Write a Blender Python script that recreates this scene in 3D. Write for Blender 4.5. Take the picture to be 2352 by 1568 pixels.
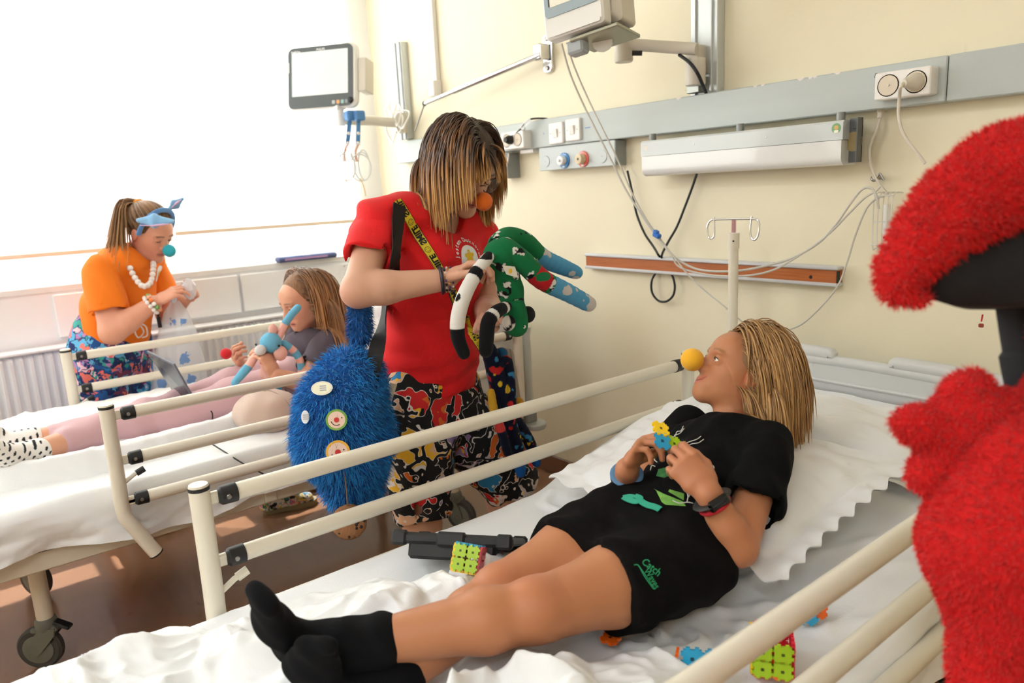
import bpy, bmesh, math, random
import numpy as np
from mathutils import Vector, Matrix
from mathutils.bvhtree import BVHTree

# ---------------------------------------------------------------- scene, camera, light
sc = bpy.context.scene
for o in list(bpy.data.objects): bpy.data.objects.remove(o)
COL = sc.collection
CAM_H = 1.30
FPX = 1686.8
def _cam_axes(yaw, pitch, roll):
    cy, sy = math.cos(yaw), math.sin(yaw)
    f = np.array([sy*math.cos(pitch), cy*math.cos(pitch), -math.sin(pitch)])
    r = np.array([cy, -sy, 0.0]); d = np.cross(f, r)
    r2 = math.cos(roll)*r + math.sin(roll)*d
    d2 = -math.sin(roll)*r + math.cos(roll)*d
    return np.array([r2, d2, f])
CAMR = _cam_axes(-0.909528, 0.205112, 0.0498186)
CAMP = np.array([0.0, 0.0, CAM_H])
cam_d = bpy.data.cameras.new('camera'); cam = bpy.data.objects.new('camera', cam_d); COL.objects.link(cam)
mw = Matrix.Identity(4)
for i in range(3):
    mw[i][0] = CAMR[0][i]; mw[i][1] = -CAMR[1][i]; mw[i][2] = -CAMR[2][i]
mw[0][3], mw[1][3], mw[2][3] = CAMP
cam.matrix_world = mw
cam_d.sensor_width = 36.0; cam_d.lens = FPX/2352*36.0; cam_d.clip_start = 0.05
cam_d.dof.use_dof = True; cam_d.dof.focus_distance = 1.65; cam_d.dof.aperture_fstop = 4.0
sc.camera = cam
sc.view_settings.view_transform = 'Standard'; sc.view_settings.look = 'None'
sc.view_settings.gamma = 1.0; sc.view_settings.use_curve_mapping = False
sc.view_settings.exposure = -0.30
sc.cycles.use_denoising = True
sc.cycles.max_bounces = 6; sc.cycles.diffuse_bounces = 4; sc.cycles.glossy_bounces = 2
sc.cycles.use_adaptive_sampling = True; sc.cycles.adaptive_threshold = 0.12; sc.cycles.adaptive_min_samples = 10
sc.cycles.transparent_max_bounces = 8; sc.cycles.transmission_bounces = 3
sc.cycles.sample_clamp_indirect = 6.0; sc.cycles.caustics_reflective = False; sc.cycles.caustics_refractive = False

world = bpy.data.worlds.new('sky'); sc.world = world; world.use_nodes = True
wb = world.node_tree.nodes['Background']
wb.inputs[0].default_value = (0.93, 0.97, 1.0, 1); wb.inputs[1].default_value = 4.0

def add_light(name, kind, loc, target, energy, color, size=None, size_y=None, angle=None):
    l = bpy.data.lights.new(name, kind); l.energy = energy; l.color = color
    if size is not None: l.shape = 'RECTANGLE'; l.size = size; l.size_y = size_y
    if angle is not None: l.angle = angle
    o = bpy.data.objects.new(name, l); COL.objects.link(o); o.location = loc
    d = (Vector(target) - Vector(loc)).normalized()
    o.rotation_euler = d.to_track_quat('-Z', 'Y').to_euler()
    return o
SUN_TO = Vector((1.0, 0.02, -1.17))
add_light('sun', 'SUN', (-8, 0.5, 7), tuple(Vector((-8, 0.5, 7)) + SUN_TO), 9.0, (1.0, 0.95, 0.88), angle=0.01)
BLIND_E = 4.3          # emission given to the blinds in place of the daylight behind them
FILL_LAMP_E = 4.5           # unseen ceiling luminaires, added as fill light

# ---------------------------------------------------------------- helpers
def U(px, py, X=None, Y=None, Z=None, d=None):
    """a point of the room: the sight line of a photo pixel met with a plane (or at a distance)"""
    r = CAMR.T @ np.array([(px-1176.0)/FPX, (py-784.0)/FPX, 1.0])
    if X is not None: t = (X-CAMP[0])/r[0]
    elif Y is not None: t = (Y-CAMP[1])/r[1]
    elif Z is not None: t = (Z-CAMP[2])/r[2]
    else: t = d
    return CAMP + t*r
def V(*a): return np.array(a, dtype=float)
def nrm(v):
    v = np.asarray(v, float); return v/(np.linalg.norm(v)+1e-12)
def lin(c):
    c = np.asarray(c, float)/255.0
    return tuple(np.where(c <= 0.04045, c/12.92, ((c+0.055)/1.055)**2.4))

MATS = {}
def mat(name, rgb=(200,200,200), rough=0.5, metal=0.0, spec=0.5, bump=None, var=None, attr=False, sss=0.0, sheen=0.0,
        trans=0.0, alpha=1.0, emit=None, coat=0.0, stretch=None):
    """procedural principled material. bump=(scale,strength[,detail]); var=(scale,amount) mottling of value"""
    if name in MATS: return MATS[name]
    m = bpy.data.materials.new(name); m.use_nodes = True; nt = m.node_tree; N = nt.nodes; Lk = nt.links
    b = N['Principled BSDF']; c = lin(rgb)
    b.inputs['Base Color'].default_value = (*c, 1); b.inputs['Roughness'].default_value = rough
    b.inputs['Metallic'].default_value = metal; b.inputs['Specular IOR Level'].default_value = spec
    if sss: 
        b.inputs['Subsurface Weight'].default_value = sss; b.inputs['Subsurface Radius'].default_value = (0.010, 0.004, 0.002); b.inputs['Subsurface Scale'].default_value = 1.0
    if sheen: b.inputs['Sheen Weight'].default_value = sheen; b.inputs['Sheen Roughness'].default_value = 0.5
    if trans: b.inputs['Transmission Weight'].default_value = trans
    if coat: b.inputs['Coat Weight'].default_value = coat
    if alpha < 1: b.inputs['Alpha'].default_value = alpha
    if emit: b.inputs['Emission Color'].default_value = (*lin(emit[0]), 1); b.inputs['Emission Strength'].default_value = emit[1]
    tc = None
    def coords():
        nonlocal tc
        if tc is None:
            t = N.new('ShaderNodeTexCoord')
            if stretch:
                mp = N.new('ShaderNodeMapping'); mp.inputs['Scale'].default_value = stretch
                Lk.new(t.outputs['Object'], mp.inputs['Vector']); tc = mp.outputs[0]
            else: tc = t.outputs['Object']
        return tc
    src = None
    if attr:
        a = N.new('ShaderNodeAttribute'); a.attribute_name = 'Col'; src = a.outputs['Color']
    if var:
        n = N.new('ShaderNodeTexNoise'); n.inputs['Scale'].default_value = var[0]; n.inputs['Detail'].default_value = 5
        Lk.new(coords(), n.inputs['Vector'])
        mr = N.new('ShaderNodeMapRange'); mr.inputs['From Min'].default_value = 0.3; mr.inputs['From Max'].default_value = 0.7
        mr.inputs['To Min'].default_value = 1-var[1]; mr.inputs['To Max'].default_value = 1+var[1]
        Lk.new(n.outputs['Fac'], mr.inputs['Value'])
        mx = N.new('ShaderNodeVectorMath'); mx.operation = 'MULTIPLY'
        if src is None: mx.inputs[0].default_value = c
        else: Lk.new(src, mx.inputs[0])
        Lk.new(mr.outputs[0], mx.inputs[1]); src = mx.outputs[0]
    if src is not None: Lk.new(src, b.inputs['Base Color'])
    if bump:
        n = N.new('ShaderNodeTexNoise'); n.inputs['Scale'].default_value = bump[0]; n.inputs['Detail'].default_value = bump[2] if len(bump) > 2 else 4
        Lk.new(coords(), n.inputs['Vector'])
        bp = N.new('ShaderNodeBump'); bp.inputs['Strength'].default_value = bump[1]; bp.inputs['Distance'].default_value = 0.01
        Lk.new(n.outputs['Fac'], bp.inputs['Height']); Lk.new(bp.outputs['Normal'], b.inputs['Normal'])
    MATS[name] = m
    return m

def tag(o, label=None, cat=None, group=None, kind=None):
    if label: o['label'] = label
    if cat: o['category'] = cat
    if group: o['group'] = group
    if kind: o['kind'] = kind
    return o
def thing(name, label, cat, loc=(0,0,0), group=None):
    o = bpy.data.objects.new(name, None); COL.objects.link(o); o.location = tuple(loc); o.empty_display_size = 0.05
    return tag(o, label, cat, group)

class MB:
    """collects verts and faces; build() links them as one mesh object"""
    def __init__(s): s.v = []; s.f = []; s.col = []; s.n = 0
    def add(s, v, f, col=None):
        v = np.asarray(v, float).reshape(-1, 3)
        s.v.append(v)
        n = s.n
        s.f.extend([tuple(int(i)+n for i in q) for q in f])
        s.n += len(v)
        if col is not None:
            col = np.asarray(col, float)
            if col.ndim == 1: col = np.tile(col, (len(v), 1))
            s.col.append(col)
        elif s.col: s.col.append(np.ones((len(v), 3))*0.8)
        return s
    def box(s, c, size, R=None, bevel=0.0, col=None):
        c = np.asarray(c, float); h = np.asarray(size, float)/2
        if bevel > 0:
            b = min(bevel, h.min()*0.95)
            pts = []
            for sx in (-1, 1):
                for sy in (-1, 1):
                    for sz in (-1, 1):
                        pts += [(sx*h[0], sy*(h[1]-b), sz*(h[2]-b)), (sx*(h[0]-b), sy*h[1], sz*(h[2]-b)), (sx*(h[0]-b), sy*(h[1]-b), sz*h[2])]
            pts = np.array(pts)
            bm = bmesh.new()
            for p in pts: bm.verts.new(p)
            bmesh.ops.convex_hull(bm, input=bm.verts)
            bmesh.ops.dissolve_limit(bm, angle_limit=0.01, verts=bm.verts, edges=bm.edges)
            bm.verts.index_update()
            pv = np.array([v.co[:] for v in bm.verts]); fs = [[v.index for v in f.verts] for f in bm.faces]; bm.free()
        else:
            pv = np.array([(x, y, z) for x in (-h[0], h[0]) for y in (-h[1], h[1]) for z in (-h[2], h[2])])
            fs = [(0,1,3,2), (4,6,7,5), (0,4,5,1), (2,3,7,6), (0,2,6,4), (1,5,7,3)]
        if R is not None: pv = pv @ np.asarray(R, float)    # rows of R = local axes
        return s.add(pv+c, fs, col)
    def bb(s, lo, hi, bevel=0.0, col=None):
        lo = np.asarray(lo, float); hi = np.asarray(hi, float)
        return s.box((lo+hi)/2, np.abs(hi-lo), None, bevel, col)
    def tube(s, pts, r, n=10, cap=True, flat=1.0, up=None, col=None):
        pts = np.asarray(pts, float); m = len(pts)
        r = np.broadcast_to(np.asarray(r, float), (m,)) if np.ndim(r) == 0 else np.asarray(r, float)
        T = np.zeros_like(pts); T[1:-1] = pts[2:]-pts[:-2]; T[0] = pts[1]-pts[0]; T[-1] = pts[-1]-pts[-2]
        T /= (np.linalg.norm(T, axis=1)[:, None]+1e-12)
        u = np.array(up if up is not None else ((0,0,1) if abs(T[0][2]) < 0.9 else (1,0,0)), float)
        vs = []
        ang = np.linspace(0, 2*np.pi, n, endpoint=False)
        for i in range(m):
            u = u - T[i]*np.dot(u, T[i]); u /= (np.linalg.norm(u)+1e-12); w = np.cross(T[i], u)
            vs.append(pts[i] + r[i]*(np.cos(ang)[:, None]*u*flat + np.sin(ang)[:, None]*w))
        vs = np.concatenate(vs); fs = []
        for i in range(m-1):
            for j in range(n):
                k = (j+1) % n
                fs.append((i*n+j, i*n+k, (i+1)*n+k, (i+1)*n+j))
        if cap: fs.append(tuple(range(n-1, -1, -1))); fs.append(tuple((m-1)*n+j for j in range(n)))
        return s.add(vs, fs, col)
    def cyl(s, a, b, r, n=20, r2=None, col=None):
        return s.tube([a, b], [r, r if r2 is None else r2], n, col=col)
    def lathe(s, prof, c, axis, n=28, col=None):
        """prof: list of (radius, height) along axis"""
        ax = nrm(axis); u = nrm(np.cross(ax, (0,0,1) if abs(ax[2]) < 0.9 else (1,0,0))); w = np.cross(ax, u)
        ang = np.linspace(0, 2*np.pi, n, endpoint=False); vs = []; fs = []
        for (r, h) in prof: vs.append(np.asarray(c, float) + ax*h + r*(np.cos(ang)[:, None]*u + np.sin(ang)[:, None]*w))
        for i in range(len(prof)-1):
            for j in range(n): fs.append((i*n+j, i*n+(j+1) % n, (i+1)*n+(j+1) % n, (i+1)*n+j))
        if prof[0][0] > 1e-6: fs.append(tuple(range(n-1, -1, -1)))
        if prof[-1][0] > 1e-6: fs.append(tuple((len(prof)-1)*n+j for j in range(n)))
        return s.add(np.concatenate(vs), fs, col)
    def sphere(s, c, r, n=20, R=None, col=None):
        r = np.broadcast_to(np.asarray(r, float), (3,)); m = n//2; vs = []; fs = []
        for i in range(m+1):
            t = math.pi*i/m
            for j in range(n):
                p = 2*math.pi*j/n
                vs.append((math.sin(t)*math.cos(p)*r[0], math.sin(t)*math.sin(p)*r[1], math.cos(t)*r[2]))
        for i in range(m):
            for j in range(n): fs.append((i*n+j, (i+1)*n+j, (i+1)*n+(j+1) % n, i*n+(j+1) % n))
        vs = np.array(vs)
        if R is not None: vs = vs @ np.asarray(R, float)
        return s.add(vs+np.asarray(c, float), fs, col)
    def prism(s, poly, o, u, v, depth, col=None):
        """polygon in the u,v plane at o, extruded by depth along u x v"""
        o = np.asarray(o, float); u = np.asarray(u, float); v = np.asarray(v, float); w = np.cross(u, v)
        p = np.array([o+a*u+b*v for a, b in poly]); n = len(p)
        fs = [tuple(range(n-1, -1, -1)), tuple(range(n, 2*n))] + [(i, (i+1) % n, n+(i+1) % n, n+i) for i in range(n)]
        return s.add(np.concatenate([p, p+w*depth]), fs, col)
    def grid(s, P, col=None, close=False):
        """P: (nu,nv,3) points"""
        nu, nv = P.shape[:2]; fs = []
        idx = np.arange(nu*nv).reshape(nu, nv)
        q = np.stack([idx[:-1, :-1], idx[1:, :-1], idx[1:, 1:], idx[:-1, 1:]], -1).reshape(-1, 4)
        return s.add(P.reshape(-1, 3), q, None if col is None else np.asarray(col).reshape(-1, 3) if np.ndim(col) > 1 else col)
    def build(s, name, m, parent=None, smooth=True, angle=0.6, bevel=0.0):
        me = bpy.data.meshes.new(name)
        v = np.concatenate(s.v) if s.v else np.zeros((0, 3))
        me.from_pydata(v.tolist(), [], s.f)
        if s.col:
            a = me.attributes.new('Col', 'FLOAT_COLOR', 'POINT')
            c = np.concatenate(s.col); c = np.concatenate([c, np.ones((len(c), 1))], 1)
            a.data.foreach_set('color', c.astype(np.float32).ravel())
        me.update()
        return link(name, me, m, parent, smooth, angle)
def link(name, me, m, parent=None, smooth=True, angle=0.6):
    if m is not None: me.materials.append(m)
    if smooth:
        me.polygons.foreach_set('use_smooth', np.ones(len(me.polygons), bool))
        if angle is not None and angle < 3: me.set_sharp_from_angle(angle=angle)
    o = bpy.data.objects.new(name, me); COL.objects.link(o)
    if parent is not None:
        o.parent = parent; o.matrix_parent_inverse = Matrix.Translation(-Vector(parent.location)) if parent.parent is None else parent.matrix_parent_inverse.copy()
        if parent.parent is not None: o.matrix_parent_inverse = Matrix.Identity(4)
    return o
def cat_rom(pts, n=8, closed=False):
    """smooth curve through points"""
    P = np.asarray(pts, float); out = []
    m = len(P)
    for i in range(m if closed else m-1):
        if closed: p0, p1, p2, p3 = P[(i-1) % m], P[i], P[(i+1) % m], P[(i+2) % m]
        else: p0 = P[max(i-1, 0)]; p1 = P[i]; p2 = P[i+1]; p3 = P[min(i+2, m-1)]
        for k in range(n):
            t = k/n
            out.append(0.5*((2*p1)+(-p0+p2)*t+(2*p0-5*p1+4*p2-p3)*t*t+(-p0+3*p1-3*p2+p3)*t**3))
    out.append(P[0] if closed else P[-1])
    return np.array(out)
def rrect(w, h, r, n=5):
    """rounded rectangle polygon centred at 0"""
    out = []
    for cx, cy, a0 in ((w/2-r, h/2-r, 0), (-w/2+r, h/2-r, 90), (-w/2+r, -h/2+r, 180), (w/2-r, -h/2+r, 270)):
        for k in range(n+1):
            a = math.radians(a0+90*k/n); out.append((cx+r*math.cos(a), cy+r*math.sin(a)))
    return out
def circ(r, n=28, ry=None): return [(r*math.cos(2*math.pi*k/n), (ry or r)*math.sin(2*math.pi*k/n)) for k in range(n)]

# --- value noise on numpy arrays
def _hash(i, j, k, seed):
    h = (i.astype(np.int64)*374761393 + j.astype(np.int64)*668265263 + k.astype(np.int64)*2147483647 + seed*1274126177) & 0x7fffffff
    h = ((h ^ (h >> 13))*1274126177) & 0x7fffffff
    return ((h ^ (h >> 16)) & 0xffff)/65535.0
def vnoise(x, y, z=None, seed=0):
    x = np.asarray(x, float); y = np.asarray(y, float); z = np.zeros_like(x) if z is None else np.asarray(z, float)
    i, j, k = np.floor(x), np.floor(y), np.floor(z); fx, fy, fz = x-i, y-j, z-k
    fx = fx*fx*(3-2*fx); fy = fy*fy*(3-2*fy); fz = fz*fz*(3-2*fz); r = 0
    for a in (0, 1):
        for b in (0, 1):
            for c in (0, 1):
                r = r + _hash(i+a, j+b, k+c, seed)*(fx if a else 1-fx)*(fy if b else 1-fy)*(fz if c else 1-fz)
    return r
def fbm(x, y, z=None, oct=4, seed=0):
    s = 0; a = 0.5; t = 0
    for o in range(oct):
        s = s + a*vnoise(np.asarray(x)*2**o, np.asarray(y)*2**o, None if z is None else np.asarray(z)*2**o, seed+o*17); t += a; a *= 0.5
    return s/t
def ridged(x, y, oct=3, seed=0):
    s = 0; a = 0.5; t = 0
    for o in range(oct):
        n = vnoise(np.asarray(x)*2**o, np.asarray(y)*2**o, None, seed+o*31)
        s = s + a*(1-np.abs(2*n-1))**2; t += a; a *= 0.5
    return s/t
def sstep(a, b, x):
    t = np.clip((np.asarray(x, float)-a)/(b-a), 0, 1); return t*t*(3-2*t)

# --- signed distance fields polygonised by surface nets: one continuous skin from blended limbs
def smin(a, b, k):
    if k <= 0: return np.minimum(a, b)
    h = np.maximum(k-np.abs(a-b), 0)/k
    return np.minimum(a, b)-h*h*k*0.25
def smax(a, b, k): return -smin(-a, -b, k)
class SDF:
    def __init__(s): s.p = []
    def cone(s, a, b, ra, rb=None, k=0.02, op='+'):
        s.p.append(('c', np.asarray(a, float), np.asarray(b, float), ra, ra if rb is None else rb, k, op)); return s
    def chain(s, pts, rs, k=0.02):
        for i in range(len(pts)-1): s.cone(pts[i], pts[i+1], rs[i], rs[i+1], k)
        return s
    def ell(s, c, r, R=None, k=0.02, op='+'):
        s.p.append(('e', np.asarray(c, float), np.broadcast_to(np.asarray(r, float), (3,)).copy(), np.eye(3) if R is None else np.asarray(R, float), k, op)); return s
    def ecap(s, a, b, ra, rb, side, k=0.03, op='+'):
        """tapered limb of elliptic section: ra=(half width along side, half depth)"""
        s.p.append(('q', np.asarray(a, float), np.asarray(b, float), ra, rb, nrm(side), k, op)); return s
    def box(s, c, h, R=None, r=0.0, k=0.0, op='+'):
        s.p.append(('b', np.asarray(c, float), np.asarray(h, float), np.eye(3) if R is None else np.asarray(R, float), r, k, op)); return s
    def plane(s, c, n, k=0.004):
        """keep the side against n"""
        s.p.append(('p', np.asarray(c, float), nrm(n), k)); return s
    def fn(s, f, margin=0.0):
        s.p.append(('f', f, margin)); return s
    def grown(s, d):
        t = SDF()
        for p in s.p:
            if p[0] == 'c': t.p.append(('c', p[1], p[2], p[3]+d, p[4]+d, p[5], p[6]))
            elif p[0] == 'e': t.p.append(('e', p[1], p[2]+d, p[3], p[4], p[5]))
            elif p[0] == 'q': t.p.append(('q', p[1], p[2], (p[3][0]+d, p[3][1]+d), (p[4][0]+d, p[4][1]+d), p[5], p[6], p[7]))
            else: t.p.append(p)
        return t
    def bounds(s):
        lo = np.full(3, 1e9); hi = -lo
        for p in s.p:
            if p[0] == 'c' and p[6] == '+':
                r = max(p[3], p[4]); l = np.minimum(p[1], p[2])-r; h = np.maximum(p[1], p[2])+r
            elif p[0] == 'e' and p[5] == '+':
                r = p[2].max(); l = p[1]-r; h = p[1]+r
            elif p[0] == 'q' and p[7] == '+':
                r = max(p[3]+p[4]); l = np.minimum(p[1], p[2])-r; h = np.maximum(p[1], p[2])+r
            elif p[0] == 'b' and p[6] == '+':
                r = np.abs(p[3]).T @ p[2] + p[4]; l = p[1]-r; h = p[1]+r
            else: continue
            lo = np.minimum(lo, l); hi = np.maximum(hi, h)
        return lo, hi
    def mesh(s, h, smooth=2, clip=None):
        lo, hi = s.bounds(); lo = lo-3*h; hi = hi+3*h
        if clip is not None: lo = np.maximum(lo, clip[0]); hi = np.minimum(hi, clip[1])
        n = np.maximum(np.ceil((hi-lo)/h).astype(int)+1, 4)
        ax = [(lo[i]+h*np.arange(n[i])).astype(np.float32) for i in range(3)]
        F = np.full(n, 0.08, np.float32)
        def sub(l, hh, pad):
            a = np.clip(np.floor((l-pad-lo)/h).astype(int), 0, n); b = np.clip(np.ceil((hh+pad-lo)/h).astype(int)+1, 0, n)
            return tuple(slice(a[i], b[i]) for i in range(3))
        for p in s.p:
            t = p[0]
            if t in 'cq':
                r = max(p[3], p[4]) if t == 'c' else max(p[3]+p[4]); k = p[5] if t == 'c' else p[6]; op = p[6] if t == 'c' else p[7]
                sl = sub(np.minimum(p[1], p[2])-r, np.maximum(p[1], p[2])+r, k+2*h)
            elif t == 'e': r = p[2].max(); k = p[4]; op = p[5]; sl = sub(p[1]-r, p[1]+r, k+2*h)
            elif t == 'b':
                r = np.abs(p[3]).T @ p[2] + p[4]; k = p[5]; op = p[6]; sl = sub(p[1]-r, p[1]+r, k+2*h)
            elif t == 'p': sl = (slice(None),)*3; k = p[3]; op = 'p'
            elif t == 'f': sl = (slice(None),)*3; op = 'f'; k = 0
            X = ax[0][sl[0]][:, None, None]; Y = ax[1][sl[1]][None, :, None]; Z = ax[2][sl[2]][None, None, :]
            if X.size*Y.size*Z.size == 0: continue
            if t == 'c':
                a, b = p[1], p[2]; ba = b-a; bb = max(ba@ba, 1e-12)
                x, y, z = X-a[0], Y-a[1], Z-a[2]
                q = np.clip((x*ba[0]+y*ba[1]+z*ba[2])/bb, 0, 1)
                d = np.sqrt((x-q*ba[0])**2+(y-q*ba[1])**2+(z-q*ba[2])**2)-(p[3]+(p[4]-p[3])*q)
            elif t == 'q':
                a, b = p[1], p[2]; ba = b-a; bb = max(ba@ba, 1e-12); tn = ba/math.sqrt(bb)
                sd = p[5]-tn*(p[5]@tn); sd = sd/np.linalg.norm(sd); nn = np.cross(tn, sd)
                x, y, z = X-a[0], Y-a[1], Z-a[2]
                q = np.clip((x*ba[0]+y*ba[1]+z*ba[2])/bb, 0, 1)
                x, y, z = x-q*ba[0], y-q*ba[1], z-q*ba[2]
                ru = p[3][0]+(p[4][0]-p[3][0])*q; rv = p[3][1]+(p[4][1]-p[3][1])*q; rm = np.minimum(ru, rv)
                uu = x*sd[0]+y*sd[1]+z*sd[2]; vv = x*nn[0]+y*nn[1]+z*nn[2]; ww = x*tn[0]+y*tn[1]+z*tn[2]
                k0 = np.sqrt((uu/ru)**2+(vv/rv)**2+(ww/rm)**2); k1 = np.sqrt((uu/ru**2)**2+(vv/rv**2)**2+(ww/rm**2)**2)+1e-9
                d = k0*(k0-1)/k1; d = np.where(k0 < 0.3, -rm*0.7, d)
            elif t == 'e':
                c, r, R = p[1], p[2], p[3]; x, y, z = X-c[0], Y-c[1], Z-c[2]
                l = [x*R[i][0]+y*R[i][1]+z*R[i][2] for i in range(3)]
                k0 = np.sqrt((l[0]/r[0])**2+(l[1]/r[1])**2+(l[2]/r[2])**2)
                k1 = np.sqrt((l[0]/r[0]**2)**2+(l[1]/r[1]**2)**2+(l[2]/r[2]**2)**2)+1e-9
                d = k0*(k0-1)/k1; d = np.where(k0 < 0.3, -r.min()*0.7, d)
            elif t == 'b':
                c, hh, R, rr = p[1], p[2], p[3], p[4]; x, y, z = X-c[0], Y-c[1], Z-c[2]
                l = [np.abs(x*R[i][0]+y*R[i][1]+z*R[i][2])-hh[i] for i in range(3)]
                d = np.sqrt(sum(np.maximum(v, 0)**2 for v in l))+np.minimum(np.maximum(np.maximum(l[0], l[1]), l[2]), 0)-rr
            elif t == 'p':
                d = (X-p[1][0])*p[2][0]+(Y-p[1][1])*p[2][1]+(Z-p[1][2])*p[2][2]
            if op == 'f': F += p[1](X, Y, Z).astype(np.float32) if p[2] == 0 else 0; continue
            g = F[sl]
            if op == '+': F[sl] = smin(g, d, k)
            elif op == '-': F[sl] = smax(g, -d, k)
            elif op == 'p': F[sl] = smax(g, d, k)
        F[0] = F[-1] = 0.05; F[:, 0] = F[:, -1] = 0.05; F[:, :, 0] = F[:, :, -1] = 0.05
        return surface_nets(F, lo, h, smooth)
def surface_nets(F, lo, h, smooth):
    S = F < 0
    cnt = np.zeros(tuple(m-1 for m in F.shape), np.int8)
    for a in (0, 1):
        for b in (0, 1):
            for c in (0, 1):
                cnt += S[a:F.shape[0]-1+a, b:F.shape[1]-1+b, c:F.shape[2]-1+c]
    act = (cnt > 0) & (cnt < 8)
    I = np.argwhere(act); idx = np.full(act.shape, -1, np.int32); idx[act] = np.arange(len(I))
    acc = np.zeros((len(I), 3)); num = np.zeros(len(I))
    corner = {}
    for a in (0, 1):
        for b in (0, 1):
            for c in (0, 1): corner[a, b, c] = F[I[:, 0]+a, I[:, 1]+b, I[:, 2]+c].astype(float)
    for k0 in corner:
        for ax in range(3):
            if k0[ax] == 1: continue
            k1 = tuple(1 if i == ax else k0[i] for i in range(3))
            f0, f1 = corner[k0], corner[k1]; m = (f0 < 0) != (f1 < 0)
            t = np.where(m, f0/np.where(m, f0-f1, 1), 0)
            p = np.tile(np.array(k0, float), (len(I), 1)); p[:, ax] = t
            acc += p*m[:, None]; num += m
    Vv = lo + h*(I + acc/np.maximum(num, 1)[:, None])
    quads = []
    for ax in range(3):
        o1, o2 = [(1, 2), (2, 0), (0, 1)][ax]
        sa = [slice(1, -1)]*3; sb = [slice(1, -1)]*3; sa[ax] = slice(0, -1); sb[ax] = slice(1, None)
        A = S[tuple(sa)]; B = S[tuple(sb)]
        E = np.argwhere(A != B)
        if len(E) == 0: continue
        flip = A[tuple(E.T)]
        E = E + 1; E[:, ax] -= 1
        def cell(d1, d2):
            q = E.copy(); q[:, o1] -= d1; q[:, o2] -= d2; return idx[tuple(q.T)]
        q = np.stack([cell(1, 1), cell(0, 1), cell(0, 0), cell(1, 0)], 1)
        q[~flip] = q[~flip][:, ::-1]
        quads.append(q)
    Q = np.concatenate(quads); Q = Q[(Q >= 0).all(1)]
    if smooth:
        e = np.concatenate([Q[:, [0, 1]], Q[:, [1, 2]], Q[:, [2, 3]], Q[:, [3, 0]]]); e = np.concatenate([e, e[:, ::-1]])
        deg = np.bincount(e[:, 0], minlength=len(Vv))[:, None]
        for it in range(smooth*2):
            avg = np.stack([np.bincount(e[:, 0], Vv[e[:, 1], i], len(Vv)) for i in range(3)], 1)/np.maximum(deg, 1)
            Vv = Vv + (0.5 if it % 2 == 0 else -0.42)*(avg-Vv)
    return Vv, Q
def mesh_np(name, Vv, Q, m, parent=None, col=None, angle=None):
    me = bpy.data.meshes.new(name); nv, nq = len(Vv), len(Q)
    me.vertices.add(nv); me.vertices.foreach_set('co', np.asarray(Vv, np.float32).ravel())
    me.loops.add(nq*4); me.loops.foreach_set('vertex_index', np.asarray(Q, np.int32).ravel())
    me.polygons.add(nq); me.polygons.foreach_set('loop_start', np.arange(0, nq*4, 4, dtype=np.int32))
    me.update(calc_edges=True)
    if col is not None:
        a = me.attributes.new('Col', 'FLOAT_COLOR', 'POINT')
        a.data.foreach_set('color', np.concatenate([col, np.ones((nv, 1))], 1).astype(np.float32).ravel())
    return link(name, me, m, parent, True, angle)
def join_np(parts):
    """[(V,Q,col)...] -> one"""
    n = 0; vs = []; qs = []; cs = []
    for v, q, c in parts: vs.append(v); qs.append(np.asarray(q)+n); cs.append(c); n += len(v)
    return np.concatenate(vs), np.concatenate(qs), np.concatenate(cs)

# --- lettering: 2-D text outlines as little meshes, mapped onto surfaces
def text_mesh(body, size=1.0, bold=0.0, align='CENTER', shear=0.0, spacing=1.0):
    cu = bpy.data.curves.new('txt', 'FONT'); cu.body = body; cu.size = size; cu.align_x = align; cu.align_y = 'CENTER'
    cu.offset = bold; cu.shear = shear; cu.space_character = spacing; cu.resolution_u = 3
    ob = bpy.data.objects.new('txt', cu); COL.objects.link(ob)
    dg = bpy.context.evaluated_depsgraph_get(); me = ob.evaluated_get(dg).to_mesh()
    v = np.array([p.co[:2] for p in me.vertices]) if len(me.vertices) else np.zeros((0, 2)); f = [tuple(p.vertices) for p in me.polygons]
    ob.evaluated_get(dg).to_mesh_clear(); bpy.data.objects.remove(ob); bpy.data.curves.remove(cu)
    return v, f
def text_on(mb, body, o, u, v, size, bold=0.0, shear=0.0, align='CENTER', bvh=None, w=None, off=0.001, spacing=1.0):
    t, f = text_mesh(body, size, bold, align, shear, spacing)
    if not len(t): return
    o = np.asarray(o, float); P = o + t[:, :1]*np.asarray(u, float) + t[:, 1:]*np.asarray(v, float)
    if bvh is not None:
        w = nrm(w); P = drop_on(P, bvh, w, off)
    mb.add(P, f)
def drop_on(P, bvh, w, off=0.001, far=0.3):
    """project points along -w onto a surface"""
    out = []
    for p in P:
        hit = bvh.ray_cast(Vector(p + w*far), Vector(-w), far*2.5)
        out.append(np.array(hit[0])+w*off if hit[0] is not None else p)
    return np.array(out)
def hit_px(bvh, px, py, lift=0.0):
    """where the sight line of a photo pixel meets a modelled surface"""
    r = nrm(U(px, py, d=1.0)-CAMP); h = bvh.ray_cast(Vector(CAMP), Vector(r), 8.0)
    if h[0] is None: return None, None
    n = np.array(h[1]); n = n if n @ r < 0 else -n
    return np.array(h[0])+n*lift, n
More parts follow.
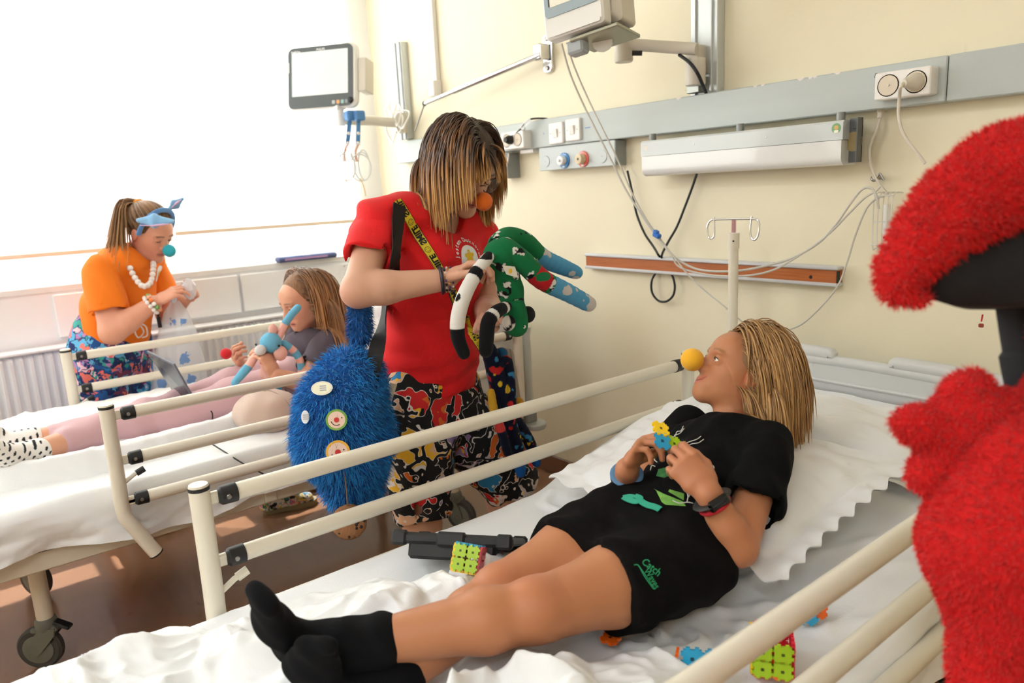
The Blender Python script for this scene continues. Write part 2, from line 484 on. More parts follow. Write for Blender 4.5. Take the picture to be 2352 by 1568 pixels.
def ribbon(pts, nors, width, name, m, parent, smoothn=8, thick=0.0015):
    """flat strap through points with surface normals; returns object and a map (s metres, w metres)->point"""
    P = cat_rom(pts, smoothn); N = cat_rom(nors, smoothn); T = np.gradient(P, axis=0); T /= np.linalg.norm(T, axis=1)[:, None]
    N = N/np.linalg.norm(N, axis=1)[:, None]; S = np.cross(N, T); S /= np.linalg.norm(S, axis=1)[:, None]; N = np.cross(T, S)
    G = np.stack([P-S*width/2, P-S*width/2+N*thick, P+S*width/2+N*thick, P+S*width/2, P-S*width/2], 1)
    o = MB().grid(G).build(name, m, parent, angle=0.6) if name else None
    L = np.concatenate([[0], np.cumsum(np.linalg.norm(np.diff(P, axis=0), axis=1))])
    def f(s, w, lift=0.0005):
        q = np.array([np.interp(s, L, P[:, i]) for i in range(3)]); sn = np.array([np.interp(s, L, S[:, i]) for i in range(3)]); nn = np.array([np.interp(s, L, N[:, i]) for i in range(3)])
        return q+sn*w+nn*(thick+lift)
    return o, f, L[-1]
def bvh_of(o):
    me = o.data; M4 = o.matrix_world
    return BVHTree.FromPolygons([v.co[:] for v in me.vertices], [tuple(p.vertices) for p in me.polygons])
# ================================================================ the room
WALLY = 2.10; WALLX = -3.85
M_wall = mat('cream_wall_paint', (239,229,201), 0.55, bump=(55,0.08,6), var=(2.2,0.025))
M_white = mat('white_wall_paint', (250,250,252), 0.6)
M_ceil = mat('ceiling_paint', (240,238,230), 0.8)
M_frame = mat('white_window_frame', (245,245,243), 0.35)
M_sill = mat('white_sill', (240,240,240), 0.3)
def floor_material():
    m = mat('brown_vinyl', (140,100,74), 0.2, spec=0.75)
    nt = m.node_tree; N = nt.nodes; b = N['Principled BSDF']; L = nt.links
    tc = N.new('ShaderNodeTexCoord'); n1 = N.new('ShaderNodeTexNoise'); n1.inputs['Scale'].default_value = 3.0; n1.inputs['Detail'].default_value = 8
    n2 = N.new('ShaderNodeTexNoise'); n2.inputs['Scale'].default_value = 26.0; n2.inputs['Detail'].default_value = 6
    L.new(tc.outputs['Object'], n1.inputs['Vector']); L.new(tc.outputs['Object'], n2.inputs['Vector'])
    mx = N.new('ShaderNodeMix'); mx.data_type = 'RGBA'; mx.inputs['A'].default_value = (*lin((142,102,76)), 1); mx.inputs['B'].default_value = (*lin((164,122,92)), 1)
    L.new(n1.outputs['Fac'], mx.inputs['Factor'])
    cr = N.new('ShaderNodeMapRange'); cr.inputs['From Min'].default_value = 0.64; cr.inputs['From Max'].default_value = 0.74; cr.inputs['To Min'].default_value = 1; cr.inputs['To Max'].default_value = 0.86
    L.new(n2.outputs['Fac'], cr.inputs['Value'])
    mm = N.new('ShaderNodeVectorMath'); mm.operation = 'MULTIPLY'; L.new(mx.outputs['Result'], mm.inputs[0]); L.new(cr.outputs[0], mm.inputs[1]); L.new(mm.outputs[0], b.inputs['Base Color'])
    r2 = N.new('ShaderNodeMapRange'); r2.inputs['To Min'].default_value = 0.10; r2.inputs['To Max'].default_value = 0.26; L.new(n1.outputs['Fac'], r2.inputs['Value']); L.new(r2.outputs[0], b.inputs['Roughness'])
    return m
def struct(name, mb, m, parent=None, **k):
    o = mb.build(name, m, parent, **k)
    if parent is None: o['kind'] = 'structure'
    return o
struct('floor', MB().bb((WALLX-0.2, -3.5, -0.1), (2.6, WALLY+0.2, 0.0)), floor_material(), smooth=False)
struct('ceiling', MB().bb((WALLX-0.2, -3.5, 3.0), (2.6, WALLY+0.2, 3.1)), M_ceil, smooth=False)
struct('wall_back', MB().bb((WALLX-0.2, WALLY, 0.0), (2.6, WALLY+0.2, 3.0)), M_wall, smooth=False)
struct('wall_right', MB().bb((2.5, -3.5, 0.0), (2.6, WALLY, 3.0)), M_wall, smooth=False)
struct('wall_front', MB().bb((WALLX, -3.6, 0.0), (2.5, -3.5, 3.0)), M_wall, smooth=False)
WZ0, WZ1, WY0, WY1 = 0.975, 2.72, -3.2, 1.93
wl = MB(); wl.bb((WALLX-0.22, -3.5, 0), (WALLX, WALLY, WZ0)); wl.bb((WALLX-0.22, -3.5, WZ1), (WALLX, WALLY, 3.0))
wl.bb((WALLX-0.22, WY1, WZ0), (WALLX, WALLY, WZ1)); wl.bb((WALLX-0.22, -3.5, WZ0), (WALLX, WY0, WZ1))
struct('wall_left', wl, M_white, smooth=False)
struct('baseboard_back', MB().bb((WALLX, WALLY-0.012, 0), (2.5, WALLY, 0.09), 0.003), mat('brown_base', (120,84,60), 0.4), smooth=False)
struct('trim_1', MB().bb((WALLX-0.02, WY0, 0.945), (WALLX+0.008, WALLY, 0.975), 0.003), M_sill, smooth=False)
# windows: frame, mullion, panes
M_glass = bpy.data.materials.new('window_glass'); M_glass.use_nodes = True
_n = M_glass.node_tree.nodes; _l = M_glass.node_tree.links; _n.clear()
_o = _n.new('ShaderNodeOutputMaterial'); _t = _n.new('ShaderNodeBsdfTransparent'); _g = _n.new('ShaderNodeBsdfGlossy'); _g.inputs['Roughness'].default_value = 0.02
_m = _n.new('ShaderNodeMixShader'); _m.inputs[0].default_value = 0.06; _l.new(_t.outputs[0], _m.inputs[1]); _l.new(_g.outputs[0], _m.inputs[2]); _l.new(_m.outputs[0], _o.inputs[0])
for i, (y0, y1) in enumerate(((0.905, 1.93), (-0.30, 0.905), (-1.505, -0.30), (-2.71, -1.505))):
    fr = MB(); t = 0.06
    x0, x1 = WALLX-0.16, WALLX-0.09
    fr.bb((x0, y0+.001, WZ0), (x1, y1-.001, WZ0+t)); fr.bb((x0, y0+.001, WZ1-t), (x1, y1-.001, WZ1))
    fr.bb((x0, y0+.001, WZ0+t), (x1, y0+t, WZ1-t)); fr.bb((x0, y1-t, WZ0+t), (x1, y1-.001, WZ1-t))
    w = struct('window_%d' % (i+1), fr, M_frame, smooth=False)
    MB().bb((WALLX-0.127, y0+t, WZ0+t), (WALLX-0.123, y1-t, WZ1-t)).build('pane', M_glass, w, smooth=False)
    MB().bb((x0+0.005, (y0+y1)/2-0.03, WZ0+t), (x1-0.005, (y0+y1)/2+0.03, WZ1-t), 0.004).build('mullion', M_frame, w, smooth=False)
# roller blinds; their own emission stands in for sun through the fabric
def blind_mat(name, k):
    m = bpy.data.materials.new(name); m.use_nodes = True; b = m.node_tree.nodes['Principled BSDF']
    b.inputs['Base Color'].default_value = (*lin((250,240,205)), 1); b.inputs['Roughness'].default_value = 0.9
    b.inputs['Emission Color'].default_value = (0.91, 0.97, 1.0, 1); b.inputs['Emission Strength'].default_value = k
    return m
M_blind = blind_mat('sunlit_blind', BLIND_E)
M_bar = mat('cream_bar', (250,232,210), 0.5)
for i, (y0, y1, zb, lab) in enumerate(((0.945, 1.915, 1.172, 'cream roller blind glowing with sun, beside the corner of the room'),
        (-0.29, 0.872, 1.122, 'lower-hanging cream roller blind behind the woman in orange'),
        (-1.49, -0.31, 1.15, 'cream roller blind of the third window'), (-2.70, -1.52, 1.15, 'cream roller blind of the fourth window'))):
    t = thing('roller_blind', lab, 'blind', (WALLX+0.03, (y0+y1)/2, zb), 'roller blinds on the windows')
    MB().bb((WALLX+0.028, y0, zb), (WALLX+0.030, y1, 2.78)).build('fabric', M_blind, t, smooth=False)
    MB().bb((WALLX+0.022, y0, zb-0.016), (WALLX+0.036, y1, zb+0.004), 0.003).build('bottom_bar', M_bar, t, smooth=False)
    MB().cyl((WALLX+0.04, y0, 2.80), (WALLX+0.04, y1, 2.80), 0.025).build('roller_tube', M_frame, t)
# radiator under the sill
M_rad = mat('radiator_enamel', (250,250,253), 0.35)
t = thing('radiator', 'long white ribbed panel radiator under the window sill', 'radiator', (WALLX+0.06, 0.5, 0.12))
ys = np.linspace(-0.7, 1.75, 600); prof = 0.012*np.clip(np.sin((ys+0.7)/0.037*2*np.pi)*2.2, -1, 1)
P = np.zeros((600, 4, 3)); P[:, :, 1] = ys[:, None]; P[:, :, 2] = np.array([0.14, 0.16, 0.68, 0.70]); P[:, 1:3, 0] = (WALLX+0.10+prof)[:, None]; P[:, 0, 0] = WALLX+0.08; P[:, 3, 0] = WALLX+0.08
MB().grid(P).build('front_panel', M_rad, t, angle=0.8)
MB().bb((WALLX+0.03, -0.7, 0.14), (WALLX+0.078, 1.75, 0.70), 0.004).build('back_panel', M_rad, t)
MB().bb((WALLX+0.03, -0.71, 0.70), (WALLX+0.115, 1.76, 0.715), 0.004).build('top_grille', M_rad, t)
for yy in (-0.3, 1.4): MB().cyl((WALLX+0.05, yy, 0.0), (WALLX+0.05, yy, 0.145), 0.011).build('feed_pipe', M_rad, t)
struct('trim_2', MB().bb((WALLX, 0.4, 0.74), (WALLX+0.02, 1.22, 0.935), 0.004).bb((WALLX, 1.235, 0.74), (WALLX+0.02, 1.85, 0.935), 0.004), M_white, smooth=False)
# blue flat case on the sill
t = thing('pencil_case', 'flat dark blue case lying on the white window sill', 'case', (-3.83, 1.62, 0.976))
a, b = U(642, 600, X=-3.80), U(776, 590, X=-3.80)
MB().bb((-3.87, a[1], 0.9752), (-3.80, b[1], 1.003), 0.008).build('body', mat('blue_case', (70,84,130), 0.5), t)
MB().bb((-3.799, a[1]+0.03, 0.985), (-3.797, b[1]-0.06, 0.994)).build('print', mat('case_print', (190,150,200), 0.5), t, smooth=False)
MB().sphere((-3.835, (a[1]+b[1])/2, 1.004), (0.012, 0.02, 0.006)).build('zip_pull', mat('zip_white', (235,235,240), 0.3), t)
# ceiling luminaires added for fill light, unseen above and behind the camera
for i, (x, y) in enumerate(((-1.3, -1.2), (0.9, -1.2), (-1.3, -2.6), (0.9, -2.6))):
    t = thing('ceiling_lamp', ['flat ceiling luminaire over the window side of the ward', 'flat ceiling luminaire over the door side of the ward', 'rear flat ceiling luminaire on the window side', 'rear flat ceiling luminaire on the door side'][i], 'lamp', (x, y, 2.99), 'ceiling luminaires')
    MB().bb((x-0.62, y-0.17, 2.94), (x+0.62, y+0.17, 3.0), 0.004).build('housing', M_frame, t, smooth=False)
    MB().bb((x-0.60, y-0.15, 2.932), (x+0.60, y+0.15, 2.941)).build('diffuser', mat('lamp_diffuser', (255,250,240), 0.6, emit=((236,246,255), 6.0*FILL_LAMP_E)), t, smooth=False)

# ================================================================ fixtures on the head wall
M_duct = mat('grey_duct_paint', (183,190,188), 0.32, var=(5,0.03), bump=(60,0.03), stretch=(0.3,1,3))
M_duct2 = mat('light_grey_panel', (196,203,203), 0.35)
M_dark = mat('dark_grey_metal', (92,94,94), 0.45)
M_plast = mat('white_plastic', (240,236,232), 0.32)
M_plast2 = mat('warm_plastic', (214,205,190), 0.4)
M_black = mat('black_rubber', (22,22,24), 0.5)
M_cable = mat('grey_cable', (200,196,186), 0.45)
M_chrome = mat('chrome', (215,215,215), 0.18, metal=1.0)
M_screw = mat('screw_metal', (150,146,140), 0.35, metal=1.0)
DF = 2.04      # duct front plane
t = thing('medical_duct', 'long grey medical supply duct running along the cream head wall', 'wall duct', (-1.8, 2.07, 1.46))
dz0, dz1 = 1.4585, 1.569
xs = [-3.55, U(1206, 320, Y=DF)[0], U(2175, 180, Y=DF)[0], 0.9]
for i in range(3): MB().bb((xs[i]+0.0012, DF, dz0), (xs[i+1]-0.0012, WALLY, dz1), 0.003).build('duct_panel', M_duct, t)
# chips of bare paint along the top edge, small pen marks
chips = MB(); rng = random.Random(4)
for px in (1735, 1752, 1840, 1862, 1872, 1560, 1925):
    c = U(px, 205-(px-1700)*0.158, Y=DF); c[2] = dz1-0.003
    chips.prism([(-rng.uniform(.006,.014), 0.003), (-.004, -rng.uniform(.002,.005)), (.003, -.002), (rng.uniform(.006,.014), 0.003)], (c[0], DF-0.0003, c[2]), (1,0,0), (0,0,1), 0.0004)
chips.build('paint_chip', mat('bare_plaster', (238,228,222), 0.8), t, smooth=False)
mk = MB(); c = U(2010, 174, Y=DF-0.0006); text_on(mk, 'E', c, (1,0,0), (0,0,1), 0.016, shear=0.3)
c = U(2018, 175, Y=DF-0.0006); text_on(mk, 'c', c, (1,0,0), (0,0,1), 0.012)
mk.build('pen_mark', mat('pencil_grey', (90,92,95), 0.8), t, smooth=False)

def plate(mb, cx, cz, w, h, yf, d, r=0.008, bev=0.003):
    """rounded wall plate: front at yf, depth d towards the wall"""
    p = rrect(w, h, r); p2 = rrect(w-2*bev, h-2*bev, max(r-bev, 0.002))
    n = len(p); vs = [(cx+a, yf+d, cz+b) for a, b in p]+[(cx+a, yf+bev, cz+b) for a, b in p]+[(cx+a, yf, cz+b) for a, b in p2]
    fs = []
    for k in (0, 1):
        for i in range(n): fs.append((k*n+i, (k)*n+(i+1) % n, (k+1)*n+(i+1) % n, (k+1)*n+i))
    fs.append(tuple(range(2*n, 3*n)))
    mb.add(vs, [f[::-1] for f in fs]); return mb
# double socket with plugged power cable
def socket(name, label, cx, cz, w=0.138, h=0.068, y=DF):
    t = thing(name, label, 'socket', (cx, y, cz))
    plate(MB(), cx, cz, w, h, y-0.042, 0.042, 0.006).build('housing', M_plast, t, angle=0.5)
    for s in (-1, 1):
        c = (cx+s*w*0.245, y-0.0425, cz)
        cup = MB().lathe([(0.0272, 0.0), (0.0250, 0.0), (0.0235, 0.014), (0.0, 0.0141)], c, (0,1,0), 32).build('socket_cup', mat('socket_cup', (222,208,188), 0.45), t)
        cup.location.y = -0.0006
        for dz in (-0.0095, 0.0095): MB().lathe([(0.0034, 0.0), (0.0, 0.0002)], (c[0]+0.003, y-0.0291, cz+dz), (0,-1,0), 12).build('pin_hole', M_black, cup)
        MB().lathe([(0.0025, 0.0), (0.0022, 0.016), (0.0, 0.017)], (c[0]+0.003, y-0.0285, cz), (0,-1,0), 12).build('earth_pin', M_chrome, cup)
    return t
c = U(2071, 192, Y=DF-0.042); cs = c
socket('double_socket', 'white double socket on the right of the grey duct, one half taken by a plug', c[0], c[2])
pc = (cs[0]+0.138*0.245, DF-0.042, cs[2])
t = thing('power_cable', 'warm grey plug and power cable hanging from the double socket', 'cable', pc)
MB().lathe([(0.0215, 0.012), (0.022, -0.004), (0.021, -0.012), (0.014, -0.022), (0.0115, -0.038), (0.0095, -0.043), (0.0, -0.044)], pc, nrm((0.25,1,0.1)), 28).build('plug', M_plast2, t)
p0 = np.array(pc) + (-0.010, -0.040, -0.004)
pts = [p0, p0+(-0.004,-0.008,-0.010)] + [U(x, y, Y=1.985) for x, y in ((2066,222),(2064,262),(2072,300),(2090,330),(2108,352),(2125,375))]
MB().tube(cat_rom(pts), 0.0042, 10).build('cord', M_plast2, t)
# second socket at left with black plug
c = U(1176, 322, Y=DF-0.042)
socket('double_socket', 'white socket behind the woman\'s head with a black plug in it', c[0], c[2], 0.15, 0.072)
t = thing('black_cable', 'black plug and lead running up over the duct top', 'cable', (c[0], DF-0.05, c[2]))
pb = np.array((c[0]-0.006, DF-0.044, c[2]+0.002))
MB().lathe([(0.018, 0.010), (0.018, -0.012), (0.011, -0.03), (0.0, -0.031)], pb, (0,1,0)).build('plug', M_black, t)
MB().tube(cat_rom([pb+(0,-0.028,0)]+[U(x, y, Y=2.0) for x, y in ((1178,312),(1192,300),(1208,282))]+[U(1222,273,Y=2.03), U(1250,272,Y=2.05), U(1262, 275, Y=2.09)]), 0.0038, 8).build('cord', M_black, t)
tp = MB(); q = [U(x, y, Y=1.995) for x, y in ((1190,292),(1212,270),(1222,276),(1200,298))]; tp.add(q, [(0,1,2,3)]); tp.build('tape', mat('clear_tape', (235,235,230), 0.3, alpha=0.55), t, smooth=False)
# light switches
for k, (px, py, lab) in enumerate(((1275.5, 306, 'left white rocker switch plate on the grey duct'), (1314, 298, 'right white rocker switch plate on the grey duct'))):
    c = U(px, py, Y=DF-0.012)
    t = thing('light_switch', lab, 'switch', (c[0], DF, c[2]), 'rocker switches on the duct')
    plate(MB(), c[0], c[2], 0.083, 0.082, DF-0.012, 0.012, 0.007).build('plate', M_plast, t, angle=0.5)
    MB().box((c[0], DF-0.014, c[2]), (0.026, 0.008, 0.034), [[1,0,0],[0,0.985,0.17],[0,-0.17,0.985]], 0.001).build('rocker', M_plast, t)
    for s in (-1, 1): MB().lathe([(0.0025, 0), (0.0, 0.0006)], (c[0]+s*0.028, DF-0.0121, c[2]), (0,-1,0), 10).build('screw', M_screw, t)
# gas outlet box
a, b = U(1237, 352, Y=DF+0.0)[0], U(1411, 330, Y=DF)[0]
gz0, gz1 = 1.365, 1.4565
t = thing('gas_outlet_box', 'grey gas panel with a blue and a red outlet below the duct', 'gas panel', ((a+b)/2, DF+0.03, gz0))
MB().bb((a, DF+0.002, gz0), (b, WALLY, gz1), 0.002).build('housing', M_duct2, t)
MB().bb((b, DF+0.0025, gz0+0.001), (b+0.0035, WALLY, gz1-0.001), 0.001).build('end_plate', mat('shaded_grey', (150,152,148), 0.45), t)  # end plate in a darker grey than the housing
def gpx(px, py): return U(px, py, Y=DF)
for px, py, r in ((1253.5, 371, 0.0225), (1383, 359, 0.0240)):
    c = gpx(px, py); d = MB().lathe([(r, 0), (r, 0.002), (r-0.001, 0.0026), (0, 0.0026)], (c[0], DF+0.0021, c[2]), (0,-1,0), 36).build('blank_disc', M_duct2, t, angle=0.3)
    MB().lathe([(0.002, 0), (0, 0.0005)], (c[0], DF-0.0006, c[2]), (0,-1,0), 8).build('rivet', M_screw, d)
def text_arc(mb, body, c, r, size, y, a_mid, flip=False, step=None):
    n = len(body); st = step or size*0.62/r
    for i, ch in enumerate(body):
        a = a_mid+(i-(n-1)/2)*st*(1 if flip else -1)
        u = V(math.sin(a), 0, -math.cos(a)) if not flip else V(-math.sin(a), 0, math.cos(a)); v = V(math.cos(a), 0, math.sin(a))*(1 if not flip else -1)
        text_on(mb, ch, (c[0]+r*math.cos(a), y, c[2]+r*math.sin(a)), u, v, size, bold=0.0002)
for px, py, colr, knob, word, lab in ((1296, 368.5, (74,140,200), (240,240,240), 'TLEN', 'blue'), (1339.5, 365, (224,110,98), (216,196,160), 'PRÓŻNIA', 'red')):
    c = gpx(px, py); R = 0.0305
    o = MB().lathe([(R, 0), (R, 0.005), (R-0.002, 0.0065), (0, 0.0065)], (c[0], DF+0.0021, c[2]), (0,-1,0), 40).build('outlet_ring', mat('ring_'+lab, colr, 0.35), t, angle=0.4)
    o['label'] = lab + ' ring of a gas outlet with white lettering'
    MB().lathe([(0.0195, 0), (0.0195, 0.022), (0.018, 0.024), (0.012, 0.0245), (0.0, 0.0245)] if lab == 'red' else [(0.0175, 0), (0.0185, 0.02), (0.017, 0.022), (0.006, 0.0222), (0.005, 0.03), (0.0, 0.031)], (c[0], DF-0.004, c[2]), (0,-1,0), 32).build('knob', mat('knob_'+lab, knob, 0.4), o, angle=0.5)
    if lab == 'red': MB().lathe([(0.005, 0), (0.0, 0.0004)], (c[0], DF-0.0286, c[2]), (0,-1,0), 14).build('socket_hole', M_black, o)
    tx = MB(); text_arc(tx, word, c, 0.0248, 0.0085 if lab == 'blue' else 0.0072, DF-0.0052, math.pi/2, step=0.34 if lab == 'blue' else 0.27)
    tx.build('lettering', mat('white_print', (245,245,245), 0.5), o, smooth=False)
    MB().prism(rrect(0.013, 0.0055, 0.002), (c[0], DF-0.0047, c[2]-0.0245), (1,0,0), (0,0,1), 0.0005).build('label_patch', mat('white_print', (245,245,245), 0.5), o, smooth=False)
# bits below the duct at left: bracket, grey box
t = thing('small_bracket', 'small white bracket fixed under the duct', 'bracket', U(1208, 350, Y=2.06))
a = U(1195, 352, Y=2.05); b = U(1224, 348, Y=2.05)
MB().bb((a[0], 2.05, 1.443), (b[0], WALLY, 1.458), 0.001).build('plate', M_plast, t)
for s in (0.12, 0.88): MB().lathe([(0.0022, 0), (0, .0004)], (a[0]+(b[0]-a[0])*s, 2.0499, 1.450), (0,-1,0), 8).build('screw', M_dark, t)
a = U(1140, 380, Y=2.03)
t = thing('junction_box', 'grey junction box with a white lead below the duct, beside the woman\'s glasses', 'junction box', (a[0], 2.06, 1.35))
MB().bb((a[0], 2.03, 1.345), (U(1166, 380, Y=2.03)[0], WALLY, 1.452), 0.003).build('housing', mat('box_grey', (140,144,142), 0.5), t)
MB().tube(cat_rom([U(x, y, Y=2.02) for x, y in ((1168,352),(1166,370),(1158,395),(1152,420))]), 0.0035, 8).build('lead', M_plast, t)
# pen marks on duct near switches (blue slot label)
t2 = MB(); c = U(1350, 293, Y=DF-0.0005); t2.prism(rrect(0.03, 0.0045, 0.002), c, (1,0,0), (0,0,1), 0.0003); c = U(1249, 306, Y=DF-0.0005); t2.prism([(-.004,-.004),(.004,-.004),(0,.005)], c, (1,0,0), (0,0,1), 0.0003)
o = t2.build('duct_marking', mat('blue_mark', (120,150,190), 0.5), bpy.data.objects['medical_duct'], smooth=False)

# bed light below the duct
lx0, lx1 = U(1472, 350, Y=1.985)[0], U(1936, 300, Y=1.985)[0]
lz0, lz1 = 1.318, 1.437
t = thing('bed_light', 'long white and grey reading light hanging under the duct', 'lamp', ((lx0+lx1)/2, 2.0, lz0))
def prof_x(mb, prof, x0, x1):
    n = len(prof); vs = [(x0, y, z) for y, z in prof]+[(x1, y, z) for y, z in prof]
    fs = [tuple(range(n)), tuple(range(2*n-1, n-1, -1))]+[(i, n+i, n+(i+1) % n, (i+1) % n) for i in range(n)]
    mb.add(vs, fs); return mb
lf = 1.985; zm = lz0+0.068
prof_x(MB(), [(lf, zm), (lf, lz1-0.006), (lf+0.006, lz1), (2.075, lz1), (2.075, zm)], lx0, lx1).build('housing', mat('lamp_housing', (205,210,210), 0.2, coat=0.3), t, angle=0.4)
pr = [(lf+0.002, zm-0.001)]
for k in range(9):
    a = math.radians(90*k/8); pr.append((lf+0.002+0.024*(1-math.cos(a)), lz0+0.024-0.024*math.sin(a)))
pr += [(2.07, lz0), (2.07, zm-0.001)]
prof_x(MB(), pr, lx0+0.002, lx1-0.004).build('diffuser', mat('opal_diffuser', (232,232,230), 0.15, coat=0.5), t, angle=0.3)
ex = U(1980, 300, Y=2.02)[0]
e = MB(); e.bb((lx1, 2.02, lz0+0.006), (ex, 2.024, lz1+0.004)); e.bb((ex-0.003, 1.995, lz0+0.006), (ex, 2.024, lz1+0.004)); e.build('end_plate', M_dark, t, smooth=False)
MB().lathe([(0.026, 0), (0, .0003)], (lx1+0.012, 2.0195, (lz0+lz1)/2+0.002), (0,-1,0), 28).build('knockout', mat('knock', (160,140,96), 0.6), t)
for dz in (0.016, 0.104): MB().box((ex-0.019, 2.0185, lz0+dz), (0.014, 0.002, 0.014)).build('square_tab', M_dark, t)
for px in (1499, 1700, 1930):
    x = U(px, 300, Y=2.02)[0]; MB().cyl((x, 2.02, lz1-0.004), (x, 2.02, dz0+0.002), 0.012).build('stub', mat('stub_grey', (140,142,140), 0.4, metal=0.4), t)
for px in (1594, 1760):
    x = U(px, 320, Y=lf)[0]; MB().lathe([(0.0026, 0), (0.0015, 0.0012), (0, .0014)], (x, lf, zm+0.025), (0,-1,0), 10).build('rivet', M_chrome, t)
c = U(1921, 294.5, Y=lf); st = MB().lathe([(0.0135, 0), (0.0, 0.0004)], (c[0], lf-0.0002, c[2]), (0,-1,0), 28).build('sticker', mat('sticker_green', (126,170,120), 0.5), t)
MB().prism(circ(0.0062, 18, 0.0055), (c[0], lf-0.0007, c[2]+0.002), (1,0,0), (0,0,1), 0.0001).build('sticker_print', mat('sticker_tan', (222,180,110), 0.5), st, smooth=False)
MB().prism(rrect(0.012, 0.008, 0.002), (c[0], lf-0.0007, c[2]-0.0085), (1,0,0), (0,0,1), 0.0001).build('sticker_print', mat('sticker_white', (240,236,226), 0.5), st, smooth=False)
c = U(1483, 340, Y=lf); MB().lathe([(0.009, 0), (0, 0.0003)], (c[0], lf-0.0002, c[2]), (0,-1,0), 24).build('sticker', mat('sticker_white', (240,236,226), 0.5), t)

# vertical rails with swing arms and monitors
M_alu = mat('aluminium', (206,210,210), 0.3, metal=0.35)
M_mon = mat('monitor_white', (236,234,230), 0.35)
M_beige = mat('beige_plastic', (216,209,196), 0.45)
def vrail(x, z0, z1, w, label):
    t = thing('wall_rail', label, 'rail', (x, WALLY, z0), 'vertical equipment rails')
    MB().bb((x-w/2, 2.062, z0), (x+w/2, WALLY, z1), 0.002).build('channel', M_alu, t)
    for s in (-1, 1): MB().bb((x+s*w*0.30-0.004, 2.054, z0), (x+s*w*0.30+0.004, 2.063, z1), 0.001).build('lip', M_alu, t)
    return t
r1x = (U(1585, 100, Y=2.06)[0]+U(1647, 100, Y=2.06)[0])/2; r1w = U(1647, 100, Y=2.06)[0]-U(1585, 100, Y=2.06)[0]
vrail(r1x, dz1, 2.55, r1w, 'wide aluminium wall rail carrying the upper right monitor')
r0 = U(919, 200, Y=2.06)
vrail(r0[0], 1.58, U(915, 96, Y=2.06)[2], 0.07, 'narrow aluminium wall rail carrying the monitor by the window')
# white conduit
t = thing('cable_conduit', 'thin white cable conduit dropping down the wall by the window', 'conduit', U(995, 215, Y=2.08))
cx = U(995, 110, Y=2.08)[0]; zb = U(1003, 185, Y=2.08)[2]; zc = U(1003, 222, Y=2.08)[2]
MB().bb((cx-0.018, 2.075, zb), (cx+0.018, WALLY, 3.0), 0.002).build('trunking', M_plast, t)
MB().bb((cx-0.026, 2.05, zc), (cx+0.026, WALLY, zb), 0.004).build('end_box', M_plast, t)
# chrome rod with hinge bracket
t = thing('curtain_rod', 'chrome telescopic rod swung out from a hinge bracket on the wall', 'rod', U(1252, 130, Y=2.09))
a = U(1243, 125, Y=2.04); b = U(975, 238, Y=1.93); mid = a+(b-a)*0.72
MB().cyl(a, mid, 0.0125).build('outer_tube', M_chrome, t); MB().cyl(mid, b, 0.0095).build('inner_tube', M_chrome, t)
MB().sphere(b, 0.012).build('end_cap', M_dark, t)
e = U(953, 300, Y=1.95); MB().tube(cat_rom([b, (b+e)/2, e]), 0.004, 8).build('pull_wire', M_screw, t)
hx = U(1254, 125, Y=2.08)[0]; h1, h0 = U(1252, 78, Y=2.08)[2], U(1252, 168, Y=2.08)[2]
plate(MB(), hx, (h1+h0)/2, 0.055, h1-h0, 2.085, 0.015, 0.02).build('bracket_plate', M_chrome, t, angle=0.5)
MB().bb((hx-0.024, 2.03, (h0+h1)/2-0.028), (hx+0.02, 2.086, (h0+h1)/2+0.034), 0.006).build('hinge', M_chrome, t)
for z in (h0+0.018, h1-0.018): MB().lathe([(0.011, 0), (0.010, 0.006), (0, 0.008)], (hx, 2.085, z), (0,-1,0), 6).build('bolt', M_screw, t)

def frame_px(corn, dep):
    """corners TL,TR,BR,BL in the photo with distances -> centre, u (right), v (up), n (towards viewer), w, h"""
    p = [U(x, y, d=d) for (x, y), d in zip(corn, dep)]
    l = (p[0]+p[3])/2; r = (p[1]+p[2])/2; tp = (p[0]+p[1])/2; bt = (p[2]+p[3])/2
    u = nrm(r-l); v = tp-bt; v = nrm(v-u*(v@u)); n = np.cross(u, v)
    return sum(p)/4, u, v, n, np.linalg.norm(r-l), np.linalg.norm(tp-bt)
def slab(mb, c, u, v, poly, z0, z1, bev=0.0):
    n = np.cross(u, v)
    if bev <= 0:
        mb.prism(poly, c+n*z0, u, v, z1-z0); return mb
    k = len(poly); P = np.array(poly); cen = P.mean(0)
    def ring(s, z): return [c+u*a+v*b+n*z for a, b in P-np.sign(P-cen)*s]
    vs = np.concatenate([ring(bev, z0), ring(0, z0+bev), ring(0, z1-bev), ring(bev, z1)])
    fs = [tuple(range(k-1, -1, -1)), tuple(range(3*k, 4*k))]
    for q in range(3):
        for i in range(k): fs.append((q*k+i, q*k+(i+1) % k, (q+1)*k+(i+1) % k, (q+1)*k+i))
    mb.add(vs, fs); return mb
M_screen = mat('pale_screen', (206,216,214), 0.12, spec=0.6, emit=((225,232,230), 0.35))
M_bezel = mat('grey_bezel', (92,98,100), 0.3)
